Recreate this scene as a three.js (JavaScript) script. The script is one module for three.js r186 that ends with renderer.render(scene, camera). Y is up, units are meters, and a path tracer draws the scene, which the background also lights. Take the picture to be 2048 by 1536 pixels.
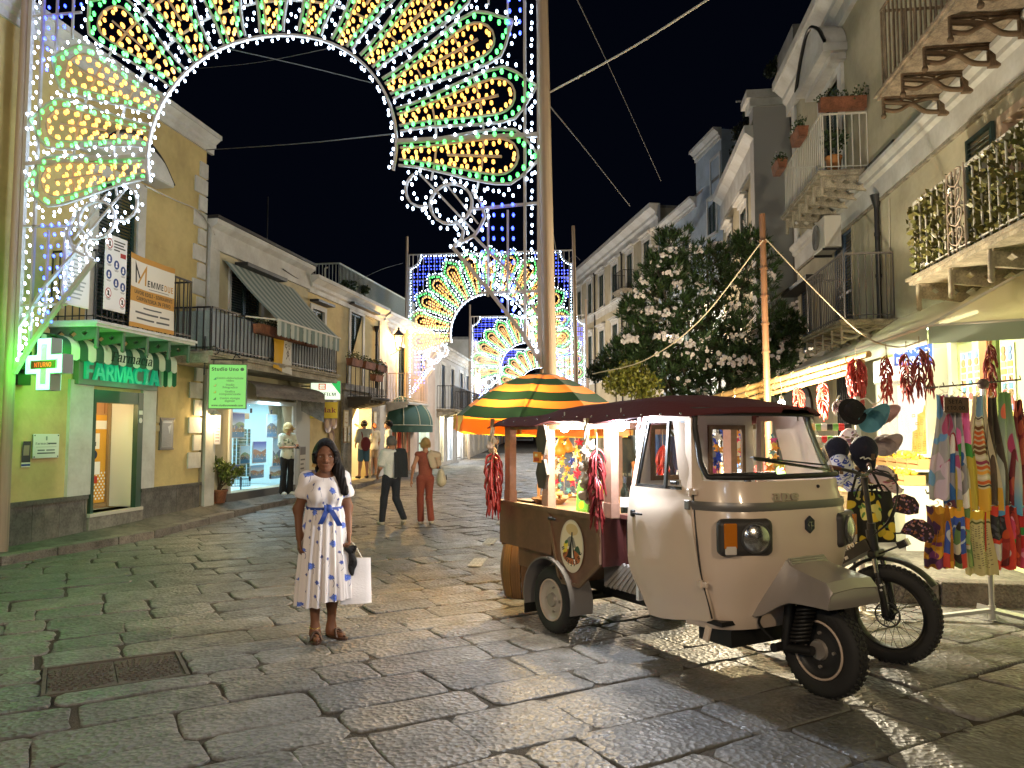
import*as THREE from 'three';
import{mergeGeometries,mergeVertices,toCreasedNormals}from 'three/addons/utils/BufferGeometryUtils.js';
import{RoundedBoxGeometry}from 'three/addons/geometries/RoundedBoxGeometry.js';
import{FontLoader}from 'three/addons/loaders/FontLoader.js';
import{TextGeometry}from 'three/addons/geometries/TextGeometry.js';
import{RectAreaLightUniformsLib}from 'three/addons/lights/RectAreaLightUniformsLib.js';

RectAreaLightUniformsLib.init();
const V2=THREE.Vector2,V3=THREE.Vector3,PI=Math.PI;
const scene=new THREE.Scene();

// ------------------------------------------------------------------ camera, sky, moon, exposure
const FOV=53.04,EYE=1.65,PITCH=3.72*PI / 180,FOC=1539;
const camera=new THREE.PerspectiveCamera(FOV,4 / 3,0.1,600);
camera.position.set(0,EYE,0);
camera.rotation.set(PITCH,0,0);
const renderer=new THREE.WebGLRenderer({antialias:true});
renderer.toneMapping=THREE.LinearToneMapping;
renderer.toneMappingExposure=1.0;
renderer.shadowMap.enabled=true;
{
const W=64,H=32,d=new Float32Array(W*H*4);
for(let y=0;y<H;y++)for(let x=0;x<W;x++){
const up=(y +0.5)/ H*2 - 1,k=up>0?1 - up:1,i=(y*W +x)*4;
d[i]=0.0006 +0.0004*k;d[i +1]=0.0009 +0.0007*k;d[i +2]=0.0028 +0.0012*k;d[i +3]=1;
}
const t=new THREE.DataTexture(d,W,H,THREE.RGBAFormat,THREE.FloatType);
t.mapping=THREE.EquirectangularReflectionMapping;t.magFilter=THREE.LinearFilter;t.needsUpdate=true;
scene.background=t;scene.environment=t;
}
const moon=new THREE.DirectionalLight(0xcfd8ff,0.02);
moon.name='moonlight';moon.position.set(-8,60,25);moon.castShadow=true;moon.shadow.radius=4;
Object.assign(moon.shadow.camera,{left:-60,right:60,top:60,bottom:-60,far:200});
scene.add(moon);

// ------------------------------------------------------------------ helpers
let seed=7;
const rnd=()=>{seed=(seed +0x6d2b79f5)|0;let t=Math.imul(seed ^(seed>>>15),1|seed);t=(t +Math.imul(t ^(t>>>7),61|t))^ t;return((t ^(t>>>14))>>>0)/ 4294967296;};
const rr=(a,b)=>a +(b - a)*rnd();
const pick=(a)=>a[Math.floor(rnd()*a.length)];
const clamp=THREE.MathUtils.clamp,lerp=THREE.MathUtils.lerp,R=(d)=>d*PI / 180;
const smooth=(a,b,x)=>{const t=clamp((x - a)/(b - a),0,1);return t*t*(3 - 2*t);};
const ray=(px,py)=>{const X=(px - 1024)/ FOC,Y=-(py - 768)/ FOC;return[X,Y*Math.cos(PITCH)+Math.sin(PITCH),Math.cos(PITCH)- Y*Math.sin(PITCH)];};
const at=(px,py,D)=>{const r=ray(px,py),t=D / r[2];return new V3(r[0]*t,EYE +r[1]*t,-D);};// a point seen there, D metres ahead
const level=(px,py,h)=>{const r=ray(px,py),t=(h - EYE)/ r[1];return new V3(r[0]*t,h,-r[2]*t);};// the same at a known height
const ground=(D)=>Math.max(0,0.016*(D - 14));

const used={};
const numbered=(n)=>{const k=used[n]=(used[n]??-1)+1;return k?n +'_' +String(k).padStart(3,'0'):n;};
function tag(o,label,category,group,kind){
if(label)o.userData.label=label;
if(category)o.userData.category=category;
if(group)o.userData.group=group;
if(kind)o.userData.kind=kind;
return o;
}
function thing(name,label,category,pos=[0,0,0],turn=0,group){
const o=new THREE.Group();o.name=numbered(name);scene.add(o);
if(pos.isVector3)o.position.copy(pos);else o.position.set(...pos);
o.rotation.y=turn;
return tag(o,label,category,group);
}
function mesh(name,geo,mat,parent){
const m=new THREE.Mesh(geo,mat);m.name=parent&&parent !==scene?name:numbered(name);
m.castShadow=m.receiveShadow=true;(parent??scene).add(m);return m;
}
function copyOf(src,pos,turn,label,group){
const c=src.clone();c.name=numbered(src.name.replace(/_\d{3}$/,''));scene.add(c);
c.userData={...src.userData};
if(pos){if(pos.isVector3)c.position.copy(pos);else c.position.set(...pos);}
if(turn !==undefined&&turn !==null)c.rotation.y=turn;
if(label)c.userData.label=label;
if(group)c.userData.group=group;
return c;
}
const std=(g)=>{let q=g.index?g.toNonIndexed():g;for(const k of Object.keys(q.attributes))if(!['position','normal','uv'].includes(k))q.deleteAttribute(k);if(!q.attributes.normal)q.computeVertexNormals();if(!q.attributes.uv)q.setAttribute('uv',new THREE.BufferAttribute(new Float32Array(q.attributes.position.count*2),2));q.morphAttributes={};q.clearGroups();return q;};
const merge=(list)=>{const m=mergeGeometries(list.map(std));if(!m)throw new Error('merge');return m;};
function boxUV(g,k=1,off=0){// uv in metres by the way each face points
const p=g.attributes.position,n=g.attributes.normal,uv=new Float32Array(p.count*2);
for(let i=0;i<p.count;i++){
const ax=Math.abs(n.getX(i)),ay=Math.abs(n.getY(i)),az=Math.abs(n.getZ(i)),x=p.getX(i),y=p.getY(i),z=p.getZ(i);
const[a,b]=ay>ax&&ay>az?[x,z]:ax>az?[z,y]:[x,y];
uv[2*i]=a*k +off;uv[2*i +1]=b*k +off*0.7;
}
g.setAttribute('uv',new THREE.BufferAttribute(uv,2));return g;
}
const M4=(x=0,y=0,z=0,rx=0,ry=0,rz=0,sx=1,sy=sx,sz=sx)=>new THREE.Matrix4().compose(new V3(x,y,z),new THREE.Quaternion().setFromEuler(new THREE.Euler(rx,ry,rz)),new V3(sx,sy,sz));
const UPV=new V3(0,1,0);
function bar(a,b,r,seg=6,r2=r){// a round bar between two points
a=new V3(...a);b=new V3(...b);
const d=b.clone().sub(a),L=d.length(),g=new THREE.CylinderGeometry(r2,r,L,seg,1,false);
g.applyMatrix4(new THREE.Matrix4().compose(a.clone().add(b).multiplyScalar(0.5),new THREE.Quaternion().setFromUnitVectors(UPV,d.normalize()),new V3(1,1,1)));
return g;
}
function beam(a,b,w,h,roll=0){// a square bar between two points
a=new V3(...a);b=new V3(...b);
const d=b.clone().sub(a),L=d.length(),g=new THREE.BoxGeometry(w,L,h);
if(roll)g.rotateY(roll);
g.applyMatrix4(new THREE.Matrix4().compose(a.clone().add(b).multiplyScalar(0.5),new THREE.Quaternion().setFromUnitVectors(UPV,d.normalize()),new V3(1,1,1)));
return g;
}
const tube=(pts,r,seg=24,rad=6,closed=false)=>new THREE.TubeGeometry(new THREE.CatmullRomCurve3(pts.map((p)=>p.isVector3?p:new V3(...p)),closed,'catmullrom',0.5),seg,r,rad,closed);
function polyTube(pts,r,rad=5,closed=false){// straight runs
const c=new THREE.CurvePath();const q=pts.map((p)=>p.isVector3?p:new V3(...p));
for(let i=0;i +1<q.length;i++)c.add(new THREE.LineCurve3(q[i],q[i +1]));
if(closed)c.add(new THREE.LineCurve3(q[q.length - 1],q[0]));
const out=[];for(const k of c.curves)out.push(bar(k.v1.toArray(),k.v2.toArray(),r,rad));return merge(out);
}
const box=(w,h,d,x=0,y=0,z=0,rx=0,ry=0,rz=0)=>new THREE.BoxGeometry(w,h,d).applyMatrix4(M4(x,y,z,rx,ry,rz));
const rbox=(w,h,d,r,x=0,y=0,z=0,rx=0,ry=0,rz=0,seg=2)=>new RoundedBoxGeometry(w,h,d,seg,Math.min(r,w / 2.01,h / 2.01,d / 2.01)).applyMatrix4(M4(x,y,z,rx,ry,rz));
const span=(x0,x1,y0,y1,z0,z1)=>box(Math.abs(x1 - x0),Math.abs(y1 - y0),Math.abs(z1 - z0),(x0 +x1)/ 2,(y0 +y1)/ 2,(z0 +z1)/ 2);
const cyl=(r1,r2,h,x=0,y=0,z=0,seg=16,rx=0,ry=0,rz=0,open=false)=>new THREE.CylinderGeometry(r1,r2,h,seg,1,open).applyMatrix4(M4(x,y,z,rx,ry,rz));
const ball=(r,x=0,y=0,z=0,sx=1,sy=1,sz=1,seg=12)=>new THREE.SphereGeometry(r,seg,Math.max(6,seg*0.7|0)).applyMatrix4(M4(x,y,z,0,0,0,sx,sy,sz));
const lathe=(pts,seg=20)=>new THREE.LatheGeometry(pts.map((p)=>new V2(...p)),seg);
const shape=(pts,holes=[])=>{const s=new THREE.Shape(pts.map((p)=>new V2(...p)));for(const h of holes)s.holes.push(h.isPath?h:new THREE.Path(h.map((p)=>new V2(...p))));return s;};
const extr=(s,depth,bevel=0,curveSegments=10)=>new THREE.ExtrudeGeometry(s,{depth,bevelEnabled:bevel>0,bevelSize:bevel,bevelThickness:bevel,bevelSegments:1,steps:1,curveSegments});
const rectPts=(x0,x1,y0,y1)=>[[x0,y0],[x1,y0],[x1,y1],[x0,y1]];
function gridGeo(nu,nv,f,closedU=false){// surface from f(u, v) -> [x, y, z]
const pos=[],uv=[],idx=[];
for(let j=0;j<=nv;j++)for(let i=0;i<=nu;i++){pos.push(...f(i / nu,j / nv));uv.push(i / nu,j / nv);}
for(let j=0;j<nv;j++)for(let i=0;i<nu;i++){const a=j*(nu +1)+i,b=a +1,c=a +nu +1,d=c +1;idx.push(a,b,d,a,d,c);}
const g=new THREE.BufferGeometry();g.setAttribute('position',new THREE.Float32BufferAttribute(pos,3));g.setAttribute('uv',new THREE.Float32BufferAttribute(uv,2));g.setIndex(idx);
g.computeVertexNormals();
if(closedU){const n=g.attributes.normal;for(let j=0;j<=nv;j++){const a=j*(nu +1),b=a +nu;const x=n.getX(a)+n.getX(b),y=n.getY(a)+n.getY(b),z=n.getZ(a)+n.getZ(b),l=Math.hypot(x,y,z)||1;n.setXYZ(a,x / l,y / l,z / l);n.setXYZ(b,x / l,y / l,z / l);}}
return g;
}
function thick(nu,nv,f,t){// the same as a sheet of thickness t
const a=gridGeo(nu,nv,f),b=a.clone(),n=a.attributes.normal,p=b.attributes.position;
for(let i=0;i<p.count;i++)p.setXYZ(i,p.getX(i)- n.getX(i)*t,p.getY(i)- n.getY(i)*t,p.getZ(i)- n.getZ(i)*t);
const ix=Array.from(b.index.array);for(let i=0;i<ix.length;i +=3){const q=ix[i];ix[i]=ix[i +1];ix[i +1]=q;}b.setIndex(ix);
for(let i=0;i<b.attributes.normal.count;i++)b.attributes.normal.setXYZ(i,-n.getX(i),-n.getY(i),-n.getZ(i));
const W=nu +1,ring=[];for(let i=0;i<=nu;i++)ring.push(i);for(let j=1;j<=nv;j++)ring.push(j*W +nu);for(let i=nu - 1;i>=0;i--)ring.push(nv*W +i);for(let j=nv - 1;j>=0;j--)ring.push(j*W);
const pa=a.attributes.position,e=[];for(let k=0;k +1<ring.length;k++){const i=ring[k],j=ring[k +1];const A=[pa.getX(i),pa.getY(i),pa.getZ(i)],B=[pa.getX(j),pa.getY(j),pa.getZ(j)],C=[p.getX(j),p.getY(j),p.getZ(j)],Dd=[p.getX(i),p.getY(i),p.getZ(i)];e.push(...A,...C,...B,...A,...Dd,...C);}
const g=new THREE.BufferGeometry();g.setAttribute('position',new THREE.Float32BufferAttribute(e,3));g.computeVertexNormals();
return merge([a,b,g]);
}

// ------------------------------------------------------------------ textures
function noiseTile(n,cells,seed0){// smooth periodic noise, n x n, with a lattice of `cells`
const L=new Float32Array(cells*cells);let s=seed0*9301 +49297;
for(let i=0;i<L.length;i++){s=(Math.imul(s,1664525)+1013904223)>>>0;L[i]=(s>>>8)/ 16777216;}
const out=new Float32Array(n*n);
for(let y=0;y<n;y++){const v=y / n*cells,y0=v|0,fy=v - y0,ty=fy*fy*(3 - 2*fy),y1=(y0 +1)% cells;
for(let x=0;x<n;x++){const u=x / n*cells,x0=u|0,fx=u - x0,tx=fx*fx*(3 - 2*fx),x1=(x0 +1)% cells;
out[y*n +x]=lerp(lerp(L[y0*cells +x0],L[y0*cells +x1],tx),lerp(L[y1*cells +x0],L[y1*cells +x1],tx),ty);}}
return out;
}
function fbm(n,cells,oct,seed0,gain=0.5){const o=new Float32Array(n*n);let a=1,s=0;for(let k=0;k<oct&&cells<<k<=n;k++){const q=noiseTile(n,cells<<k,seed0 +k*13);for(let i=0;i<o.length;i++)o[i]+=a*q[i];s +=a;a*=gain;}for(let i=0;i<o.length;i++)o[i]/=s;return o;}
function worley(n,cells,seed0){// distance to the nearest point, periodic
const P=[];let s=seed0*7919 +17;const q=()=>{s=(Math.imul(s,1664525)+1013904223)>>>0;return(s>>>8)/ 16777216;};
for(let i=0;i<cells*cells;i++)P.push([q(),q()]);
const out=new Float32Array(n*n);
for(let y=0;y<n;y++)for(let x=0;x<n;x++){const u=x / n*cells,v=y / n*cells,cx=u|0,cy=v|0;let m=9;
for(let j=-1;j<=1;j++)for(let i=-1;i<=1;i++){const gx=(cx +i +cells)% cells,gy=(cy +j +cells)% cells,p=P[gy*cells +gx],dx=cx +i +p[0]- u,dy=cy +j +p[1]- v,d=dx*dx +dy*dy;if(d<m)m=d;}
out[y*n +x]=Math.sqrt(m);}
return out;
}
const s255=(v)=>255*clamp(v<=0.0031308?v*12.92:1.055*Math.pow(v,1 / 2.4)- 0.055,0,1);
function dataTex(n,f,srgb,rep=1){// f(i) -> [r, g, b] linear or value
const d=new Uint8Array(n*n*4);
for(let i=0;i<n*n;i++){const v=f(i);if(Array.isArray(v)){d[4*i]=srgb?s255(v[0]):255*clamp(v[0],0,1);d[4*i +1]=srgb?s255(v[1]):255*clamp(v[1],0,1);d[4*i +2]=srgb?s255(v[2]):255*clamp(v[2],0,1);}else d[4*i]=d[4*i +1]=d[4*i +2]=srgb?s255(v):255*clamp(v,0,1);d[4*i +3]=255;}
const t=new THREE.DataTexture(d,n,n,THREE.RGBAFormat);if(srgb)t.colorSpace=THREE.SRGBColorSpace;
t.wrapS=t.wrapT=THREE.RepeatWrapping;t.magFilter=THREE.LinearFilter;t.repeat.set(rep,rep);t.needsUpdate=true;return t;
}
function canvasTex(w,h,draw){const c=document.createElement('canvas');c.width=w;c.height=h;draw(c.getContext('2d'),w,h);const t=new THREE.CanvasTexture(c);t.colorSpace=THREE.SRGBColorSpace;t.needsUpdate=true;return t;}
const lin=(hex)=>new THREE.Color(hex);
function mat(color,roughness=0.7,o={}){const m=new THREE.MeshStandardMaterial({roughness,side:THREE.DoubleSide,...o});if(Array.isArray(color))m.color.setRGB(...color);else m.color.set(color);return m;}
function phys(color,roughness,o){const m=new THREE.MeshPhysicalMaterial({roughness,side:THREE.DoubleSide,...o});if(Array.isArray(color))m.color.setRGB(...color);else m.color.set(color);return m;}
function glow(color,k,base=[0.8,0.8,0.8]){const m=mat(base,0.5);if(Array.isArray(color))m.emissive.setRGB(...color);else m.emissive.set(color);m.emissiveIntensity=k;return m;}
const rep=(t,k)=>{const q=t.clone();q.repeat.set(k,k);q.needsUpdate=true;return q;};

const N1=fbm(512,4,6,3),N2=fbm(512,8,6,11),N3=fbm(512,32,4,29),NV=fbm(512,64,3,41,0.7);
const T={};
T.plaster=dataTex(512,(i)=>{const x=i % 512,y=i / 512|0,st=N2[(((y>>3)*512 +x)% 262144)];return[0,1,2].map((c)=>0.84 +(0.42 +0.06*c)*(N1[i]- 0.5)+0.14*(N3[i]- 0.5)+0.16*(st - 0.5));},true);
T.plasterBump=dataTex(512,(i)=>0.5*N2[i]+0.5*N3[i],false);
T.dirt=dataTex(512,(i)=>{const v=0.6 +0.8*(N1[i]- 0.5)+0.5*(N3[i]- 0.5);return[v,v*0.97,v*0.92];},true);
T.fine=dataTex(512,(i)=>0.5*NV[i]+0.5*N3[i],false);
T.grain=dataTex(512,(i)=>{const x=i % 512,y=i / 512|0;const v=0.8 +0.5*(N2[((y>>4)*512 +x)% 262144]- 0.5)+0.25*(N3[i]- 0.5);return[v,v*0.97,v*0.93];},true);
{
const n=1024,A=worley(n,26,5),B2=worley(n,44,9),C=fbm(n,8,6,77),Dn=fbm(n,64,3,21);
T.stoneBump=dataTex(n,(i)=>0.55*smooth(0.1,0.75,A[i])+0.25*smooth(0.1,0.8,B2[i])+0.35*C[i]+0.16*Dn[i]- 0.1,false);
T.stone=dataTex(n,(i)=>{const v=0.85 +0.9*(C[i]- 0.5)+0.7*(Dn[i]- 0.5);return[v*1.0,v*0.985,v*0.95];},true);
T.stoneRough=dataTex(n,(i)=>0.3 +0.4*C[i]+0.3*(Dn[i]- 0.5),false);
}
function plaster(c,bump=0.004,k=0.4){return mat(c,0.92,{map:rep(T.plaster,k),bumpMap:rep(T.plasterBump,0.9),bumpScale:bump});}
const MT={
white:mat([0.62,0.62,0.6],0.75,{map:rep(T.plaster,0.7),bumpMap:rep(T.fine,1.5),bumpScale:0.002}),
greenShutter:mat([0.012,0.04,0.036],0.5),blueShutter:mat([0.05,0.085,0.14],0.5),black:mat([0.012,0.012,0.013],0.5),iron:mat([0.02,0.02,0.022],0.45,{metalness:0.4}),
whiteIron:mat([0.6,0.58,0.52],0.5),wood:mat([0.36,0.2,0.1],0.6,{map:rep(T.grain,1.2),bumpMap:rep(T.fine,3),bumpScale:0.001}),darkIn:mat([0.03,0.028,0.025],0.9),steel:mat([0.55,0.55,0.55],0.3,{metalness:0.9}),
cable:mat([0.05,0.05,0.05],0.7),cableLight:mat([0.4,0.38,0.33],0.7),stucco:mat([0.46,0.43,0.36],0.9,{map:rep(T.dirt,1.4),bumpMap:rep(T.fine,2),bumpScale:0.004}),terracotta:mat([0.33,0.13,0.07],0.85,{map:rep(T.dirt,2)}),rubber:mat([0.018,0.018,0.018],0.75,{bumpMap:rep(T.fine,8),bumpScale:0.001}),
chrome:mat([0.7,0.7,0.68],0.18,{metalness:1}),leaf:mat([0.05,0.1,0.03],0.55),soil:mat([0.05,0.035,0.02],1),concrete:mat([0.3,0.29,0.27],0.9,{map:rep(T.dirt,1),bumpMap:rep(T.fine,2),bumpScale:0.003}),
glass:phys([1,1,1],0.02,{transmission:1,thickness:0,ior:1.45}),paper:mat([0.75,0.74,0.7],0.9),
};
const fontBold=await new FontLoader().loadAsync('fonts/droid/droid_sans_bold.typeface.json');
const fontSerif=await new FontLoader().loadAsync('fonts/droid/droid_serif_bold.typeface.json');
const text3=(s,size,depth,font=fontBold)=>{const g=new TextGeometry(s,{font,size,depth,curveSegments:4,bevelEnabled:false});g.computeBoundingBox();return g;};
function lamp(parent,color,intensity,x,y,z,radius=0.06){const l=new THREE.PointLight(color,intensity);l.name='lamp';l.position.set(x,y,z);l.castShadow=true;l.shadow.radius=radius / 0.02;parent.add(l);return l;}
function panelLight(parent,color,intensity,w,h,pos,dir){
const l=new THREE.RectAreaLight(color,intensity,w,h);l.name='panel_light';l.position.set(...pos);parent.add(l);parent.updateWorldMatrix(true,false);
l.lookAt(parent.localToWorld(new V3(pos[0]+dir[0],pos[1]+dir[1],pos[2]+dir[2])));return l;
}
// ------------------------------------------------------------------ the street
const KERB_L=[[-9.2,2],[-7.2,7],[-6.33,10],[-5.69,12.3],[-5.4,16.1],[-4.45,20.5],[-3.6,28.6],[-2.7,42],[-1.6,63],[-0.6,110]];
const WALL_L=[[-8.2,2],[-7.36,7],[-6.84,10.28],[-6.05,15.1],[-3.13,31.3],[-2.2,40],[-0.9,63],[0.3,110]];
const KERB_R=[[2.75,7.98],[3.6,14],[4.2,20],[4.6,28],[4.0,40],[2.9,52],[2.6,70],[2.6,110]];
const along=(P,D)=>{if(D<=P[0][1])return P[0][0];for(let i=0;i +1<P.length;i++)if(D<=P[i +1][1])return lerp(P[i][0],P[i +1][0],(D - P[i][1])/(P[i +1][1]- P[i][1]));return P[P.length - 1][0];};
const paveWall=(D)=>Math.max(0.12 +0.032*clamp(D - 10.28,-3,5),ground(D)+0.15);
const paveKerb=(D)=>ground(D)+0.115;
const terraceH=(D)=>Math.max(0.22,ground(D)+0.13);

const streetMat=mat([0.1,0.085,0.066],0.95,{map:rep(T.dirt,1.5),bumpMap:rep(T.fine,3),bumpScale:0.012});
const street=mesh('street',gridGeo(2,80,(u,v)=>{const D=-60 +v*260;return[-60 +120*u,ground(D)- 0.013,-D];}),streetMat);
boxUV(street.geometry);tag(street,'street of dark lava paving stones rising gently away between the houses',null,null,'structure');
{
const tones=[[0.17,0.168,0.165],[0.145,0.143,0.142],[0.195,0.19,0.182],[0.16,0.155,0.148],[0.125,0.125,0.126],[0.178,0.17,0.16]];
const smats=tones.map((c,i)=>mat(c,1,{map:rep(T.stone,0.9),bumpMap:rep(T.stoneBump,0.85),bumpScale:0.011,roughnessMap:rep(T.stoneRough,0.7)}));
const ca=Math.cos(R(30)),sa=Math.sin(R(30));
const W=(u,v)=>[u*ca - v*sa,u*sa +v*ca];// (u, v) on the paving -> (x, D)
const stones=[];
seed=101;
let v=-12;
const inner=(x,D)=>D>3.1&&D<46&&Math.abs(x)<D*0.74 +0.8&&x>along(KERB_L,D)- 0.4&&(D<8.1||x<along(KERB_R,D)+0.4);
const hu=-2.76*ca +5.48*sa,hv=2.76*sa +5.48*ca,c0=hv - 0.345,c1=hv +0.345;// where the manhole cover lies
while(v<62){
let w=rr(0.38,0.62);if(v<c0&&v +w>c0 - 0.2)w=c0 - v;else if(v>=c0 - 1e-6&&v<c1)w=Math.abs(v - c0)<1e-6?0.36:c1 - v;
const cover=v>=c0 - 1e-6&&v<c1 - 1e-6;
let u=-40 +rr(0,0.6);
const gap=rr(0.008,0.019);
while(u<52){
let l=rnd()<0.16?rr(0.28,0.42):rr(0.48,0.95);
if(cover&&u<hu - 0.445&&u +l>hu - 0.445 - 0.2)l=hu - 0.445 - u;
if(cover&&Math.abs(u -(hu - 0.445))<1e-6){u=hu +0.445;continue;}
const[x,D]=W(u +l / 2,v +w / 2);
if(inner(x,D))stones.push({u,v,l,w,gap,x,D});
u +=l;
}
v +=w;
}
stones.sort((a,b)=>a.D*a.D +0.3*a.x*a.x - b.D*b.D - 0.3*b.x*b.x);
const far=smats.map(()=>[]);
const build=(q,fine)=>{
const n=fine?4:2,P=[],g=q.gap / 2,cut=fine?rr(0.02,0.07):0.03;
const c=[[q.u +g,q.v +g],[q.u +q.l - g,q.v +g],[q.u +q.l - g,q.v +q.w - g],[q.u +g,q.v +q.w - g]].map(([a,b])=>[a +rr(-0.02,0.02),b +rr(-0.008,0.008)]);
for(let k=0;k<4;k++){const A=c[k],B=c[(k +1)% 4],L=Math.hypot(B[0]- A[0],B[1]- A[1]);for(let i=0;i<n;i++){const t=lerp(cut / L,1 - cut / L,i /(n - 1)),j=fine?rr(-0.012,0.012):0;P.push([lerp(A[0],B[0],t)+(k % 2?j:0),lerp(A[1],B[1],t)+(k % 2?0:j)]);}}
const m=P.length,cx=q.u +q.l / 2,cy=q.v +q.w / 2,pos=[],idx=[],uvs=[],ou=rr(0,9),ov=rr(0,9),tilt=[rr(-0.01,0.01),rr(-0.01,0.01)],lift=rr(-0.006,0.005);
const put=(a,b,h)=>{const[x,D]=W(a,b);pos.push(x,ground(D)+h +lift +tilt[0]*(a - cx)+tilt[1]*(b - cy),-D);uvs.push(a - cx +ou,b - cy +ov);};
put(cx,cy,fine?rr(0,0.006):0);
const rings=fine?[[0.5,0.003],[0.93,0],[0.985,-0.002],[1,-0.012],[1,-0.06]]:[[0.94,0],[1,-0.012],[1,-0.05]];
for(const[k,h]of rings)for(const[a,b]of P)put(cx +(a - cx)*k,cy +(b - cy)*k,h +(fine&&k<0.95?rr(-0.004,0.004):0));
for(let i=0;i<m;i++)idx.push(0,1 +i,1 +(i +1)% m);
for(let r=0;r +1<rings.length;r++)for(let i=0;i<m;i++){const a=1 +r*m +i,b=1 +r*m +(i +1)% m,d=a +m,e=b +m;idx.push(a,d,e,a,e,b);}
const geo=new THREE.BufferGeometry();geo.setAttribute('position',new THREE.Float32BufferAttribute(pos,3));geo.setAttribute('uv',new THREE.Float32BufferAttribute(uvs,2));geo.setIndex(idx);geo.computeVertexNormals();
return geo;
};
stones.forEach((q,i)=>{const k=Math.floor(rnd()*smats.length);if(i<300)mesh('paving_stone',build(q,true),smats[k],street);else far[k].push(build(q,q.D<16));});
far.forEach((list,k)=>{if(list.length)tag(mesh('paving_stones',merge(list),smats[k],street),null,null,null,'stuff');});
// painted dashes on the road
const paint=mat([0.55,0.54,0.5],0.7,{map:rep(T.dirt,3)});
for(const[px,py,L]of[[955,1126,0.62],[981,1084,0.6],[1004,1046,0.6],[1022,1015,0.6],[1038,992,0.6],[1048,972,0.6],[1057,955,0.6],[1064,944,0.6]]){
const p=level(px,py,0),D=-p.z,y=ground(D)+0.012;
mesh('road_marking',box(0.17,0.008,L,p.x*1,y,p.z,0,-0.1,0),paint,street);
}
}
{// cast-iron manhole cover, two discs of raised studs in one frame
const t=thing('manhole_cover','rectangular cast iron manhole cover with two rings of studs set in the paving','manhole cover',[-2.76,0,-5.48],R(30));
const iron=mat([0.22,0.19,0.165],0.7,{metalness:0.3,map:rep(T.dirt,3),bumpMap:rep(T.fine,6),bumpScale:0.002});
mesh('frame',merge([span(-0.44,0.44,-0.04,0.004,-0.34,-0.315),span(-0.44,0.44,-0.04,0.004,0.315,0.34),span(-0.44,-0.415,-0.04,0.004,-0.315,0.315),span(0.415,0.44,-0.04,0.004,-0.315,0.315)]),iron,t);
for(const s of[-1,1]){
mesh('plate',span(s>0?0.004:-0.41,s>0?0.41:-0.004,-0.03,-0.008,-0.31,0.31),iron,t);
const st=[];
for(let r=0.05;r<0.3;r +=0.036){const n=Math.round(r*2*PI / 0.05);for(let k=0;k<n;k++){const a=k / n*2*PI +r*9,x=s*0.207 +Math.cos(a)*r,z=Math.sin(a)*r;if(Math.abs(x - s*0.207)<0.19&&Math.abs(z)<0.295)st.push(box(0.026,0.014,0.016,x,-0.004,z,0,-a - PI / 2,0));}}
tag(mesh('studs',merge(st),iron,t),null,null,null,'stuff');
}
}
{// left pavement with its kerb stones
const pm=mat([0.2,0.19,0.17],0.8,{map:rep(T.dirt,0.8),bumpMap:rep(T.fine,1.2),bumpScale:0.006});
const g=gridGeo(6,90,(u,v)=>{const D=2 +108*v*v;return[lerp(along(KERB_L,D)- 0.16,along(WALL_L,D)- 0.05,u),lerp(paveKerb(D),paveWall(D),u),-D];});
const pv=tag(mesh('pavement',boxUV(g),pm),'left pavement sloping up along the pharmacy and photo shop',null,null,'structure');
const km=[[0.2,0.18,0.165],[0.17,0.155,0.145],[0.23,0.205,0.185]].map((c)=>mat(c,0.8,{map:rep(T.stone,1),bumpMap:rep(T.stoneBump,1.2),bumpScale:0.008}));
seed=33;let D=6;const far=[];
while(D<60){
const L=rr(0.7,1.25),e=D +L - 0.012,x0=along(KERB_L,D),x1=along(KERB_L,e),a=Math.atan2(x1 - x0,e - D),hh=0.17;
const k=rbox(0.2,hh,Math.hypot(x1 - x0,e - D),0.018,0,0,0);k.applyMatrix4(M4((x0 +x1)/ 2 - 0.1,(paveKerb(D)+paveKerb(e))/ 2 - hh / 2 +0.006,-(D +e)/ 2,0,-a,rr(-0.01,0.01)));
boxUV(k,1,D);if(D<36)mesh('kerb_stone',k,km[Math.floor(rnd()*3)],pv);else far.push(k);
D +=L;
}
tag(mesh('kerb_stones',merge(far),km[0],pv),null,null,null,'stuff');
}
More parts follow.
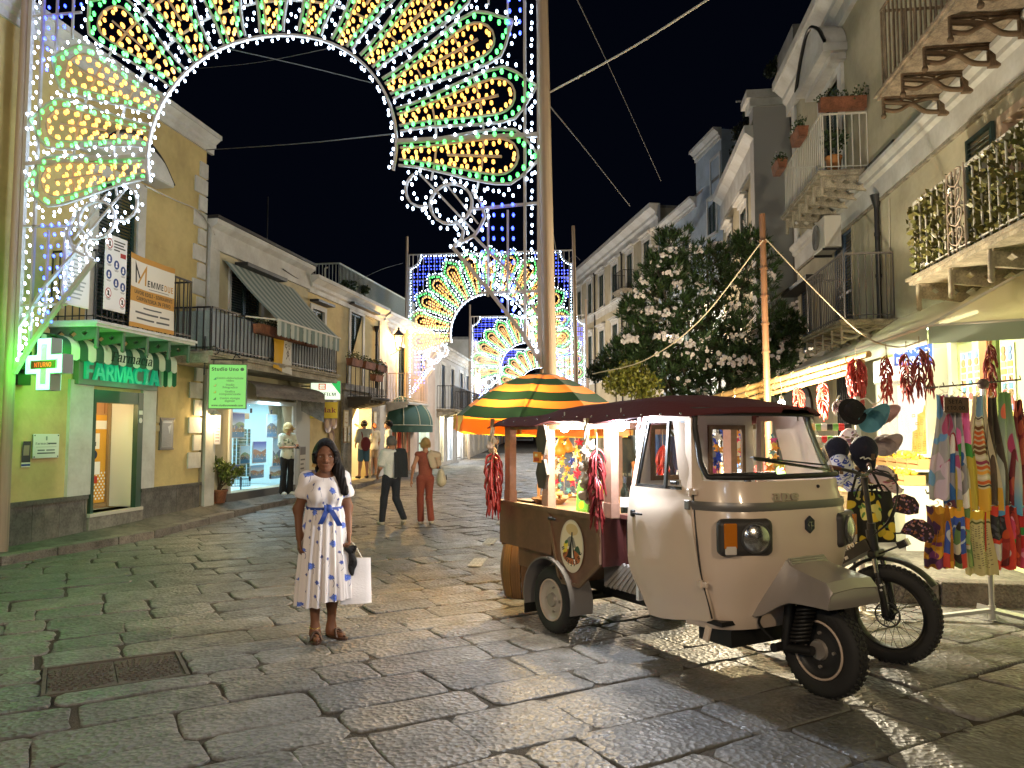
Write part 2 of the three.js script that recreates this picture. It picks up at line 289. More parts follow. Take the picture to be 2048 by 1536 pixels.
{// raised pavement on the right with a high kerb
const tm=mat([0.27,0.26,0.235],0.75,{map:rep(T.dirt,0.9),bumpMap:rep(T.stoneBump,0.9),bumpScale:0.008});
const edge=[[6.4,7.2],[4.98,7.49],[4.17,7.67],...KERB_R];
const pos=[],idx=[];const N=80;
for(let j=0;j<=N;j++){const D=7.98 +100*(j / N)**2;pos.push(along(KERB_R,D),terraceH(D),-D,12,terraceH(D),-D);}
for(let j=0;j<N;j++){const a=2*j;idx.push(a,a +1,a +3,a,a +3,a +2);}
const front=edge.slice(0,4),b=pos.length / 3;
for(const[x,D]of front)pos.push(x,0.22,-D);
pos.push(12,0.22,-7.2,12,0.22,-7.98);
idx.push(b +4,b +5,b +3,b +4,b +3,b +2,b +4,b +2,b +1,b +4,b +1,b);
const g=new THREE.BufferGeometry();g.setAttribute('position',new THREE.Float32BufferAttribute(pos,3));g.setIndex(idx);g.computeVertexNormals();
const tr=tag(mesh('pavement',boxUV(g),tm),'raised right pavement with a high dark kerb in front of the souvenir shop',null,null,'structure');
const km=[[0.13,0.115,0.1],[0.11,0.1,0.09]].map((c)=>mat(c,0.85,{map:rep(T.stone,1),bumpMap:rep(T.stoneBump,1.2),bumpScale:0.01}));
seed=35;const far=[];
for(let i=0;i +1<edge.length;i++){
const A=edge[i],B=edge[i +1],L=Math.hypot(B[0]- A[0],B[1]- A[1]),n=Math.max(1,Math.round(L / 0.95));
for(let k=0;k<n;k++){
const x0=lerp(A[0],B[0],k / n),D0=lerp(A[1],B[1],k / n),x1=lerp(A[0],B[0],(k +1)/ n),D1=lerp(A[1],B[1],(k +1)/ n),h=terraceH((D0 +D1)/ 2);
const s=rbox(Math.hypot(x1 - x0,D1 - D0)- 0.012,0.36,0.22,0.02);s.applyMatrix4(M4((x0 +x1)/ 2,h - 0.176,-(D0 +D1)/ 2,0,Math.atan2(D1 - D0,x1 - x0),0));boxUV(s,1,x0 +D0);
if(i<5)mesh('kerb_stone',s,km[k % 2],tr);else far.push(s);
}
}
tag(mesh('kerb_stones',merge(far),km[0],tr),null,null,null,'stuff');
}
// ------------------------------------------------------------------ buildings
class Facade{// local x runs along the front, y up, z out to the street
constructor(name,label,side,x,D,heading,len,H,wallMat,o={}){
const h=R(heading),base=o.base??0;
this.g=thing(name,label,'building',side<0?[x,base,-D]:[x +Math.sin(h)*len,base,-(D +Math.cos(h)*len)],side<0?PI / 2 - h:-(PI / 2 +h));
this.side=side;this.len=len;this.H=H;this.wm=wallMat;this.holes=[];this.o=o;this.g.updateMatrixWorld(true);this.inv=this.g.matrixWorld.clone().invert();
}
loc(px,py,off=0){const r=ray(px,py),o=new V3(0,EYE,0).applyMatrix4(this.inv),d=new V3(r[0],r[1],-r[2]).transformDirection(this.inv),t=(off - o.z)/ d.z;return[o.x +d.x*t,o.y +d.y*t];}
rect(px0,px1,py0,py1,off=0,pc){const xm=(px0 +px1)/ 2,a=this.loc(px0,pc??(py0 +py1)/ 2,off)[0],b=this.loc(px1,pc??(py0 +py1)/ 2,off)[0];return[Math.min(a,b),Math.max(a,b),this.loc(xm,py1,off)[1],this.loc(xm,py0,off)[1]];}
world(s,h,z=0){return new V3(s,h,z).applyMatrix4(this.g.matrixWorld);}
get turn(){return this.g.rotation.y;}
hole(r){this.holes.push(r);}
part(name,geo,m,parent=this.g){return mesh(name,boxUV(geo),m,parent);}
finish(){
const T0=0.34,s=shape(rectPts(0,this.len,-1,this.H),this.holes.map((r)=>rectPts(...r)));
this.part('wall',extr(s,T0).translate(0,0,-T0),this.wm);
const d=this.o.depth??8;
this.part('side_wall',merge([span(0,0.3,-1,this.H,-d,-T0),span(this.len - 0.3,this.len,-1,this.H,-d,-T0),span(0.3,this.len - 0.3,-1,this.H,-d,-d +0.3)]),this.o.sideMat??this.wm);
if(!this.o.noRoof)this.part('roof',span(0,this.len,this.H,this.H +0.14,-d,-0.02),MT.concrete);
}
cornice(h,s0,s1,prof,m=MT.white,name='cornice'){// prof: [[out, up], ...] swept along the front
const g=extr(shape([[-0.02,prof[0][1]],...prof,[-0.02,prof[prof.length - 1][1]]]),s1 - s0);g.rotateY(-PI / 2);g.translate(s1,h,0);
return this.part(name,g,m);
}
}
const PROF=[[0.04,-0.42],[0.06,-0.42],[0.06,-0.3],[0.12,-0.26],[0.12,-0.18],[0.26,-0.08],[0.3,-0.08],[0.3,0.02],[0.02,0.02]];
const BAND=[[0.02,-0.22],[0.05,-0.22],[0.05,0.06],[0.1,0.1],[0.1,0.16],[0.14,0.2],[0.02,0.2]];
function louvre(w,h,fat=0.05){// one shutter leaf, centred
const g=[span(-w / 2,-w / 2 +fat,-h / 2,h / 2,-0.02,0.02),span(w / 2 - fat,w / 2,-h / 2,h / 2,-0.02,0.02)],x=w - 2*fat,cuts=h>1.6?[-h / 2,-0.1*h,h / 2 - fat]:[-h / 2,h / 2 - fat];
for(const c of cuts)g.push(span(-x / 2,x / 2,c,c +fat,-0.018,0.018));
for(let y=-h / 2 +fat +0.03;y<h / 2 - fat - 0.01;y +=0.055)g.push(box(x,0.008,0.048,0,y,0,0.7,0,0));
return merge(g);
}
function shuttered(F,[s0,s1,h0,h1],m,o={}){// a window or balcony door behind louvred shutters
F.hole([s0,s1,h0,h1]);
const w=s1 - s0,h=h1 - h0,cx=(s0 +s1)/ 2,cy=(h0 +h1)/ 2,t=o.trim??0.14,tm=o.trimMat??MT.white,tz=o.proud??0.035;
const win=F.part('window',merge([span(s0 - t,s0,h0,h1,-0.1,tz),span(s1,s1 +t,h0,h1,-0.1,tz),span(s0 - t,s1 +t,h1,h1 +t,-0.1,tz +0.003)]),tm);
F.part('backing',span(s0 - 0.05,s1 +0.05,h0 - 0.05,h1 +0.05,-0.36,-0.3),MT.white,win);
if(o.sill !==false)F.part('sill',span(s0 - t - 0.04,s1 +t +0.04,h0 - 0.09,h0 - 0.003,-0.1,0.1),tm,win);
if(o.hood)F.part('hood',merge([span(s0 - t - 0.06,s1 +t +0.06,h1 +t +0.12,h1 +t +0.2,0,0.24),span(s0 - t,s1 +t,h1 +t +0.006,h1 +t +0.12,0,0.1)]),o.hoodMat??tm,win);
const lw=w / 2 - 0.01,open=o.open??0;
for(const k of[-1,1]){
const g=louvre(lw,h - 0.02);g.translate(-k*lw / 2,0,0);
g.rotateY(k*-open*(k<0?1:1));g.translate(cx +k*(w / 2 - 0.005),cy,open?0.05:-0.06 +(o.inset??0));
F.part('shutter',g,m,win);
}
return win;
}
function balcony(F,s0,s1,h,out,o={}){// slab, railing of bars and brackets
const slab=F.part('balcony',merge([span(s0,s1,h - 0.09,h,0,out),span(s0 - 0.02,s1 +0.02,h - 0.05,h - 0.012,0.001,out +0.03)]),o.slabMat??MT.stucco);
const rh=o.rail??0.95,rm=o.railMat??MT.iron,e=0.06,g=[],st=o.step??0.11,r=o.bar??0.009;
const run=(ax,az,bx,bz)=>{const L=Math.hypot(bx - ax,bz - az),n=Math.max(1,Math.round(L / st));for(let i=0;i<=n;i++){const x=lerp(ax,bx,i / n),z=lerp(az,bz,i / n);g.push(bar([x,h,z],[x,h +rh - 0.014,z],r,5));}g.push(beam([ax,h +rh,az],[bx,h +rh,bz],0.028,0.028),beam([ax,h +0.07,az],[bx,h +0.07,bz],0.02,0.014));};
run(s0 +e,out - e,s1 - e,out - e);run(s0 +e,0.02,s0 +e,out - e - 0.03);run(s1 - e,0.02,s1 - e,out - e - 0.03);
F.part('railing',merge(g),rm,slab);
const nb=o.brackets??Math.max(2,Math.round((s1 - s0)/ 0.8));
for(let i=0;i<nb;i++){const x=lerp(s0 +0.1,s1 - 0.1,nb>1?i /(nb - 1):0.5);const b=(o.bracket??plainBracket)(out);b.translate(x,h - 0.092,0);F.part('bracket',b,o.bracketMat??o.slabMat??MT.stucco,slab);}
return slab;
}
const turnProfile=(g,w)=>{g.rotateY(-PI / 2);g.translate(w / 2,0,0);return g;};// a profile drawn as (out, up) becomes a plate w thick
const dia=(x,y,a,b)=>[[x - a,y],[x,y - b],[x +a,y],[x,y +b]];
function plainBracket(out){return turnProfile(extr(shape([[0,0],[out*0.9,0],[out*0.9,-0.08],[out*0.4,-0.16],[0,-0.24]]),0.1),0.1);}
function diamondBracket(out){const o=out*0.92;return merge([turnProfile(extr(shape([[0,0],[o,0],[o,-0.16],[o*0.5,-0.2],[0,-0.26]],[dia(o*0.22,-0.11,0.08,0.06),dia(o*0.5,-0.1,0.065,0.05),dia(o*0.76,-0.085,0.05,0.04)]),0.05),0.05),turnProfile(span(-0.0,o,-0.02,0,-0.02,0.07),0.05),bar([0,-0.26,o],[0,0.02,o],0.03,8),ball(0.035,0,-0.28,o,1,1,1,8)]);}
function scrollBracket(out){
const o=out*0.95,P=(f)=>f.map(([z,y])=>[0,y,z]);
return merge([turnProfile(extr(shape([[0,0],[0.16,0],[0.16,-0.26],[0,-0.26]]),0.07),0.07),tube(P([[0.12,-0.22],[o*0.4,-0.2],[o*0.6,-0.1],[o,-0.06]]),0.03,14,6),tube(P([[0.12,-0.05],[o*0.35,-0.04],[o*0.6,-0.1],[o*0.8,-0.18],[o,-0.16]]),0.026,14,6),tube(P([[o*0.55,-0.05],[o*0.7,-0.02],[o*0.75,-0.09],[o*0.62,-0.12]]),0.02,10,5),beam([0,-0.01,0],[0,-0.01,o],0.06,0.03),ball(0.035,0,-0.24,o,1,1,1,8),bar([0,-0.22,o],[0,0,o],0.022,7)]);
}
function drainpipe(F,s,h0,h1,m=MT.iron,r=0.045){return F.part('drainpipe',merge([bar([s,h0,r +0.03],[s,h1,r +0.03],r,8),...[0.2,0.5,0.8].map((k)=>cyl(r +0.01,r +0.01,0.05,s,lerp(h0,h1,k),r +0.03,8)),cyl(r*2.4,r,0.2,s,h1 +0.08,r +0.03,10)]),m);}
// ------------------------------------------------------------------ left side of the street
const ochre=plaster([0.6,0.48,0.22]),cream=plaster([0.56,0.5,0.34]),yellowWall=plaster([0.6,0.48,0.24]),paleBlue=plaster([0.5,0.52,0.56]),palePink=plaster([0.58,0.5,0.47]),whiteWall=plaster([0.58,0.59,0.6]);
const PH=new Facade('pharmacy_building','ochre corner building with white quoins holding the pharmacy',-1,-7.48,6.2,9,8.92,7.62,ochre,{depth:9});
{
const F=PH;
// pharmacy door
const d=F.rect(178,278,782,1022,0,900),dj=F.rect(131,305,770,1050,0,900);
d[2]=0.42;F.door=d;
F.hole([d[0],d[1],d[2],d[3]]);
F.part('door_jamb',span(dj[0],d[0],0.72,d[3]+0.12,-0.02,0.05),MT.white);F.part('door_jamb',span(d[1],dj[1],0.72,d[3]+0.12,-0.02,0.05),MT.white);
const gm=mat([0.02,0.06,0.04],0.4);
const door=F.part('door',merge([span(d[0],d[0]+0.06,d[2],d[3],-0.1,0.06),span(d[1]- 0.14,d[1],d[2],d[3],-0.03,0.06),span(d[0]+0.06,d[1]- 0.14,d[3]- 0.2,d[3]- 0.003,-0.1,0.055)]),gm);
F.part('threshold',span(d[0]- 0.05,d[1]+0.02,d[2]- 0.05,d[2],-0.32,0.1),mat([0.5,0.48,0.42],0.5),door);
F.part('step',span(d[0]- 0.06,d[1]+0.03,-0.2,d[2]- 0.053,-0.3,0.085),MT.concrete);
F.part('sticker',merge([span(d[1]- 0.12,d[1]- 0.02,1.98,2.05,0.06,0.064),cyl(0.045,0.045,0.006,d[1]- 0.07,1.88,0.062,16,PI / 2)]),MT.paper,door);
// lobby seen through the door: white reveal wall, inner glass door, yellow room
const w=d[1]- d[0],lobby=mat([0.72,0.74,0.74],0.8);
F.part('lobby',merge([span(d[1]- 0.015,d[1]+0.1,d[2],d[3],-0.62,-0.035),span(d[0]- 1.2,d[0]- 1.1,d[2]- 0.1,d[3],-0.62,-0.345),span(d[0]- 1.2,d[1],d[2]- 0.12,d[2]- 0.02,-0.62,-0.345),span(d[0]- 1.2,d[1]+0.1,d[3],d[3]+0.1,-0.62,-0.345)]),lobby);
F.part('inner_door_frame',merge([span(d[1]- 0.075,d[1]- 0.018,d[2],d[3],-0.6,-0.52),span(d[0]- 1.1,d[1]- 0.08,d[2],d[2]+0.07,-0.6,-0.53)]),mat([0.3,0.2,0.1],0.5));
const yt=canvasTex(256,768,(c,W,H)=>{
c.fillStyle='#e0a53a';c.fillRect(0,0,W,H);c.fillStyle='#b98a60';c.fillRect(0,0,W,150);c.fillStyle='#8a5a2c';for(let i=0;i<4;i++)c.fillRect(i*70 +20,10,8,130);
c.fillStyle='#fff';for(let y=560;y<760;y +=20)for(let x=(y / 20 % 2)*14;x<W;x +=28){c.beginPath();c.arc(x,y,7,0,7);c.fill();}
c.fillStyle='#f2f0ea';c.fillRect(0,190,W,60);c.fillRect(20,280,180,110);c.fillStyle='#333';c.font='bold 40px sans-serif';c.fillText('11 am',40,320);c.fillRect(40,340,130,30);
c.fillStyle='#2a3050';c.beginPath();c.arc(150,430,34,0,7);c.fill();c.fillStyle='#fff';c.fillRect(10,480,200,90);c.fillStyle='#444';c.font='52px serif';c.fillText('ase',20,530);c.fillStyle='#c8402c';c.fillRect(90,580,100,50);c.fillStyle='#fff';c.fillRect(0,588,90,50);c.fillStyle='#334';c.fillText('r1',20,630);
});
const inner=mat([1,1,1],0.7,{map:yt});const pg=new THREE.PlaneGeometry(0.75,d[3]- d[2]- 0.1);pg.translate(d[1]- 0.46,(d[2]+d[3])/ 2 +0.03,-0.56);
mesh('poster_door',pg,inner,F.g);
F.part('far_room',span(d[0]- 1.2,d[1]+0.1,d[2]- 0.1,d[3]+0.1,-0.7,-0.63),mat([0.7,0.5,0.2],0.8));
lamp(F.g,0xffe0a0,1.6,d[0]+0.35,d[3]- 0.25,-0.3,0.08);F.part('ceiling_lamp',cyl(0.07,0.07,0.03,d[0]+0.35,d[3]- 0.06,-0.3,16),glow(0xffe6b0,6));
// plinth of upright slabs with a moulding
const pl=[[0.19,0.185,0.18],[0.165,0.16,0.155],[0.21,0.2,0.19]].map((c)=>mat(c,0.75,{map:rep(T.dirt,1.3),bumpMap:rep(T.fine,3),bumpScale:0.002}));
seed=5;for(let s=0.02;s<F.len - 0.1;){const e=Math.min(F.len - 0.02,s +0.52);if(e<d[0]- 0.02||s>d[1])F.part('plinth_slab',span(s +0.004,e - 0.004,-0.3,0.66,-0.01,0.045 +rr(0,0.006)),pl[Math.floor(rnd()*3)]);s=e;if(s>d[0]- 0.55&&s<d[0]- 0.02){F.part('plinth_slab',span(s +0.004,d[0]- 0.066,-0.3,0.66,-0.01,0.048),pl[0]);s=d[1]+0.02;}}
F.part('plinth_moulding',merge([span(0,d[0]- 0.066,0.66,0.72,-0.01,0.075),span(d[1]+0.01,F.len,0.66,0.72,-0.01,0.075)]),pl[1]);
// quoins
for(let y=1.0,k=0;y<7;y +=0.335,k++){F.part('quoin',span(F.len -(k % 2?0.24:0.4),F.len +0.03,y,y +0.3,-0.02,0.03),MT.white);if(y>4.4)F.part('quoin',span(1.9,1.9 +(k % 2?0.3:0.46),y,y +0.3,-0.02,0.03),MT.white);}
F.cornice(7.62,0,F.len +0.2,PROF.map(([a,b])=>[a*0.7,b*0.85]));
// balcony door with arched hood
const bd=F.rect(190,270,372,636,0,560);const bh=F.loc(290,650)[1];
bd[2]=3.35;bd[3]=5.75;
shuttered(F,bd,MT.greenShutter,{trim:0.2,sill:false});
{const cx=(bd[0]+bd[1])/ 2,hw=(bd[1]- bd[0])/ 2 +0.45,s=new THREE.Shape();const b0=6.02;s.moveTo(-hw,b0);s.lineTo(hw,b0);s.quadraticCurveTo(hw*0.9,b0 +0.35,0,b0 +0.5);s.quadraticCurveTo(-hw*0.9,b0 +0.35,-hw,b0);const g=extr(s,0.34,0.03);g.translate(cx,0,0.01);F.part('pediment',g,MT.white);const r=tube([[cx - hw - 0.03,b0 +0.02,0.36],[cx - hw*0.6,b0 +0.38,0.36],[cx,b0 +0.55,0.36],[cx +hw*0.6,b0 +0.38,0.36],[cx +hw +0.03,b0 +0.02,0.36]],0.03,20,5);F.part('pediment_cover',r,MT.black);}
// balcony over the pharmacy
const b0=F.loc(140,640,0)[0],b1=F.loc(386,668,0.75)[0];
F.balc=[F.loc(203,628,0.8)[0]- 0.1,b1,3.28,0.8];
F.slab=balcony(F,F.balc[0],F.balc[1],3.28,0.8,{rail:1.02,brackets:5,bracket:diamondBracket,bracketMat:mat([0.07,0.12,0.08],0.6),slabMat:MT.white,step:0.12,bar:0.01});
}
const ST=new Facade('photo_studio_building','low yellowish house with a striped blind and a photo shop below',-1,-6.05,15.1,10.2,4.55,5.86,cream,{depth:8});
{
const F=ST;
F.cornice(5.86,0,F.len,[[0.04,-0.5],[0.07,-0.5],[0.07,-0.1],[0.2,-0.02],[0.2,0.08],[0.02,0.08]]);
F.part('pilaster',span(0,0.34,0,5.36,-0.02,0.06),MT.white);
F.part('gutter_edge',span(-0.05,F.len +0.02,5.945,6.0,-0.1,0.24),MT.iron);
const w=F.rect(460,522,535,655);w[2]=3.25;shuttered(F,[w[0],w[1],3.25,5.05],MT.greenShutter,{trim:0.08,sill:false});
F.part('blind_box',span(F.loc(470,500)[0],F.loc(552,520)[0],5.2,5.28,0,0.3),MT.black);
const w2=F.rect(606,640,610,700);if(w2[1]>F.len - 0.1)w2[1]=F.len - 0.12;
const b0=F.loc(478,715,0.85)[0],b1=F.len - 0.02;
F.balc=[b0 - 1.0,b1,3.15,0.9];
F.slab=balcony(F,F.balc[0],b1,3.15,0.9,{rail:0.8,brackets:0,step:0.14,bar:0.012});
F.part('slab_edge',span(F.balc[0]- 0.03,b1,2.93,3.057,0.002,0.84),MT.stucco,F.slab);
// shop window
const sh=F.rect(457,588,800,985,0,880);sh[2]=0.42;F.shop=sh;
F.hole([sh[0],sh[1],sh[2],sh[3]]);
const fr=F.part('shop_window',merge([span(sh[0]- 0.02,sh[0]+0.07,sh[2],sh[3],-0.12,0.04),span(sh[1]- 0.14,sh[1],sh[2],sh[3],-0.12,0.04),span(sh[0]+0.07,sh[1]- 0.14,sh[3]- 0.1,sh[3],-0.12,0.04)]),mat([0.55,0.57,0.56],0.4));
const pw=(sh[1]- sh[0]- 0.21)/ 3;
for(let k=0;k<3;k++){F.part('pane',span(sh[0]+0.08 +k*pw,sh[0]+0.065 +(k +1)*pw,sh[2]+0.02,sh[3]- 0.11,-0.06,-0.058),MT.glass,fr);if(k)F.part('clip',merge([span(sh[0]+0.05 +k*pw,sh[0]+0.09 +k*pw,sh[3]- 0.3,sh[3]- 0.2,-0.07,-0.04),span(sh[0]+0.05 +k*pw,sh[0]+0.09 +k*pw,sh[2]+0.2,sh[2]+0.3,-0.07,-0.04)]),MT.iron,fr);}
F.part('shop_base',span(sh[0]- 0.1,sh[1]+0.05,-0.2,sh[2]- 0.004,-0.3,0.04),mat([0.06,0.055,0.05],0.5));
const inn=mat([0.5,0.66,0.68],0.7);
F.part('shop_room',merge([span(sh[0]- 0.1,sh[1]+0.2,sh[2]- 0.1,sh[2]- 0.01,-2.2,-0.345),span(sh[0]- 0.1,sh[1]+0.2,sh[3]+0.02,sh[3]+0.1,-2.2,-0.345),span(sh[0]- 0.2,sh[0]- 0.1,sh[2],sh[3],-2.2,-0.345),span(sh[1]+0.1,sh[1]+0.2,sh[2],sh[3],-2.2,-0.345),span(sh[0]- 0.1,sh[1]+0.1,sh[2],sh[3],-2.2,-2.1)]),inn);
F.part('ceiling_panel',span(sh[0]+0.1,sh[1]- 0.1,sh[3]- 0.015,sh[3]- 0.005,-1.6,-0.5),glow(0xd8f4ff,1.5));
panelLight(F.g,0xcdf0ff,14,sh[1]- sh[0]- 0.3,1.0,[(sh[0]+sh[1])/ 2,sh[3]- 0.03,-0.75],[0,-1,0.0]);
F.part('round_lamp',cyl(0.16,0.16,0.03,sh[0]+0.9,sh[3]- 0.12,-0.35,18),glow(0xffffff,5));
// dark doorway and painted door panels to the right
const dw=F.rect(617,648,820,965,0,900);dw[1]=Math.min(dw[1],F.len - 0.15);F.hole([dw[0],dw[1],0.25,dw[3]]);
F.part('doorway',merge([span(dw[0]- 0.05,dw[1]+0.05,0.2,dw[3]+0.05,-1.9,-1.8),span(dw[0]- 0.1,dw[0],0.2,dw[3]+0.05,-1.8,-0.345),span(dw[1],dw[1]+0.1,0.2,dw[3]+0.05,-1.8,-0.345),span(dw[0],dw[1],0.15,0.25,-1.8,-0.345),span(dw[0],dw[1],dw[3],dw[3]+0.1,-1.8,-0.345)]),cream);
F.part('shop_pier',span(sh[1]+0.02,dw[0]- 0.02,0.2,2.5,0,0.04),mat([0.4,0.4,0.38],0.8));
}
const GA=new Facade('gallery_building','yellow house with a framed picture shop under a flowered balcony',-1,-5.244,19.58,10.2,5.55,5.72,yellowWall,{depth:8});
{
const F=GA;
F.cornice(5.72,0,F.len,PROF);
F.part('pilaster',span(F.len - 0.35,F.len,0,5.3,-0.02,0.06),MT.white);
const w=F.rect(700,724,628,765);shuttered(F,[w[0],w[1],2.75,w[3]],MT.greenShutter,{trim:0.14,sill:false});
const w0=F.rect(622,634,618,690);shuttered(F,[Math.max(0.25,w0[0]),Math.max(1.0,w0[1]),w0[2],w0[3]],MT.greenShutter,{trim:0.12});
F.part('blind_box',merge([span(w[0]- 0.3,w[1]+0.9,w[3]+0.18,w[3]+0.25,0,0.25),span(w0[0]- 0.1,w0[1]+0.6,w0[3]+0.16,w0[3]+0.22,0,0.25)]),MT.black);
const b0=F.loc(690,758,0)[0],b1=Math.min(F.len - 0.05,F.loc(776,770,0.8)[0]+0.15);
F.balc=[b0,b1,2.72,0.8];F.slab=balcony(F,b0,b1,2.72,0.8,{rail:1.0,brackets:5,slabMat:mat([0.07,0.06,0.05],0.8),step:0.13,bar:0.011});
drainpipe(F,F.loc(749,680)[0],2.8,4.9);
// gallery front
const a=F.loc(682,860)[0],b=F.loc(755,860)[0],o0=F.loc(699,860)[0],o1=F.loc(738,860)[0],top=F.loc(715,792)[1],lint=F.loc(715,778)[1];
F.gal=[a,b,o0,o1,top];
F.hole([o0,o1,0.3,top]);
const grey=mat([0.42,0.4,0.37],0.7,{map:rep(T.dirt,1.2)});
const fr=F.part('shop_front',merge([span(a,o0,0.2,top +0.12,0,0.08),span(o1,b,0.2,top +0.12,0,0.08),span(a - 0.1,b +0.1,top +0.12,top +0.3,0,0.16),span(o0,o1,top - 0.35,top +0.1,-0.1,0.05)]),grey);
F.part('shop_room',merge([span(o0 - 0.1,o0,0.25,top,-1.5,-0.345),span(o1,o1 +0.1,0.25,top,-1.5,-0.345),span(o0,o1,0.2,0.3,-1.5,-0.345),span(o0,o1,top,top +0.08,-1.5,-0.345),span(o0 - 0.1,o1 +0.1,0.3,top,-0.75,-0.7)]),mat([0.75,0.7,0.58],0.8));
F.part('ceiling_lamp',cyl(0.12,0.12,0.03,(o0 +o1)/ 2,top - 0.4,-0.4,16),glow(0xffe2a8,8));lamp(F.g,0xffdc9a,14,(o0 +o1)/ 2,top - 0.5,-0.3,0.1);
{const t=canvasTex(256,96,(c,W,H)=>{c.fillStyle='#26241f';c.fillRect(0,0,W,H);c.fillStyle='#c8bfa6';c.lineWidth=5;c.strokeStyle='#c8bfa6';for(const[y,n]of[[30,14],[66,8]])for(let i=0;i<n;i++){c.beginPath();c.arc(128 +(i - n / 2)*15,y,6,i,i +4);c.stroke();}});const s=new THREE.PlaneGeometry((o1 - o0)*0.9,0.36);s.translate((o0 +o1)/ 2,top - 0.17,0.056);mesh('shop_sign',s,mat([1,1,1],0.7,{map:t}),fr);}
}
const PK=new Facade('pale_house','pale blue and pink house behind the street lantern',-1,-4.255,25.06,10.2,6.32,5.65,palePink,{depth:8});
{
const F=PK;F.cornice(5.65,0,F.len,PROF);F.part('pilaster',span(0,0.3,0,5.25,-0.02,0.05),MT.white);
for(const s of[1.6,4.2])shuttered(F,[s,s +0.85,2.8,4.7],MT.greenShutter,{trim:0.14,sill:false});
F.slab=balcony(F,0.5,3.0,2.72,0.75,{rail:0.95,railMat:mat([0.6,0.45,0.35],0.6),step:0.09,brackets:3,slabMat:MT.white});
const cm=[[0.5,0.06,0.04],[0.55,0.3,0.18],[0.03,0.03,0.03],[0.5,0.16,0.1],[0.4,0.3,0.2],[0.05,0.05,0.06]];
F.hole([0.5,3.1,0.3,2.3]);F.part('shop_room',merge([span(0.4,3.2,0.2,2.4,-1.2,-1.1),span(0.4,0.5,0.2,2.3,-1.1,-0.345),span(3.1,3.2,0.2,2.3,-1.1,-0.345),span(0.4,3.2,2.3,2.4,-1.1,-0.345),span(0.5,3.1,0.2,0.3,-1.1,-0.345)]),mat([0.3,0.2,0.15],0.8));
for(let k=0;k<10;k++)F.part('hanging_garment',rbox(0.2,1.15,0.1,0.04,0.65 +k*0.25,1.55,-0.1 -(k % 3)*0.05),mat(cm[k % 6],0.85));
lamp(F.g,0xffd9a0,7,1.8,2.15,-0.4,0.08);F.part('ceiling_lamp',cyl(0.09,0.09,0.03,1.8,2.27,-0.4,12),glow(0xffe2a8,6));
const win=F.part('shop_window',merge([span(4.0,4.07,0.4,2.6,-0.1,0.04),span(5.4,5.47,0.4,2.6,-0.1,0.04),span(4.07,5.4,2.53,2.6,-0.1,0.04)]),MT.white);F.hole([4.0,5.47,0.4,2.6]);
F.part('shop_display',merge([span(3.95,5.5,0.35,2.65,-0.8,-0.7),span(3.9,4.0,0.35,2.65,-0.7,-0.345),span(5.47,5.57,0.35,2.65,-0.7,-0.345),span(4,5.47,0.3,0.4,-0.7,-0.345),span(4,5.47,2.6,2.7,-0.7,-0.345)]),mat([0.6,0.7,0.65],0.8),win);lamp(F.g,0xe8ffe8,5,4.7,2.4,-0.4,0.1);F.part('ceiling_lamp',cyl(0.08,0.08,0.03,4.7,2.5,-0.4,12),glow(0xf0fff0,6));
}
const WH=new Facade('white_house','long white house with iron balconies and lit shop windows beyond the second light arch',-1,-3.136,31.28,6,8.8,5.35,whiteWall,{depth:8});
{
const F=WH;F.cornice(5.35,0,F.len,PROF);
for(const s of[1.2,3.4,5.8,7.6])shuttered(F,[s,s +0.85,2.75,4.6],MT.blueShutter,{trim:0.14,sill:false});
F.slab=balcony(F,0.3,4.6,2.68,0.8,{rail:0.95,step:0.12,brackets:6,slabMat:MT.stucco});balcony(F,5.2,8.5,2.68,0.8,{rail:0.95,step:0.12,brackets:5,slabMat:MT.stucco});
for(const[s,w,c]of[[0.9,0.8,0xfff0c0],[2.6,1.2,0xdfefff],[5.0,1.6,0xffffff],[7.2,0.9,0xffe0b0]]){
F.hole([s,s +w,0.5,2.45]);const win=F.part('shop_window',merge([span(s - 0.06,s,0.45,2.5,-0.1,0.04),span(s +w,s +w +0.06,0.45,2.5,-0.1,0.04)]),MT.white);
F.part('shop_display',merge([span(s - 0.1,s +w +0.1,0.4,2.55,-0.8,-0.7),span(s - 0.1,s,0.4,2.55,-0.7,-0.345),span(s +w,s +w +0.1,0.4,2.55,-0.7,-0.345),span(s,s +w,0.4,0.5,-0.7,-0.345),span(s,s +w,2.45,2.55,-0.7,-0.345)]),mat([0.65,0.62,0.55],0.8),win);lamp(F.g,c,20,s +w / 2,2.3,-0.35,0.1);F.part('ceiling_lamp',cyl(0.08,0.08,0.03,s +w / 2,2.4,-0.35,12),glow(c,6));
}
}
const FL=new Facade('far_left_house','pale far house closing the left side where the street bends',-1,-2.21,40.1,3,34,6.3,plaster([0.55,0.5,0.42]),{depth:8,base:0.3});
{const F=FL;F.cornice(6.3,0,F.len,PROF);for(let s=1.5;s<33;s +=3){shuttered(F,[s,s +0.9,3.2,5.0],MT.greenShutter,{trim:0.14,hood:true});F.hole([s,s +1.1,0.4,2.6]);F.part('shop_display',span(s - 0.1,s +1.2,0.3,2.7,-0.45,-0.36),glow(pick([0xffc890,0xfff0d0,0xff9050,0xd0e0ff]),0.5));}balcony(F,1,7,3.0,0.7,{});balcony(F,9,14,3.0,0.7,{});}
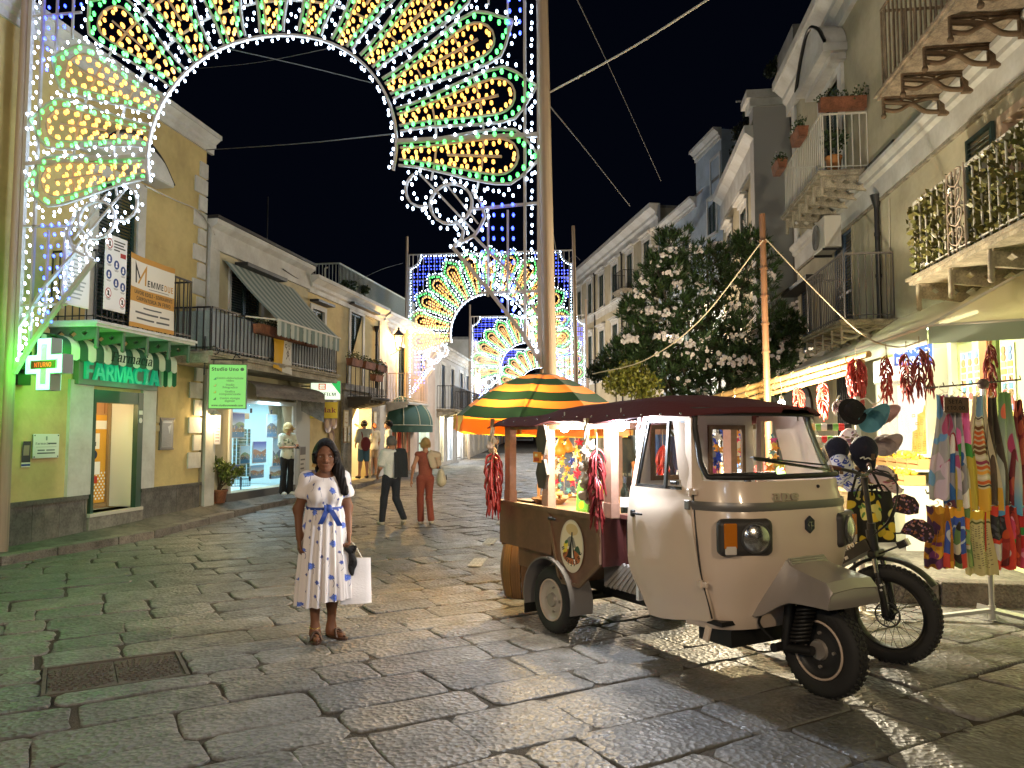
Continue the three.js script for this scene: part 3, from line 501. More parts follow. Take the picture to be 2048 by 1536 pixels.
// the terrace railing on the roof of the gallery house
{const F=GA,g=[],a=F.loc(690,575)[0]+1.2,b=F.len +5.8;for(let s=a;s<b;s +=0.11)g.push(bar([s,5.86,-0.7],[s,6.85,-0.7],0.012,5));g.push(beam([a,6.87,-0.7],[b,6.87,-0.7],0.05,0.04),beam([a,5.95,-0.7],[b,5.95,-0.7],0.04,0.03));for(let z=-0.8;z>-4;z -=0.11)g.push(bar([a,5.86,z],[a,6.85,z],0.012,5));g.push(beam([a,6.87,-0.7],[a,6.87,-4],0.05,0.04));F.part('roof_railing',merge(g),mat([0.4,0.45,0.42],0.6));}
// ------------------------------------------------------------------ right side of the street
const creamR=plaster([0.5,0.46,0.33]),tan=plaster([0.46,0.4,0.27]),blueWall=plaster([0.42,0.5,0.6]),greyWall=plaster([0.4,0.38,0.34]),tanFar=plaster([0.5,0.45,0.33]);
const RB=new Facade('cream_building','tall cream building on the right with three balconies above the souvenir shop',1,4.62,2.5,7,14.71,9.75,creamR,{depth:9});
{
const F=RB;
F.part('corner_trim',span(0,0.3,5.6,9.3,-0.02,0.05),MT.white);
F.cornice(9.75,-0.35,F.len,[[0.05,-0.75],[0.08,-0.75],[0.08,-0.5],[0.16,-0.4],[0.16,-0.3],[0.34,-0.12],[0.38,-0.12],[0.38,0.06],[0.02,0.06]]);
F.cornice(5.62,0,F.len,[[0.02,-0.3],[0.05,-0.3],[0.05,0.0],[0.1,0.04],[0.1,0.1],[0.16,0.16],[0.16,0.22],[0.02,0.22]],MT.white,'band');
F.part('band_edge',span(0,F.len,5.27,5.315,0,0.045),MT.stucco);
F.part('band_flashing',span(F.loc(1830,250)[0]- 2,F.loc(1790,300)[0],5.86,6.02,0,0.03),MT.concrete);
// second floor door with pedimented hood and its plant balcony
const dd=F.rect(1649,1682,110,330,0,240);const c=(dd[0]+dd[1])/ 2;
const door=shuttered(F,[c - 0.55,c +0.55,5.92,8.2],MT.greenShutter,{trim:0.22,sill:false,proud:0.06});
{const hw=1.0,b=8.44;F.part('hood',merge([span(c - hw,c +hw,b,b +0.14,0,0.42),span(c - hw +0.1,c +hw - 0.1,b - 0.12,b - 0.003,0,0.26)]),MT.white,door);const s=new THREE.Shape();s.moveTo(-hw,0);s.lineTo(hw,0);s.quadraticCurveTo(hw*0.85,0.55,0,0.72);s.quadraticCurveTo(-hw*0.85,0.55,-hw,0);const g=extr(s,0.36);g.translate(c,b +0.143,0.01);F.part('pediment',g,MT.white,door);F.part('pediment_cover',tube([[c - hw - 0.04,b +0.16,0.4],[c - hw*0.6,b +0.62,0.4],[c,b +0.9,0.4],[c +hw*0.6,b +0.62,0.4],[c +hw +0.04,b +0.16,0.4]],0.035,20,5),MT.black,door);}
const n=F.loc(1639,353,0.8)[0],f=F.loc(1565,445,0.8)[0];
F.plantBalc=[f,n,5.95,0.8];
F.slab1=balcony(F,f,n,5.95,0.8,{railMat:MT.whiteIron,step:0.12,bar:0.011,bracket:diamondBracket,brackets:6,slabMat:mat([0.5,0.46,0.37],0.85,{map:rep(T.dirt,2)})});
// upper right balcony, weathered, on scroll brackets
const u=F.loc(1762,200,0.8)[0];const rust=mat([0.42,0.33,0.24],0.85,{map:rep(T.dirt,3)});
F.slab2=balcony(F,u,Math.min(F.len - 0.1,u +4.6),5.95,0.85,{railMat:rust,step:0.13,bar:0.013,rail:1.05,bracket:scrollBracket,brackets:8,bracketMat:mat([0.24,0.17,0.11],0.9,{map:rep(T.dirt,5)}),slabMat:mat([0.45,0.38,0.3],0.9,{map:rep(T.dirt,2)})});
// lower right balcony with leaf screen
const l=F.loc(1818,571,0.8)[0];
F.leafBalc=[l,Math.min(F.len - 0.1,l +5.2),3.45,0.8];
F.slab3=balcony(F,l,F.leafBalc[1],3.45,0.8,{railMat:MT.whiteIron,step:0.16,bar:0.012,rail:0.85,bracket:diamondBracket,brackets:7,slabMat:mat([0.48,0.43,0.33],0.85,{map:rep(T.dirt,2)})});
{const w=F.rect(2000,2130,190,380,0,300);F.hole([w[0],w[0]+1.3,3.45,5.1]);const win=F.part('window',merge([span(w[0]- 0.02,w[0]+0.1,3.45,5.1,-0.2,0.02),span(w[0]+1.2,w[0]+1.32,3.45,5.1,-0.2,0.02),span(w[0]+0.1,w[0]+1.2,5.0,5.1,-0.2,0.02),span(w[0]+0.6,w[0]+0.72,3.45,5,-0.2,-0.1)]),mat([0.5,0.38,0.28],0.6));F.part('pane',merge([span(w[0]+0.1,w[0]+0.6,3.5,5,-0.16,-0.155),span(w[0]+0.72,w[0]+1.2,3.5,5,-0.16,-0.155)]),mat([0.1,0.09,0.08],0.1),win);const g=louvre(0.62,1.62);g.translate(-0.33,0,0);g.translate(w[0]- 0.03,4.28,0.04);F.part('shutter',g,MT.greenShutter,win);}
// mid balcony, blue shuttered door
const m0=F.loc(1607,686,0.8)[0],m1=F.loc(1682,645,0.8)[0];
F.midBalc=[m0,m1,3.36,0.8];
F.slab4=balcony(F,m0,m1,3.36,0.8,{step:0.1,railMat:mat([0.1,0.09,0.085],0.6),rail:1.0,bracket:scrollBracket,brackets:5,slabMat:mat([0.48,0.43,0.33],0.85,{map:rep(T.dirt,2)})});
const bd=F.rect(1671,1709,465,640,0,560);shuttered(F,[bd[0],bd[1],3.4,bd[3]],MT.blueShutter,{trim:0.03,trimMat:creamR,sill:false,inset:0.05});
const b2=F.rect(1552,1600,590,660,0,620);if(b2[0]<0.4)b2[0]=0.4;shuttered(F,[b2[0],Math.max(b2[1],b2[0]+0.9),3.4,4.75],MT.blueShutter,{trim:0.05,trimMat:creamR,sill:false,inset:0.05});
drainpipe(F,F.loc(1765,500)[0],3.0,5.2,MT.iron,0.04);
F.part('conduit',merge([polyTube([[F.loc(1782,430)[0],5.2,0.02],[F.loc(1782,600)[0],3.4,0.02],[F.loc(1790,640)[0],3.0,0.02]],0.012),span(F.loc(1790,640)[0]- 0.12,F.loc(1790,640)[0]+0.02,2.95,3.3,0.0,0.08)]),mat([0.4,0.37,0.3],0.8));
F.part('awning_cover',span(F.loc(1600,560)[0]- 0.3,F.loc(1640,540)[0]+0.3,4.72,4.8,0,0.35),MT.black);
}
// house set back behind the oleander, with pilaster and roof terrace
const TB=new Facade('tan_house','tan house with a grey corner pilaster and roof plants beyond the cream building',1,6.93,21.3,7,6.5,10.3,tan,{depth:9,sideMat:greyWall});
{
const F=TB;F.cornice(10.3,0,F.len,[[0.05,-1.0],[0.08,-1.0],[0.08,-0.3],[0.3,-0.12],[0.34,-0.12],[0.34,0.1],[0.02,0.1]]);
F.part('parapet',span(0,F.len - 0.3,10.443,11.0,-0.3,-0.06),tan);
F.part('corner_pilaster',span(F.len - 0.5,F.len +0.06,0,10.9,-0.9,0.1),mat([0.4,0.39,0.38],0.85));F.part('pilaster_cap',merge([span(F.len - 0.6,F.len +0.16,10.9,11.1,-1.0,0.2),span(F.len - 0.7,F.len +0.26,11.1,11.32,-1.1,0.3)]),MT.white);
F.part('roof_room',span(F.len - 3.0,F.len - 0.6,10.443,13.6,-5.5,-1.2),greyWall);
for(const[px,y0,y1]of[[1488,6.7,8.6],[1475,3.5,5.4]]){const s=F.loc(px,440)[0];shuttered(F,[s - 0.5,s +0.5,y0,y1],MT.greenShutter,{trim:0.16,hood:true,hoodMat:MT.white});}
shuttered(F,[1.1,2.0,6.7,8.6],MT.greenShutter,{trim:0.16,hood:true});shuttered(F,[1.1,2.0,3.5,5.4],MT.greenShutter,{trim:0.16,hood:true});
}
const BB=new Facade('blue_house','light blue house with dark shutters and a taller upper storey',1,7.72,27.75,-7,7.6,11.15,blueWall,{depth:8});
{
const F=BB;F.cornice(11.15,0,F.len - 2.6,PROF);
F.part('upper_storey',span(F.len - 2.6,F.len - 0.003,11.294,12.9,-6,0.003),blueWall);F.cornice(12.95,F.len - 2.6,F.len,PROF);
for(const[px,py]of[[1440,355],[1424,400]]){const s=clamp(F.loc(px,py)[0],0.6,F.len - 0.6);shuttered(F,[s - 0.42,s +0.42,py<380?10.6:9.2,py<380?12.0:10.6],MT.greenShutter,{trim:0.1,open:0});}
for(const s of[1.1,3.2,5.4]){if(s<5)shuttered(F,[s,s +0.9,8.0,9.8],MT.greenShutter,{trim:0.16,hood:true});shuttered(F,[s,s +0.9,4.4,6.3],MT.greenShutter,{trim:0.16,hood:true});}
}
const TF=new Facade('long_tan_house','long tan house with white mouldings and tall dark shutters farther down on the right',1,6.79,35.3,-9,16.6,12.2,tanFar,{depth:9,base:0});
{
const F=TF;F.cornice(12.2,-0.3,F.len +0.3,[[0.06,-0.9],[0.1,-0.9],[0.1,-0.55],[0.2,-0.45],[0.2,-0.3],[0.45,-0.1],[0.5,-0.1],[0.5,0.12],[0.02,0.12]]);F.cornice(8.75,0,F.len,BAND,MT.white,'band');F.cornice(4.9,0,F.len,BAND,MT.white,'band');
for(let k=0;k<6;k++){const s=1.0 +k*2.7;shuttered(F,[s,s +1.0,9.1,11.0],MT.greenShutter,{trim:0.18,hood:true});shuttered(F,[s,s +1.0,5.3,7.7],MT.greenShutter,{trim:0.18,hood:true});if(k % 2)balcony(F,s - 0.3,s +1.3,5.26,0.7,{brackets:2});if(k===4)balcony(F,s - 0.3,s +1.3,9.06,0.7,{brackets:2});F.hole([s,s +1.2,0.8,3.4]);F.part('shop_display',span(s - 0.1,s +1.3,0.7,3.5,-0.5,-0.36),MT.wood);}
drainpipe(F,5.6,1,11.2);drainpipe(F,11.1,1,11.2);
}
const FR=new Facade('far_right_house','far house at the end of the street on the right',1,4.1,52.2,-3,30,9.5,plaster([0.5,0.47,0.4]),{depth:8,base:0.4});
{const F=FR;F.cornice(9.5,0,F.len,PROF);for(let s=1.5;s<29;s +=3)shuttered(F,[s,s +0.9,5.6,7.6],MT.greenShutter,{trim:0.16,hood:true});}
// ------------------------------------------------------------------ festival light arches (wooden battens carrying bulbs)
const battenMat=mat([0.5,0.48,0.46],0.6),poleMat=mat([0.44,0.36,0.28],0.75,{map:rep(T.grain,0.9),bumpMap:rep(T.grain,2),bumpScale:0.006});
const bulbMats={
white:glow([0,0,0],1),gold:glow([0,0,0],1),green:glow([0,0,0],1),blue:glow([0,0,0],1),
};
bulbMats.white.emissive.setRGB(0.6,0.76,1.0);bulbMats.white.emissiveIntensity=17;
bulbMats.gold.emissive.setRGB(1,0.4,0.03);bulbMats.gold.emissiveIntensity=2.5;
bulbMats.green.emissive.setRGB(0.01,1,0.12);bulbMats.green.emissiveIntensity=3.2;
bulbMats.blue.emissive.setRGB(0.004,0.04,1);bulbMats.blue.emissiveIntensity=9;
const bulbGeo=new THREE.IcosahedronGeometry(1,0);
function bulbs(name,kind,pts,parent,size=kind==='green'?1.3:kind==='white'?0.84:kind==='gold'?1.25:1){
const m=new THREE.InstancedMesh(bulbGeo,bulbMats[kind],pts.length);m.name=name;
pts.forEach(([x,y,z=0],i)=>m.setMatrixAt(i,M4(x,y - 0.008,(z||0)+(i % 2?0.03:-0.03),0.4,i,0,0.0185*size,0.029*size,0.0185*size)));
parent.add(m);return tag(m,null,null,null,'stuff');
}
const RO=1.57,CY=5.26,HW=3.32,TOPY=8.3;
const resample=(pts,step,off=0)=>{const out=[];let acc=off;for(let i=0;i +1<pts.length;i++){const a=pts[i],b=pts[i +1],L=Math.hypot(b[0]- a[0],b[1]- a[1]);while(acc<=L){out.push([lerp(a[0],b[0],acc / L),lerp(a[1],b[1],acc / L)]);acc +=step;}acc -=L;}return out;};
const polar=(r,a,side)=>[Math.cos(a)*(r - 0.06)- Math.sin(a)*side +0.1*Math.tanh(3*Math.cos(a)),CY +Math.sin(a)*(r - 0.06)+Math.cos(a)*side];
function ribbon(pts,w=0.03,d=0.045,closed=false){const g=[],P=closed?[...pts,pts[0]]:pts;for(let i=0;i +1<P.length;i++){const a=[P[i][0],P[i][1],0],b=[P[i +1][0],P[i +1][1],0];g.push(beam(a,b,w,d));}return merge(g);}
function makeArch(label){
const t=thing('light_arch',label,'light arch',[0,0,0],0,'festival light arches spanning the street');
const white=[],blue=[];
const SP=R(15.83);
// thirteen petals round the opening
for(let k=0;k<13;k++){
const a=R(-5)+SP*k,gw=(r)=>0.075 +0.155*smooth(1.6,2.95,r),ow=(r)=>0.15 +0.2*smooth(1.6,3.0,r);
const out=[],gold=[];
for(let r=RO +0.05;r<=2.86;r +=0.131)out.push([r,ow(r)]);
out.push([2.98,0.335],[3.1,0.24],[3.31,0]);
const outline=[...out.map(([r,s])=>polar(r,a,s)),...out.slice(0,-1).reverse().map(([r,s])=>polar(r,a,-s))];
for(let r=RO +0.05;r<=2.8;r +=0.125)gold.push([r,gw(r)]);
const cap=[];for(let q=0;q<=8;q++){const b=PI / 2 - q / 8*PI;cap.push([2.82 +Math.cos(b)*0.225,Math.sin(b)*0.225]);}
const goldLine=[...gold.map(([r,s])=>polar(r,a,s)),...cap.map(([r,s])=>polar(r,a,s)),...gold.slice().reverse().map(([r,s])=>polar(r,a,-s))];
const petal=mesh('petal',ribbon(outline,0.026,0.04),battenMat,t);
mesh('gold_frame',merge([ribbon(goldLine,0.022,0.036),ribbon([polar(2.2,a,0),polar(2.85,a,0)],0.024,0.036)]),battenMat,petal);
const inG=(line,d)=>line.map(([x,y],i)=>{const p=line[Math.max(0,i - 1)],n=line[Math.min(line.length - 1,i +1)],tx=n[0]- p[0],ty=n[1]- p[1],l=Math.hypot(tx,ty)||1;return[x +ty / l*d,y - tx / l*d];});
bulbs('gold_bulbs','gold',[...resample(inG(goldLine,0.045),0.078,0.03),...resample([polar(2.2,a,0.05),polar(2.82,a,0.05)],0.085),...resample([polar(2.2,a,-0.05),polar(2.82,a,-0.05)],0.085,0.04)],petal);
bulbs('green_bulbs','green',[...resample(inG(outline,0.06),0.1,0.04)],petal);
if(k<12){const b=a +SP / 2;white.push(...resample([polar(RO +0.06,b,0.045),polar(2.75,b,0.06)],0.12),...resample([polar(RO +0.06,b,-0.045),polar(2.75,b,-0.06)],0.12,0.06));}
// white row round the outside of the tip
white.push(...resample(inG(outline.slice(8,outline.length - 8),-0.075),0.125));
}
for(let k=0;k<=62;k++){const a=R(-12)+R(204)*k / 62;white.push(polar(RO - 0.045,a,0));}
const ring=[];for(let k=0;k<=44;k++)ring.push(polar(RO,R(-13)+R(206)*k / 44,0));
mesh('opening_ring',ribbon(ring,0.028,0.05),battenMat,t);
for(const rr0 of[2.05,2.62]){const g=[];for(let k=0;k<=36;k++)g.push(polar(rr0,R(-14)+R(208)*k / 36,0));mesh('hoop',ribbon(g,0.02,0.03).translate(0,0,-0.03),battenMat,t);}
// frame, side panels and brackets, mirrored
for(const s of[-1,1]){
const P=(pts)=>pts.map(([x,y])=>[s*x,y]);
const side=[];
side.push(ribbon(P([[HW,2.5],[HW,TOPY]]),0.05,0.06),ribbon(P([[HW - 0.17,2.75],[HW - 0.17,TOPY]]),0.03,0.04));
for(const x of[2.95,2.72])side.push(ribbon(P([[x,x>2.8?3.05:3.3],[x,4.35]]),0.022,0.03));
for(const x of[2.95,2.72,2.49,2.26,2.03,1.8,1.57]){const y0=CY +Math.sqrt(Math.max(0,3.2*3.2 - x*x));if(y0<TOPY - 0.2)side.push(ribbon(P([[x,y0],[x,TOPY]]),0.022,0.03));}
side.push(ribbon(P([[HW,4.42],[2.5,4.38]]),0.03,0.04),ribbon(P([[HW,3.35],[2.65,3.35]]),0.03,0.03),ribbon(P([[HW,CY - 0.0],[1.62,CY +0.02]]),0.05,0.06),ribbon(P([[HW,CY +2.05],[2.6,CY +2.05]]),0.024,0.03));
mesh('side_frame',merge(side),battenMat,t);
// diagonal bracket at the foot
const din=[[2.3,3.92],[2.75,3.35],[3.12,2.85],[HW +0.03,2.45]],dout=[[2.55,4.05],[2.95,3.62],[HW - 0.02,3.08]];
mesh('foot_bracket',merge([ribbon(P(din),0.045,0.06),ribbon(P(dout),0.03,0.05),ribbon(P([[2.3,3.92],[2.55,4.05]]),0.03,0.05)]),battenMat,t);
white.push(...P(resample([[2.42,3.92],[2.85,3.42],[3.2,2.95],[HW - 0.02,2.6]],0.075)),...P(resample([[2.5,3.98],[2.92,3.5],[3.26,3.0]],0.085,0.03)));
// scrolls and the S-shaped inner edge of the leg
const scroll=[];const SY=4.46;for(let q=0;q<=22;q++){const b=R(200)- q / 22*R(385);scroll.push([2.28 +Math.cos(b)*0.25,SY +Math.sin(b)*0.25]);}
const edge=[[2.53,4.6],[2.64,4.45],[2.68,4.28],[2.62,4.14],[2.55,4.05]],edge2=[[2.34,4.24],[2.43,4.12],[2.41,4.02],[2.3,3.92]],lobe=[];for(let q=0;q<=14;q++){const b=R(120)+q / 14*R(170);lobe.push([1.93 +Math.cos(b)*0.2,4.66 +Math.sin(b)*0.22]);}
mesh('scroll',merge([ribbon(P(scroll),0.03,0.045),ribbon(P(edge),0.03,0.045),ribbon(P(edge2),0.03,0.045),ribbon(P(lobe),0.026,0.04),ribbon(P([[1.9,4.85],[2.56,4.1]]),0.024,0.03),ribbon(P([[2.15,4.8],[2.6,4.2]]),0.02,0.03)]),battenMat,t);
const grow=(L,d)=>L.map(([x,y])=>{const dx=x - 2.28,dy=y - SY,l=Math.hypot(dx,dy);return[x +dx / l*d,y +dy / l*d];});
white.push(...P(resample(grow(scroll,0.06),0.1)),...P(resample(grow(scroll,-0.06),0.1)),...P(resample(edge.map(([x,y])=>[x +0.05,y]),0.09)),...P(resample(edge2.map(([x,y])=>[x - 0.06,y]),0.09)),...P(resample(edge2.map(([x,y])=>[x +0.06,y]),0.09)),...P(resample(lobe.map(([x,y])=>[x - 0.05,y - 0.03]),0.1)),...P(resample(lobe.map(([x,y])=>[x +0.08,y +0.04]),0.1)),...P(resample([[1.75,4.9],[3.1,4.5]],0.12)));
white.push(...P(resample([[HW - 0.09,2.7],[HW - 0.09,TOPY - 0.55]],0.105)));
// blue pairs on the upright battens, below and in the top corners
const cluster=(x,y)=>{for(const i of[-1,1])for(const j of[-1,1])blue.push([s*(x +i*0.062),y +j*0.055]);};
for(const x of[2.95,2.72])for(let y=x>2.8?3.2:3.5;y<4.4;y +=0.29)cluster(x,y);
for(const x of[3.03,2.8,2.57,2.34,2.11,1.88,1.65,1.42])for(let y=CY +0.5;y<TOPY - 0.12;y +=0.29){const rx=Math.hypot(x,y - CY);if(rx>3.28&&Math.hypot(x - HW,y - TOPY)>0.62)cluster(x,y);}
// concave notch at the top corner
const notch=[];for(let q=0;q<=12;q++){const b=R(180)+q / 12*R(90);notch.push([HW +0.02 +Math.cos(b)*0.5,TOPY +Math.sin(b)*0.5]);}
mesh('notch',ribbon(P(notch),0.025,0.04),battenMat,t);white.push(...P(resample(notch.map(([x,y])=>[x - 0.05,y - 0.04]),0.1)));
white.push(...P(resample([[0.3,TOPY - 0.07],[HW - 0.5,TOPY - 0.07]],0.105)));
mesh('top_rail',ribbon(P([[0,TOPY],[HW,TOPY]]),0.04,0.05),battenMat,t);
}
mesh('post',bar([-HW - 0.1,0,0],[-HW - 0.08,9.0,0],0.07,12,0.055),poleMat,t);mesh('post',bar([HW +0.15,0,0.02],[HW +0.0,9.2,0.02],0.088,12,0.062),poleMat,t);
bulbs('white_bulbs','white',white,t);bulbs('blue_bulbs','blue',blue,t);
lamp(t,0xdfeeff,10,0,CY,0.15,0.5);
return t;
}
const arch1=makeArch('nearest tall festival arch of white, green, gold and blue bulbs over the street');
arch1.position.set(-3.1,0,-9.6);arch1.scale.set(1.045,1,1);arch1.rotation.y=-R(8.5);
arch1.children.filter((c)=>c.name==='post')[1].rotation.z=0.0;
for(const[x,D,turn,sx,sy,label]of[[-0.78,27,-7,0.89,0.95,'second festival light arch standing beyond the striped umbrella'],[0.8,38,-5,0.86,0.86,'third festival light arch seen through the opening of the second'],[1.85,50,-2,0.82,0.8,'farthest festival light arch, smallest, low over the umbrella'],[-5.9,-9.6,-8.5,1.045,1,'festival light arch behind the viewer lighting the square']])
copyOf(arch1,[x,ground(D),-D],R(turn),label).scale.set(sx,sy,1);
scene.children.filter((c)=>c.name.startsWith('light_arch_')).forEach((c)=>c.traverse((q)=>{if(q.isLight)q.intensity=30;}));
// ------------------------------------------------------------------ three-wheeled van turned into a market stall
// local x points forward, y up, z to the vehicle's right (the side in view)
const apeTurn=-R(60.5);
const APE=thing('three_wheeler','cream three-wheeled van with wooden stall body and maroon canvas roof','three-wheeled van',[0.93,0,-6.83],apeTurn);
APE.updateMatrixWorld(true);
const apeW=(x,y,z)=>new V3(x,y,z).applyMatrix4(APE.matrixWorld);
{
const t=APE;
const creamPaint=phys([0.66,0.53,0.42],0.3,{clearcoat:0.7,clearcoatRoughness:0.12}),brown=phys([0.19,0.088,0.05],0.5,{clearcoat:0.2,clearcoatRoughness:0.4,map:rep(T.grain,1.1),bumpMap:rep(T.fine,4),bumpScale:0.0006}),brownTrim=mat([0.2,0.12,0.07],0.5,{map:rep(T.grain,1.5)});
const grey=phys([0.3,0.27,0.25],0.34,{clearcoat:0.6,clearcoatRoughness:0.15,metalness:0.3}),maroon=mat([0.1,0.018,0.02],0.85,{bumpMap:rep(T.fine,3),bumpScale:0.003}),darkRed=mat([0.07,0.016,0.013],0.55),whiteIn=mat([0.6,0.6,0.58],0.6),seal=mat([0.01,0.01,0.01],0.5),trimGrey=mat([0.22,0.21,0.2],0.4,{metalness:0.6}),corr=mat([0.4,0.36,0.31],0.45,{metalness:0.4});
const P=(name,g,m,parent=t)=>mesh(name,g,m,parent),PB=(name,g,m,parent)=>P(name,boxUV(g),m,parent);
// ---- cab shell: from the door's front edge round the nose to the other side
const W=(y)=>0.585 +0.075*smooth(0.36,0.8,y)- 0.03*smooth(1.0,1.36,y)- 0.04*smooth(1.34,1.8,y);
const XF=(y)=>y<1.36?1.86 +0.16*smooth(0.36,0.95,y)- 0.06*smooth(1.05,1.36,y):lerp(1.96,1.78,(y - 1.36)/ 0.42);
const plan=(a,y)=>{const c=Math.cos(a),s=Math.sin(a),w=W(y),xc=1.34 +(y>1.3?-0.1*(y - 1.3)/ 0.5:0),e=0.56;return[xc +(XF(y)- xc)*Math.sign(c)*Math.pow(Math.abs(c),e),w*Math.sign(s)*Math.pow(Math.abs(s),e)];};
const A0=R(83),AL=R(-90);
const shellA=(u)=>lerp(A0,AL,u);
const shell=thick(64,26,(u,v)=>{const y=lerp(0.385,1.345,v),[x,z]=plan(shellA(u),y);const tuck=0.05*Math.pow(1 - smooth(0.385,0.47,y),2);const k=1 - tuck*0.6;return[1.2 +(x - 1.2)*k,y,z*k];},0.02);
P('cab_shell',shell,creamPaint);
// crease line that runs round the nose as a dark rubber trim with metal end cap
const trimPts=[];for(let i=0;i<=30;i++){const y=1.185,[x,z]=plan(lerp(R(80),R(-84),i / 30),y);trimPts.push([1.2 +(x - 1.2)*1.008,y,z*1.012]);}
P('trim_strip',gridGeo(30,4,(u,v)=>{const i=u*30,k=Math.round(i),p=trimPts[k],q=(v - 0.5)*0.058,o=1 +0.006*(1 - Math.pow(Math.abs(v - 0.5)*2,4));return[1.2 +(p[0]- 1.2)*o,p[1]+q,p[2]*o];}),trimGrey);
P('trim_cap',rbox(0.05,0.062,0.02,0.006,trimPts[0][0]+0.02,1.185,trimPts[0][2]+0.004,0,R(-2),0),trimGrey);
// ---- windscreen, seal and pillars
const ws=(u,y)=>{const[x,z]=plan(lerp(R(66),R(-66),u),y);return[x,y,z];};
const seal3=[];const corner=0.1;{const N=18;for(let i=0;i<=N;i++)seal3.push(ws(lerp(0.03,0.97,i / N),1.372));for(let i=1;i<9;i++)seal3.push(ws(i===1||i===8?0.988:1.0,lerp(1.372,1.79,i / 9)));for(let i=N;i>=0;i--)seal3.push(ws(lerp(0.03,0.97,i / N),1.79));for(let i=8;i>0;i--)seal3.push(ws(i===1||i===8?0.012:0,lerp(1.372,1.79,i / 9)));}
const wind=P('windscreen',gridGeo(24,8,(u,v)=>ws(lerp(0.01,0.99,u),lerp(1.375,1.788,v))),MT.glass);
P('seal',tube(seal3,0.019,120,8,true),seal,wind);
P('pillar',thick(4,10,(u,v)=>{const y=lerp(1.34,1.79,v),[x,z]=plan(lerp(R(84),R(67.5),u),y);return[x,y,z];},0.02),creamPaint);P('pillar',thick(4,10,(u,v)=>{const y=lerp(1.34,1.79,v),[x,z]=plan(lerp(R(-67.5),R(-90),u),y);return[x,y,z];},0.02),creamPaint);
P('header',thick(24,2,(u,v)=>{const y=lerp(1.8,1.83,v),[x,z]=plan(lerp(R(67),R(-67),u),y);return[x,y,z];},0.02),seal);
P('wiper',merge([beam(ws(0.9,1.385).map((q,i)=>q +(i===0?0.03:0)),[...ws(0.34,1.49)].map((q,i)=>q +(i===0?0.03:0)),0.014,0.02),beam([...ws(0.6,1.44)].map((q,i)=>q +(i===0?0.028:0)),[...ws(0.33,1.5)].map((q,i)=>q +(i===0?0.025:0)),0.03,0.008),cyl(0.022,0.022,0.04,ws(0.9,1.375)[0]+0.015,1.375,ws(0.9,1.375)[2],10,0,0,PI / 2)]),seal);
// ---- right door with its sliding window, hinges and handle
const dz=(y)=>W(y)+0.006,er=(y)=>1.005 +0.1*smooth(1.15,1.77,y)+0.13*Math.pow(1 - smooth(0.36,0.8,y),1.6),ef=(y)=>1.745 - 0.115*smooth(0.5,1.3,y)- 0.05*smooth(1.3,1.77,y);
const xz=(x,y)=>{const front=plan(A0,y),k=smooth(1.3,front[0],x);return dz(y)- 0.02*k*k*smooth(1.2,1.75,x);};
const door=P('door',thick(14,22,(u,v)=>{const y0=0.37 +0.07*smooth(0.1,1,u)+0.05*Math.pow(Math.max(0,u - 0.9)*10,2)*0.3,y=lerp(y0,1.275,v),x=lerp(er(y),ef(y),u);let bulge=0;const bu=Math.min(smooth(0.1,0.2,u),1 - smooth(0.78,0.88,u))*Math.min(smooth(0.1,0.16,v),1 - smooth(0.84,0.9,v));bulge=0.012*bu;return[x,y,xz(x,y)+0.012 +bulge - 0.02*Math.pow(1 - smooth(0.37,0.46,y),2)];},0.03),creamPaint);
const wf=(x,y,w2=0)=>[x,y,xz(x,y)- 0.012 +w2];
const frameBar=(a,b,w,name,m,parent)=>P(name,beam(wf(...a),wf(...b),w,0.03),m,parent);
const fr=P('window_frame',merge([beam(wf(er(1.27)+0.02,1.27),wf(er(1.77)+0.02,1.775),0.04,0.034),beam(wf(er(1.77),1.765),wf(ef(1.77)- 0.01,1.755),0.034,0.036),beam(wf(ef(1.27)- 0.03,1.27),wf(ef(1.77)- 0.025,1.755),0.06,0.034)]),creamPaint,door);
const xm=1.365;const gl=(a,b)=>gridGeo(2,2,(u,v)=>{const y=lerp(1.29,1.745,v),x=lerp(a(y),b(y),u);return[x,y,xz(x,y)- 0.014];});
P('pane',gl((y)=>er(y)+0.045,()=>xm - 0.012),MT.glass,door);P('pane',gl(()=>xm +0.012,(y)=>ef(y)- 0.06),MT.glass,door);
P('window_seal',merge([beam(wf(xm,1.28),wf(xm,1.75),0.022,0.02),beam(wf(er(1.29)+0.045,1.285),wf(ef(1.29)- 0.06,1.285),0.02,0.02),beam(wf(er(1.29)+0.046,1.29),wf(er(1.74)+0.046,1.745),0.024,0.02),beam(wf(er(1.74)+0.05,1.742),wf(ef(1.74)- 0.06,1.738),0.024,0.02),rbox(0.07,0.025,0.03,0.008,1.47,1.32,xz(1.47,1.32)+0.006)]),seal,door);
P('door_seam',merge([tube([[er(0.42)- 0.004,0.42,xz(er(0.42),0.42)+0.004],[er(0.8)- 0.005,0.8,xz(er(0.8),0.8)+0.006],[er(1.27)- 0.005,1.27,xz(er(1.27),1.27)+0.006]],0.006,20,5),tube([[ef(0.47)+0.006,0.47,xz(ef(0.47),0.47)+0.004],[ef(0.8)+0.006,0.8,xz(ef(0.8),0.8)+0.004],[ef(1.27)+0.006,1.27,xz(ef(1.27),1.27)+0.004]],0.006,20,5)]),seal,door);
P('handle',merge([rbox(0.04,0.05,0.03,0.012,1.075,1.085,xz(1.07,1.08)+0.02),rbox(0.11,0.014,0.016,0.006,1.14,1.087,xz(1.14,1.08)+0.036)]),seal,door);
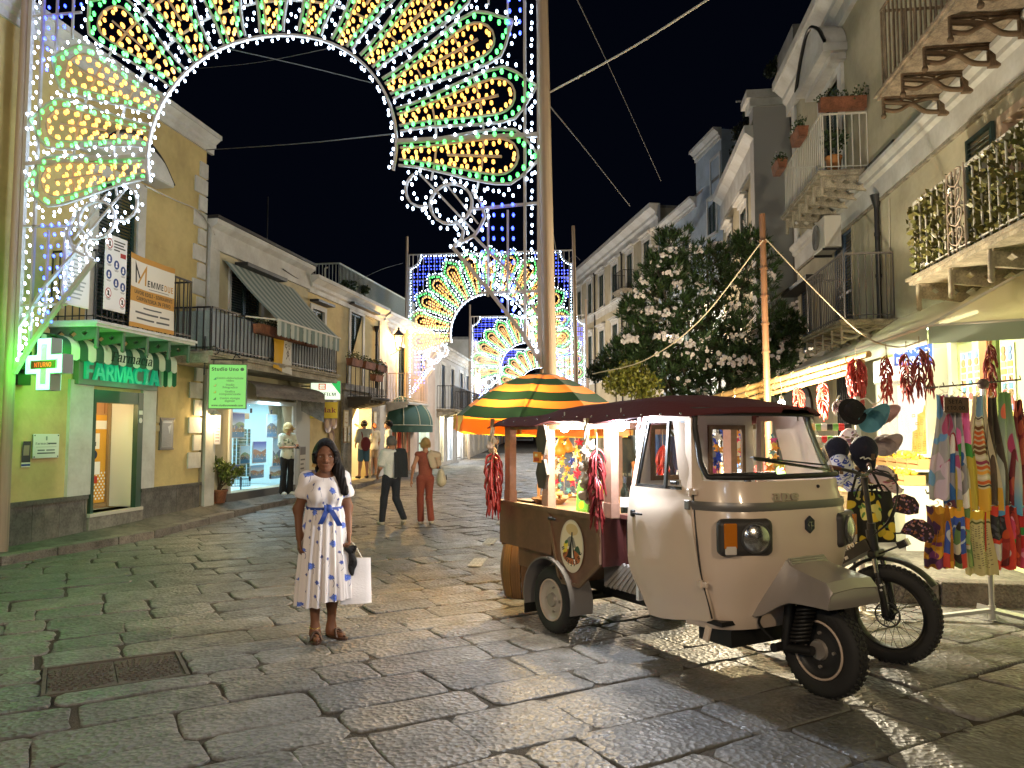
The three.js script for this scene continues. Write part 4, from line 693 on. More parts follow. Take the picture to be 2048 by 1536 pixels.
for(const y of[1.27,0.69])P('hinge',merge([rbox(0.09,0.035,0.02,0.006,ef(y)+0.01,y,xz(ef(y),y)+0.018),cyl(0.012,0.012,0.05,ef(y)+0.005,y,xz(ef(y),y)+0.026,8)]),creamPaint,door);
P('sill_drip',rbox(0.05,0.1,0.02,0.008,1.72,0.37,0.6,0,0,-0.3),creamPaint);
// left door side, floor, rear wall with window, seat back
P('left_side',thick(6,12,(u,v)=>{const y=lerp(0.4,1.34,v);return[lerp(1.36,1.02,u),y,-W(y)];},0.02),creamPaint);P('left_window_frame',merge([beam([1.06,1.34,-0.62],[1.12,1.78,-0.57],0.05,0.03),beam([1.12,1.77,-0.57],[1.5,1.77,-0.56],0.04,0.03)]),creamPaint);
const rw=merge([span(1.0,1.03,0.45,1.31,-0.6,0.6),span(1.0,1.03,1.72,1.8,-0.57,0.57),span(1.0,1.03,1.31,1.72,0.48,0.585),span(1.0,1.03,1.31,1.72,-0.585,-0.48),span(1.0,1.03,1.31,1.72,-0.09,0.02)]);
const rear=PB('cab_rear_wall',rw,whiteIn);for(const[a,b]of[[0.02,0.48],[-0.48,-0.09]]){PB('rear_window_frame',merge([span(1.026,1.046,1.31,1.345,a,b),span(1.026,1.046,1.685,1.72,a,b),span(1.026,1.046,1.345,1.685,a,a +0.035),span(1.026,1.046,1.345,1.685,b - 0.035,b)]),brownTrim,rear);}
PB('dashboard',span(1.6,1.82,1.22,1.3,-0.5,0.5),whiteIn);P('steering_column',merge([bar([1.62,1.05,0],[1.5,1.36,0],0.025,8),bar([1.5,1.36,-0.3],[1.5,1.36,0.3],0.016,8)]),seal);PB('floor',span(1.0,1.8,0.42,0.45,-0.55,0.55),seal);PB('seat',rbox(0.35,0.3,1.0,0.05,1.22,0.85,0),darkRed);
// ---- nose details
const onNose=(z,y)=>{let lo=R(-90),hi=R(90);for(let i=0;i<40;i++){const m=(lo +hi)/ 2;if(plan(m,y)[1]<z)lo=m;else hi=m;}const[x]=plan(lo,y),[x2,z2]=plan(lo +0.02,y),n=Math.atan2(z2 - z,x - x2 +1e-9);return[x,Math.atan2(-(x2 - x),z2 - z)];};
for(const s of[1,-1]){
const y=1.0,z=s*0.475,[x]=onNose(Math.abs(z),y),a=-s*R(24),g=new THREE.Group();g.name='headlight';g.position.set(x - 0.006,y,z);g.rotation.set(0,a,0);
const bez=mesh('headlight',merge([rbox(0.09,0.235,0.36,0.045,0.0,0,0,0,0,0,3)]),mat([0.035,0.032,0.03],0.5),t);bez.position.set(x - 0.02,y,z);bez.rotation.y=a;
P('reflector',lathe([[0.088,0],[0.08,0.02],[0.03,0.03],[0.001,0.035]],24).applyMatrix4(M4(0.018,0,-s*0.055,0,0,-PI / 2)).translate(0.03,0,0),MT.chrome,bez);
P('lens',new THREE.SphereGeometry(0.15,24,10,0,2*PI,0,0.64).applyMatrix4(M4(-0.062,0,-s*0.055,0,0,-PI / 2)),phys([1,1,1],0.08,{transmission:1,thickness:0,ior:1.5,bumpMap:rep(T.fine,2),bumpScale:0.002}),bez);
P('rim',new THREE.TorusGeometry(0.09,0.009,8,28).applyMatrix4(M4(0.05,0,-s*0.055,0,PI / 2,0)),mat([0.05,0.05,0.05],0.4),bez);
P('indicator',rbox(0.02,0.16,0.085,0.012,0.046,0.012,s*0.108),phys([0.7,0.22,0.02],0.15,{transmission:0.3,thickness:0}),bez);P('marker_lamp',rbox(0.02,0.06,0.075,0.01,0.047,-0.075,s*0.108),mat([0.6,0.55,0.5],0.15),bez);
}
{const[x]=onNose(0.02,1.05);const hexS=new THREE.Shape([0,1,2,3,4,5].map((k)=>new V2(Math.sin(k*PI / 3)*0.042,Math.cos(k*PI / 3)*0.052)));const b=P('emblem',extr(hexS,0.012,0.004).applyMatrix4(M4(x,1.06,-0.02,0,PI / 2,0)),mat([0.05,0.055,0.07],0.35,{metalness:0.5}));
P('emblem_mark',merge([new THREE.TorusGeometry(0.014,0.003,6,14,PI*1.3).applyMatrix4(M4(x +0.018,1.065,-0.006,0,PI / 2,0.3)),new THREE.TorusGeometry(0.014,0.003,6,14,PI*1.3).applyMatrix4(M4(x +0.018,1.065,-0.034,0,PI / 2,1.6)),bar([x +0.018,1.03,-0.02],[x +0.018,1.085,-0.02],0.003,5)]),MT.chrome,b);
const tg=text3('ape',0.062,0.012,fontBold);const bb=tg.boundingBox;tg.translate(-(bb.min.x +bb.max.x)/ 2,0,0);tg.applyMatrix4(M4(onNose(0.14,1.24)[0]+0.004,1.222,0.16,0,PI / 2 - R(7),0,1.5,1,1));P('badge',tg,mat([0.5,0.42,0.34],0.3,{metalness:0.5}));P('badge_base',rbox(0.012,0.014,0.2,0.004,onNose(0.14,1.24)[0]+0.008,1.214,0.16,0,-R(7),0),mat([0.35,0.28,0.22],0.3,{metalness:0.5}));
P('washer_nozzle',ball(0.012,onNose(-0.18,1.3)[0]+0.005,1.3,-0.18,1,1,1,8),seal);}
// ---- front mudguard, grille
const hood=toCreasedNormals(thick(20,12,(u,v)=>{// v from the nose forward, u across
const x=lerp(1.86,2.36,v),top=x<2.035?lerp(0.95,0.8,clamp((x - 1.9)/ 0.135,0,1)):lerp(0.8,0.735,(x - 2.035)/ 0.325)-(v>0.94?(v - 0.94)*0.7:0),tw=lerp(0.165,0.205,v),bw=lerp(0.33,0.235,smooth(0,0.9,v)),bot=lerp(0.475,0.6,smooth(0.05,0.55,v));
const s=u*2 - 1,k=Math.abs(s),q=k<=0.5?[tw*k / 0.5,top +0.012*(1 - k / 0.5)]:[lerp(tw,bw,(k - 0.5)/ 0.5),lerp(top - 0.004,bot,(k - 0.5)/ 0.5)];
return[x - 0.02*k*k*(1 - v),q[1],Math.sign(s)*q[0]];
},-0.012),0.45);
const mg=P('mudguard',hood,grey);P('nose_plate',thick(12,3,(u,v)=>{const s=u*2 - 1,k=Math.abs(s),top=0.702,bot=0.6,y=lerp(top,bot,v);return[2.352 - 0.015*k*k +0.014*Math.sin(v*PI),y,s*lerp(0.207,0.232,v)];},-0.012),grey,mg);
{const g=[span(-0.17,0.17,0,0.16,-0.004,0.004)];for(let i=0;i<9;i++)g.push(rbox(0.33,0.008,0.012,0.003,0,0.012 +i*0.017,0.006));const m=merge(g);m.applyMatrix4(M4(2.028,0.79,0,0,PI / 2,0));m.applyMatrix4(new THREE.Matrix4().makeTranslation(-2.028,-0.79,0));m.rotateZ(0.72);m.translate(2.04,0.812,0);P('grille',m,mat([0.45,0.43,0.4],0.35,{metalness:0.7}));P('grille_screw',merge([-0.155,0.0,0.155].map((z)=>ball(0.006,1.94,0.93,z,1,1,1,6))),MT.iron);}
// ---- wheels
const wheel=(x,y,z,r,w,name,turn=0)=>{
const tyre=P(name,lathe([[r*0.62,-w*0.36],[r*0.7,-w*0.46],[r*0.86,-w*0.5],[r*0.955,-w*0.42],[r,-w*0.26],[r,w*0.26],[r*0.955,w*0.42],[r*0.86,w*0.5],[r*0.7,w*0.46],[r*0.62,w*0.36],[r*0.62,-w*0.36]],40).rotateX(PI / 2),MT.rubber);tyre.position.set(x,y,z);tyre.rotation.y=turn;
const tr=[];for(let k=0;k<44;k++)for(const s of[-1,0,1]){const a=(k +(s?0:0.5))/ 44*2*PI;tr.push(box(0.024,0.012,w*0.19,0,r +0.002,0).applyMatrix4(M4(0,0,s*w*0.21,0,s*0.35,0)).rotateZ(a));}
tag(P('tread',merge(tr),MT.rubber,tyre),null,null,null,'stuff');
P('rim',lathe([[r*0.63,-0.03],[r*0.64,w*0.4],[r*0.6,w*0.42],[r*0.58,w*0.3],[r*0.5,w*0.16],[r*0.36,w*0.2],[r*0.3,w*0.3],[0.001,w*0.3]],32).rotateX(PI / 2),name==='front_wheel'?mat([0.02,0.02,0.02],0.5):mat([0.42,0.38,0.32],0.45),tyre);
P('rim_edge',new THREE.TorusGeometry(r*0.615,0.008,8,40).translate(0,0,w*0.42),mat([0.5,0.4,0.32],0.4),tyre);
P('hub',merge([cyl(r*0.2,r*0.24,0.03,0,0,w*0.34,16,PI / 2),...[0,1,2,3].map((k)=>cyl(0.011,0.011,0.02,Math.cos(k*PI / 2)*r*0.36,Math.sin(k*PI / 2)*r*0.36,w*0.26,6,PI / 2))]),mat([0.3,0.27,0.24],0.4,{metalness:0.4}),tyre);
return tyre;
};
wheel(2.125,0.29,0,0.29,0.13,'front_wheel');wheel(-0.02,0.272,0.62,0.27,0.16,'rear_wheel');{const w=wheel(-0.02,0.272,-0.62,0.27,0.16,'rear_wheel');w.rotation.y=PI;}
P('fork',merge([bar([1.98,0.6,0.12],[1.93,0.27,0.12],0.035,10),bar([1.93,0.27,0.12],[2.125,0.29,0.1],0.03,8),bar([1.9,0.27,0.05],[1.9,0.27,0.2],0.03,8),...Array.from({length:9},(_,k)=>new THREE.TorusGeometry(0.055,0.011,6,14).applyMatrix4(M4(2.03 +k*0.008,0.34 +k*0.026,0.11,PI / 2,0.2,0)))]),seal);P('brake_hose',tube([[1.9,0.5,0.3],[1.86,0.42,0.28],[1.9,0.32,0.2]],0.009,14,5),seal);
P('exhaust_skirt',span(1.45,1.75,0.26,0.4,-0.1,0.42),seal);P('chassis',merge([beam([-0.6,0.36,0.25],[1.2,0.38,0.2],0.08,0.08),beam([-0.6,0.36,-0.25],[1.2,0.38,-0.2],0.08,0.08),bar([-0.02,0.27,-0.6],[-0.02,0.27,0.6],0.04,8),span(0.2,0.9,0.32,0.45,-0.2,0.3)]),seal);
// ---- wooden stall body
const Z=0.68;
PB('tray_floor',span(-0.92,0.66,0.97,1.02,-Z +0.01,Z - 0.01),mat([0.42,0.24,0.13],0.35,{map:rep(T.grain,1.2)}));
PB('side_panel',span(-0.92,-0.02,0.64,1.0,Z - 0.02,Z),brown);PB('side_panel',span(-0.92,0.6,0.64,1.0,-Z,-Z +0.02),brown);PB('rear_panel',span(-0.92,-0.9,0.62,1.0,-Z +0.02,Z - 0.02),brown);
const hexP=[[-0.06,1.0],[0.655,1.005],[0.665,0.66],[0.4,0.455],[0.12,0.45]];
const hd=PB('hexagon_door',extr(shape(hexP),0.022).translate(0,0,Z - 0.02),brown);{const g=[];for(let i=0;i<5;i++){const a=hexP[i],b=hexP[(i +1)% 5];g.push(beam([...a,Z +0.006],[...b,Z +0.006],0.03,0.018));}PB('door_moulding',merge(g),brownTrim,hd);P('door_handle',merge([rbox(0.1,0.018,0.02,0.006,0.05,0.95,Z +0.04),cyl(0.014,0.014,0.04,0.01,0.95,Z +0.025,8,PI / 2)]),MT.iron,hd);}
{// oval shop emblem painted on the door
const tex=canvasTex(512,640,(c,w,h)=>{
c.fillStyle='#cfc4ac';c.fillRect(0,0,w,h);c.fillStyle='#e3d6b4';c.beginPath();c.ellipse(w / 2,h*0.45,225,270,0,0,7);c.fill();c.fillStyle='#c9a350';c.globalAlpha=0.5;c.beginPath();c.ellipse(w / 2,120,130,70,0,0,7);c.fill();c.globalAlpha=1;
c.fillStyle='#8a8578';c.beginPath();c.moveTo(90,330);c.quadraticCurveTo(200,160,300,220);c.lineTo(360,330);c.fill();c.fillStyle='#31503c';c.beginPath();c.moveTo(290,400);c.quadraticCurveTo(400,200,450,400);c.fill();c.fillStyle='#b0602e';c.beginPath();c.ellipse(w / 2,450,190,90,0,0,7);c.fill();
c.fillStyle='#e8cf3a';for(const[x,y]of[[105,330],[135,380],[100,400],[150,320]]){c.beginPath();c.ellipse(x,y,26,32,0.4,0,7);c.fill();}c.fillStyle='#3d6a3a';c.beginPath();c.ellipse(140,285,40,20,-0.5,0,7);c.fill();
c.strokeStyle='#f4efe2';c.lineWidth=26;c.beginPath();c.moveTo(262,250);c.lineTo(330,520);c.stroke();c.fillStyle='#15130f';c.beginPath();c.moveTo(248,150);c.lineTo(272,150);c.lineTo(276,240);c.lineTo(330,470);c.lineTo(150,470);c.lineTo(236,260);c.closePath();c.fill();c.fillStyle='#efe9da';c.beginPath();c.moveTo(256,260);c.lineTo(300,460);c.lineTo(262,460);c.fill();
c.fillStyle='#1b1712';c.font='bold 78px sans-serif';c.textAlign='center';const s='BENESSERE';for(let i=0;i<s.length;i++){const a=(i - 4)/ 4*1.22;c.save();c.translate(w / 2 +Math.sin(a)*205,h*0.45 +Math.cos(a)*255);c.rotate(-a);c.fillText(s[i],0,20);c.restore();}
});
const e=new THREE.CircleGeometry(0.5,40);e.applyMatrix4(M4(0.3,0.755,Z +0.0105,0,0,-0.04,0.335,0.42,1));P('painted_emblem',e,mat([1,1,1],0.6,{map:tex}),hd);
}
PB('front_panel',merge([span(0.655,0.675,0.64,1.02,-Z,Z - 0.02),span(0.675,1.0,0.62,1.0,0.42,0.46),span(0.62,1.02,1.0,1.03,-0.5,0.5)]),darkRed);PB('corrugated_skirt',merge(Array.from({length:7},(_,k)=>beam([0.5 +k*0.055,0.46,0.5 - k*0.004],[0.74 +k*0.045,0.655,0.5],0.03,0.02))),corr);PB('skirt_backing',span(0.42,1.0,0.44,0.64,0.3,0.46),corr);
PB('top_rail',merge([span(-0.94,0.67,1.0,1.035,Z - 0.025,Z +0.02),span(-0.94,0.67,1.0,1.035,-Z - 0.02,-Z +0.025),span(-0.945,-0.9,1.0,1.033,-Z +0.025,Z - 0.025),span(0.64,0.68,1.0,1.033,-Z +0.025,Z - 0.025)]),brownTrim);
for(const x of[-0.82,-0.15,0.74])for(const s of[1,-1])PB('post',merge([span(x - 0.045,x +0.045,1.02,1.72,s*0.62 - 0.035,s*0.62 +0.035),span(x - 0.05,x +0.05,1.02,1.13,s*0.62 - 0.04,s*0.62 +0.04)]),mat([0.3,0.17,0.12],0.5,{map:rep(T.grain,1.4)}));
PB('canopy_rail',merge([span(-0.88,1.0,1.69,1.73,0.6,0.65),span(-0.88,1.0,1.69,1.73,-0.65,-0.6)]),brownTrim);
P('rear_mudguard',thick(18,4,(u,v)=>{const a=lerp(R(200),R(-14),u);const r=0.335;return[-0.02 +Math.cos(a)*r*1.08,0.28 +Math.sin(a)*r*(Math.sin(a)>0?1:0.8),lerp(0.52,0.735,v)];},0.012),mat([0.16,0.15,0.145],0.6));P('mudflap',span(-0.4,-0.385,0.1,0.36,0.54,0.72),seal);PB('under_box',span(-0.88,0.1,0.42,0.636,-0.5,0.5),brown);
// ---- canvas roof
P('canvas_roof',thick(24,14,(u,v)=>{
const x=lerp(-1.06,1.95,u),s=v*2 - 1,w=0.74*Math.sqrt(1 - Math.pow(Math.max(0,(u - 0.7)/ 0.305),2.1)),k=Math.abs(s);
const crown=1.80 +0.13*smooth(0.02,0.62,u)- 0.115*smooth(0.7,1,u)- 0.03*(1 - smooth(0,0.06,u)),edge=1.735 +0.035*smooth(0,0.5,u)+0.05*smooth(0.65,0.95,u);
const sag=0.012*Math.sin(u*19)*k +0.006*Math.sin(u*43 +s*5);
return[x,k>0.86?lerp(crown -(crown - edge)*0.42,edge - 0.03,(k - 0.86)/ 0.14)+sag:crown -(crown - edge)*0.42*Math.pow(k / 0.86,2.2)+sag,s*w];
},0.012),maroon);
P('roof_lining',span(-0.88,1.0,1.735,1.745,-0.58,0.58),mat([0.6,0.42,0.38],0.8));P('roof_stud',merge(Array.from({length:14},(_,k)=>ball(0.008,-0.95 +k*0.2,1.755 +0.03*smooth(0,0.5,k / 14),0.735,1,1,1,6))),MT.chrome);
tag(t.children[t.children.length - 1],null,null,null,'stuff');
}
// lamps hung under the canvas edge
const ledGeo=ball(0.038,0,0,0,1,1,1,14);
function hungLamp(pos,color,k,cd,label,hang=0.1){
const t=thing('hanging_lamp',label,'lamp',pos);
mesh('bulb',ledGeo,glow(color,k),t);mesh('cap',merge([cyl(0.02,0.026,0.05,0,0.055,0,12),bar([0,0.08,0],[0,0.08 +hang,0],0.005,5)]),MT.whiteIron,t);
lamp(t,color,cd,0,0,0,0.036);return t;
}
hungLamp(apeW(0.22,1.7,0.7),0xfff2dc,40,10,'white lamp bulb under the van roof beside the garlic braid',0.05);
hungLamp(apeW(0.97,1.71,0.7),0xe4efff,40,10,'bright bluish lamp bulb under the van roof just behind the door',0.05);
// ------------------------------------------------------------------ people: distance fields meshed by surface nets
function nets(f,lo,hi,cell){
const nx=Math.ceil((hi[0]- lo[0])/ cell)+1,ny=Math.ceil((hi[1]- lo[1])/ cell)+1,nz=Math.ceil((hi[2]- lo[2])/ cell)+1,F=new Float32Array(nx*ny*nz);
let i=0;for(let z=0;z<nz;z++)for(let y=0;y<ny;y++)for(let x=0;x<nx;x++)F[i++]=f(lo[0]+x*cell,lo[1]+y*cell,lo[2]+z*cell);
const id=new Int32Array(nx*ny*nz).fill(-1),pos=[],idx=[],sx=1,sy=nx,sz=nx*ny,off=[0,sx,sy,sx +sy,sz,sx +sz,sy +sz,sx +sy +sz],E=[[0,1],[2,3],[4,5],[6,7],[0,2],[1,3],[4,6],[5,7],[0,4],[1,5],[2,6],[3,7]];
for(let z=0;z +1<nz;z++)for(let y=0;y +1<ny;y++)for(let x=0;x +1<nx;x++){
const b=x +y*sy +z*sz;let m=0;for(let k=0;k<8;k++)if(F[b +off[k]]<0)m|=1<<k;
if(m===0||m===255)continue;let px=0,py=0,pz=0,n=0;
for(const[p,q]of E){const a=F[b +off[p]],c=F[b +off[q]];if((a<0)===(c<0))continue;const t=a /(a - c);px +=(p&1)+((q&1)-(p&1))*t;py +=((p>>1)&1)+(((q>>1)&1)-((p>>1)&1))*t;pz +=(p>>2)+((q>>2)-(p>>2))*t;n++;}
id[b]=pos.length / 3;pos.push(lo[0]+(x +px / n)*cell,lo[1]+(y +py / n)*cell,lo[2]+(z +pz / n)*cell);
}
const quad=(a,b,c,d,flip)=>{if(a<0||b<0||c<0||d<0)return;flip?idx.push(a,c,b,a,d,c):idx.push(a,b,c,a,c,d);};
for(let z=1;z +1<nz;z++)for(let y=1;y +1<ny;y++)for(let x=1;x +1<nx;x++){
const b=x +y*sy +z*sz,s=F[b]<0;
if(s !==F[b +sx]<0)quad(id[b - sy - sz],id[b - sz],id[b],id[b - sy],!s);
if(s !==F[b +sy]<0)quad(id[b - sx - sz],id[b - sx],id[b],id[b - sz],!s);
if(s !==F[b +sz]<0)quad(id[b - sx - sy],id[b - sy],id[b],id[b - sx],!s);
}
const g=new THREE.BufferGeometry(),P=new Float32Array(pos),N=new Float32Array(pos.length),e=cell*0.6;
for(let k=0;k<pos.length;k +=3){const x=P[k],y=P[k +1],z=P[k +2];let a=f(x +e,y,z)- f(x - e,y,z),b=f(x,y +e,z)- f(x,y - e,z),c=f(x,y,z +e)- f(x,y,z - e);const l=Math.hypot(a,b,c)||1;N[k]=a / l;N[k +1]=b / l;N[k +2]=c / l;}
g.setAttribute('position',new THREE.BufferAttribute(P,3));g.setAttribute('normal',new THREE.BufferAttribute(N,3));g.setIndex(idx);return boxUV(g);
}
const smin=(a,b,k)=>{const h=Math.max(k - Math.abs(a - b),0)/ k;return Math.min(a,b)- h*h*k*0.25;};
const cap=(a,b,ra,rb,o={})=>({a,b,ra,rb,d:[b[0]- a[0],b[1]- a[1],b[2]- a[2]],L:((b[0]- a[0])**2 +(b[1]- a[1])**2 +(b[2]- a[2])**2)||1e-9,fz:o.fz??1,fx:o.fx??1});
function capD(c,x,y,z,grow=0){const px=x - c.a[0],py=y - c.a[1],pz=z - c.a[2],t=clamp((px*c.d[0]+py*c.d[1]+pz*c.d[2])/ c.L,0,1),r=c.ra +(c.rb - c.ra)*t +grow,qx=(px - c.d[0]*t)/ c.fx,qy=py - c.d[1]*t,qz=(pz - c.d[2]*t)/ c.fz;return(Math.sqrt(qx*qx +qy*qy +qz*qz)- r)*Math.min(1,c.fz,c.fx);}
const union=(list,k,grow=0)=>(x,y,z)=>{let d=9;for(const c of list){const q=capD(c,x,y,z,grow);if(q<d +k)d=d>8?q:smin(d,q,k);}return d;};
const bounds=(list,pad)=>{const lo=[9,9,9],hi=[-9,-9,-9];for(const c of list)for(const p of[c.a,c.b])for(let i=0;i<3;i++){const r=Math.max(c.ra,c.rb)*Math.max(c.fx,c.fz,1)+pad;lo[i]=Math.min(lo[i],p[i]- r);hi[i]=Math.max(hi[i],p[i]+r);}return[lo,hi];};
const field=(list,k,cell,grow=0,clip)=>{const u=union(list,k,grow),[lo,hi]=bounds(list,grow +cell*2.5);return nets(clip?(x,y,z)=>Math.max(u(x,y,z),clip(x,y,z)):u,lo,hi,cell);};
const ell=(x,y,z,cx,cy,cz,rx,ry,rz)=>{const a=(x - cx)/ rx,b=(y - cy)/ ry,c=(z - cz)/ rz,k=Math.sqrt(a*a +b*b +c*c);return(k - 1)*Math.min(rx,ry,rz);};
function headField(H){// head about the origin at its middle, facing +z, 0.23 m high
return(x,y,z)=>{
const ax=Math.abs(x);
let d=ell(x,y,z,0,0.028,-0.014,0.073,0.088,0.093);
d=smin(d,ell(x,y,z,0,-0.035,0.018,0.058,0.078,0.066),0.05);
d=smin(d,ell(x,y,z,0,-0.092,0.05,0.026,0.022,0.026),0.035);
d=smin(d,ell(ax,y,z,0.04,-0.022,0.05,0.026,0.022,0.024),0.03);
d=smin(d,ell(x,y,z,0,0.022,0.07,0.05,0.011,0.016),0.02);
d=-smin(-d,ell(ax,y,z,0.032,0.002,0.094,0.019,0.012,0.02),0.014);
d=smin(d,ell(ax,y,z,0.032,0.001,0.068,0.0145,0.011,0.013),0.006);
const n=cap([0,0.012,0.078],[0,-0.032,0.102],0.008,0.0125);d=smin(d,capD(n,x,y,z),0.012);d=smin(d,ell(ax,y,z,0.013,-0.036,0.09,0.009,0.008,0.011),0.008);
d=smin(d,ell(x,y,z,0,-0.06,0.078,0.024,0.006,0.011),0.006);d=smin(d,ell(x,y,z,0,-0.0695,0.077,0.02,0.0065,0.011),0.004);
d=smin(d,ell(ax,y,z,0.076,-0.005,-0.01,0.009,0.03,0.018),0.008);
return d;
};
}
function handBones(w,dir,palmN,side,curl,s=1){// wrist, direction of the fingers, palm normal, thumb side
const D=new V3(...dir).normalize(),N=new V3(...palmN).normalize(),S=new V3().crossVectors(D,N).normalize().multiplyScalar(side),p=(d,q,n)=>[w[0]+(D.x*d +S.x*q +N.x*n)*s,w[1]+(D.y*d +S.y*q +N.y*n)*s,w[2]+(D.z*d +S.z*q +N.z*n)*s],out=[];
for(let i=0;i<4;i++){const q=(i - 1.5)*-0.019,L=[0.075,0.084,0.078,0.06][i];out.push(cap(p(0,q*0.6,0),p(0.085,q,0),0.016*s,0.0125*s));let x=0.085,n=0,a=0;let prev=p(x,q,n);for(let k=0;k<3;k++){a +=curl*[0.6,0.9,0.7][k];const l=L*[0.45,0.32,0.25][k];x +=Math.cos(a)*l;n +=Math.sin(a)*l;const nx=p(x,q*(1 +0.05*k),n);out.push(cap(prev,nx,(0.0098 - k*0.001)*s,(0.009 - k*0.001)*s));prev=nx;}}
const t0=p(0.02,0.022,0.006),t1=p(0.058,0.046,0.018 +curl*0.012),t2=p(0.092,0.047,0.03 +curl*0.02);out.push(cap(t0,t1,0.016*s,0.012*s),cap(t1,t2,0.0115*s,0.009*s));
return out;
}
const skinMat=(c)=>phys(c,0.55,{specularIntensity:0.6,bumpMap:rep(T.fine,6),bumpScale:0.0004});
function person(o){
const s=o.H / 1.7,k=o.cell??0.02,t=thing('person',o.label,'person',o.pos,o.turn??0,o.group),J={
pelvis:[0,0.94,0],waist:[0,1.09,0],chest:[0,1.27,0],neck:[0,1.42,-0.012],head:[0,1.585,0.015],
shL:[0.158,1.385,-0.01],shR:[-0.158,1.385,-0.01],elL:[0.205,1.11,-0.02],elR:[-0.205,1.11,-0.02],wrL:[0.225,0.87,0.04],wrR:[-0.225,0.87,0.04],
hipL:[0.09,0.9,0],hipR:[-0.09,0.9,0],knL:[0.1,0.5,0.015],knR:[-0.1,0.5,0.015],anL:[0.1,0.085,-0.025],anR:[-0.1,0.085,-0.025],toL:[0.125,0.03,0.13],toR:[-0.125,0.03,0.13],...o.joints};
for(const q in J)J[q]=J[q].map((v)=>v*s);
const w=(o.build??1)*s,torso=[cap(J.pelvis,J.waist,0.125*w,0.105*w,{fz:0.78,fx:1.05}),cap(J.waist,J.chest,0.105*w,0.125*w,{fz:0.76,fx:1.1}),cap(J.chest,[J.neck[0],J.neck[1]- 0.06*s,J.neck[2]],0.12*w,0.07*w,{fz:0.75,fx:1.1}),cap(J.shL,J.shR,0.05*w,0.05*w),...(o.bust?[1,-1].map((q)=>cap([J.chest[0]+q*0.07*s,J.chest[1]- 0.02*s,J.chest[2]+0.075*s],[J.chest[0]+q*0.06*s,J.chest[1]+0.03*s,J.chest[2]+0.05*s],0.06*w,0.05*w)):[])];
const arms={L:[cap(J.shL,J.elL,0.046*w,0.037*w),cap(J.elL,J.wrL,0.039*w,0.026*w)],R:[cap(J.shR,J.elR,0.046*w,0.037*w),cap(J.elR,J.wrR,0.039*w,0.026*w)]};
const legs={L:[cap(J.hipL,J.knL,0.082*w,0.054*w),cap(J.knL,J.anL,0.054*w,0.034*w)],R:[cap(J.hipR,J.knR,0.082*w,0.054*w),cap(J.knR,J.anR,0.054*w,0.034*w)]};
for(const q of['L','R']){const a=J['kn' +q],b=J['an' +q];legs[q].push(cap([lerp(a[0],b[0],0.2),lerp(a[1],b[1],0.2),lerp(a[2],b[2],0.2)- 0.02*s],[lerp(a[0],b[0],0.5),lerp(a[1],b[1],0.5),lerp(a[2],b[2],0.5)- 0.012*s],0.05*w,0.036*w));}
const feet={L:[cap(J.anL,[J.anL[0],J.anL[1]- 0.05*s,J.anL[2]- 0.01*s],0.034*s,0.035*s),cap([J.anL[0],J.anL[1]- 0.045*s,J.anL[2]+0.01*s],J.toL,0.036*s,0.026*s,{fx:1.1})],R:[cap(J.anR,[J.anR[0],J.anR[1]- 0.05*s,J.anR[2]- 0.01*s],0.034*s,0.035*s),cap([J.anR[0],J.anR[1]- 0.045*s,J.anR[2]+0.01*s],J.toR,0.036*s,0.026*s,{fx:1.1})]};
const neck=[cap([J.neck[0],J.neck[1]- 0.05*s,J.neck[2]],[lerp(J.neck[0],J.head[0],0.6),lerp(J.neck[1],J.head[1],0.6),lerp(J.neck[2],J.head[2],0.5)],0.055*s,0.05*s)];
const hands=[];
for(const q of['L','R']){const a=J['el' +q],b=J['wr' +q],h=o['hand' +q]??{};hands.push(...handBones(b,h.dir??[b[0]- a[0],b[1]- a[1],b[2]- a[2]],h.palm??[q==='L'?-1:1,0,0],q==='L'?(h.side??1):(h.side??-1),h.curl??0.35,s*0.92));}
const body=field([...torso,...arms.L,...arms.R,...legs.L,...legs.R,...feet.L,...feet.R,...neck],0.045*s,k);
const hg=field(hands,0.012*s,o.handCell??0.012);
const hf=headField(),hc=o.headCell??0.01,head=nets(hf,[-0.1,-0.13,-0.125],[0.1,0.13,0.13],hc),hm=M4(...J.head,...(o.headTurn??[0,0,0]),s*(o.headSize??1.08));head.applyMatrix4(hm);
const skin=mesh('body',merge([body,hg,head]),skinMat(o.skin),t);
const H4=(g)=>g.applyMatrix4(hm);
if(o.face !==false){
for(const q of[-1,1]){const e=mesh('eye',H4(merge([ball(0.0105,q*0.032,0.001,0.0735,1.15,0.62,0.8,10)])),mat([0.55,0.52,0.48],0.25),skin);mesh('iris',H4(ball(0.0052,q*0.032,0.001,0.0795,1,1,0.5,8)),mat([0.015,0.01,0.008],0.2),e);mesh('eyebrow',H4(tube([[q*0.016,0.02,0.085],[q*0.032,0.026,0.082],[q*0.049,0.02,0.07]],0.0028,8,5)),mat(o.hair.color,0.8),skin);}
mesh('lips',H4(merge([ball(0.011,0,-0.0605,0.0815,1.9,0.42,0.75,12),ball(0.011,0,-0.069,0.08,1.6,0.5,0.75,12)])),mat(o.lips??[0.3,0.09,0.07],0.45),skin);
}
const hr=o.hair,hairF=hr.field??((x,y,z)=>{let d=Math.max(hf(x,y,z)-(hr.grow??0.012),ell(x,y,z,0,-0.03,0.1,0.062,0.095,0.09)*-1);d=Math.max(d,-(y -(hr.low??-0.04)- Math.max(0,z)*0.4));if(hr.bun)d=smin(d,ell(x,y,z,0,hr.bun[1]??0.03,-0.12,0.035,0.035,0.03),0.015);if(hr.long)d=smin(d,Math.max(ell(x,y,z,0,-0.06,-0.05,0.09,hr.long,0.06),z - 0.02),0.03);return d;});
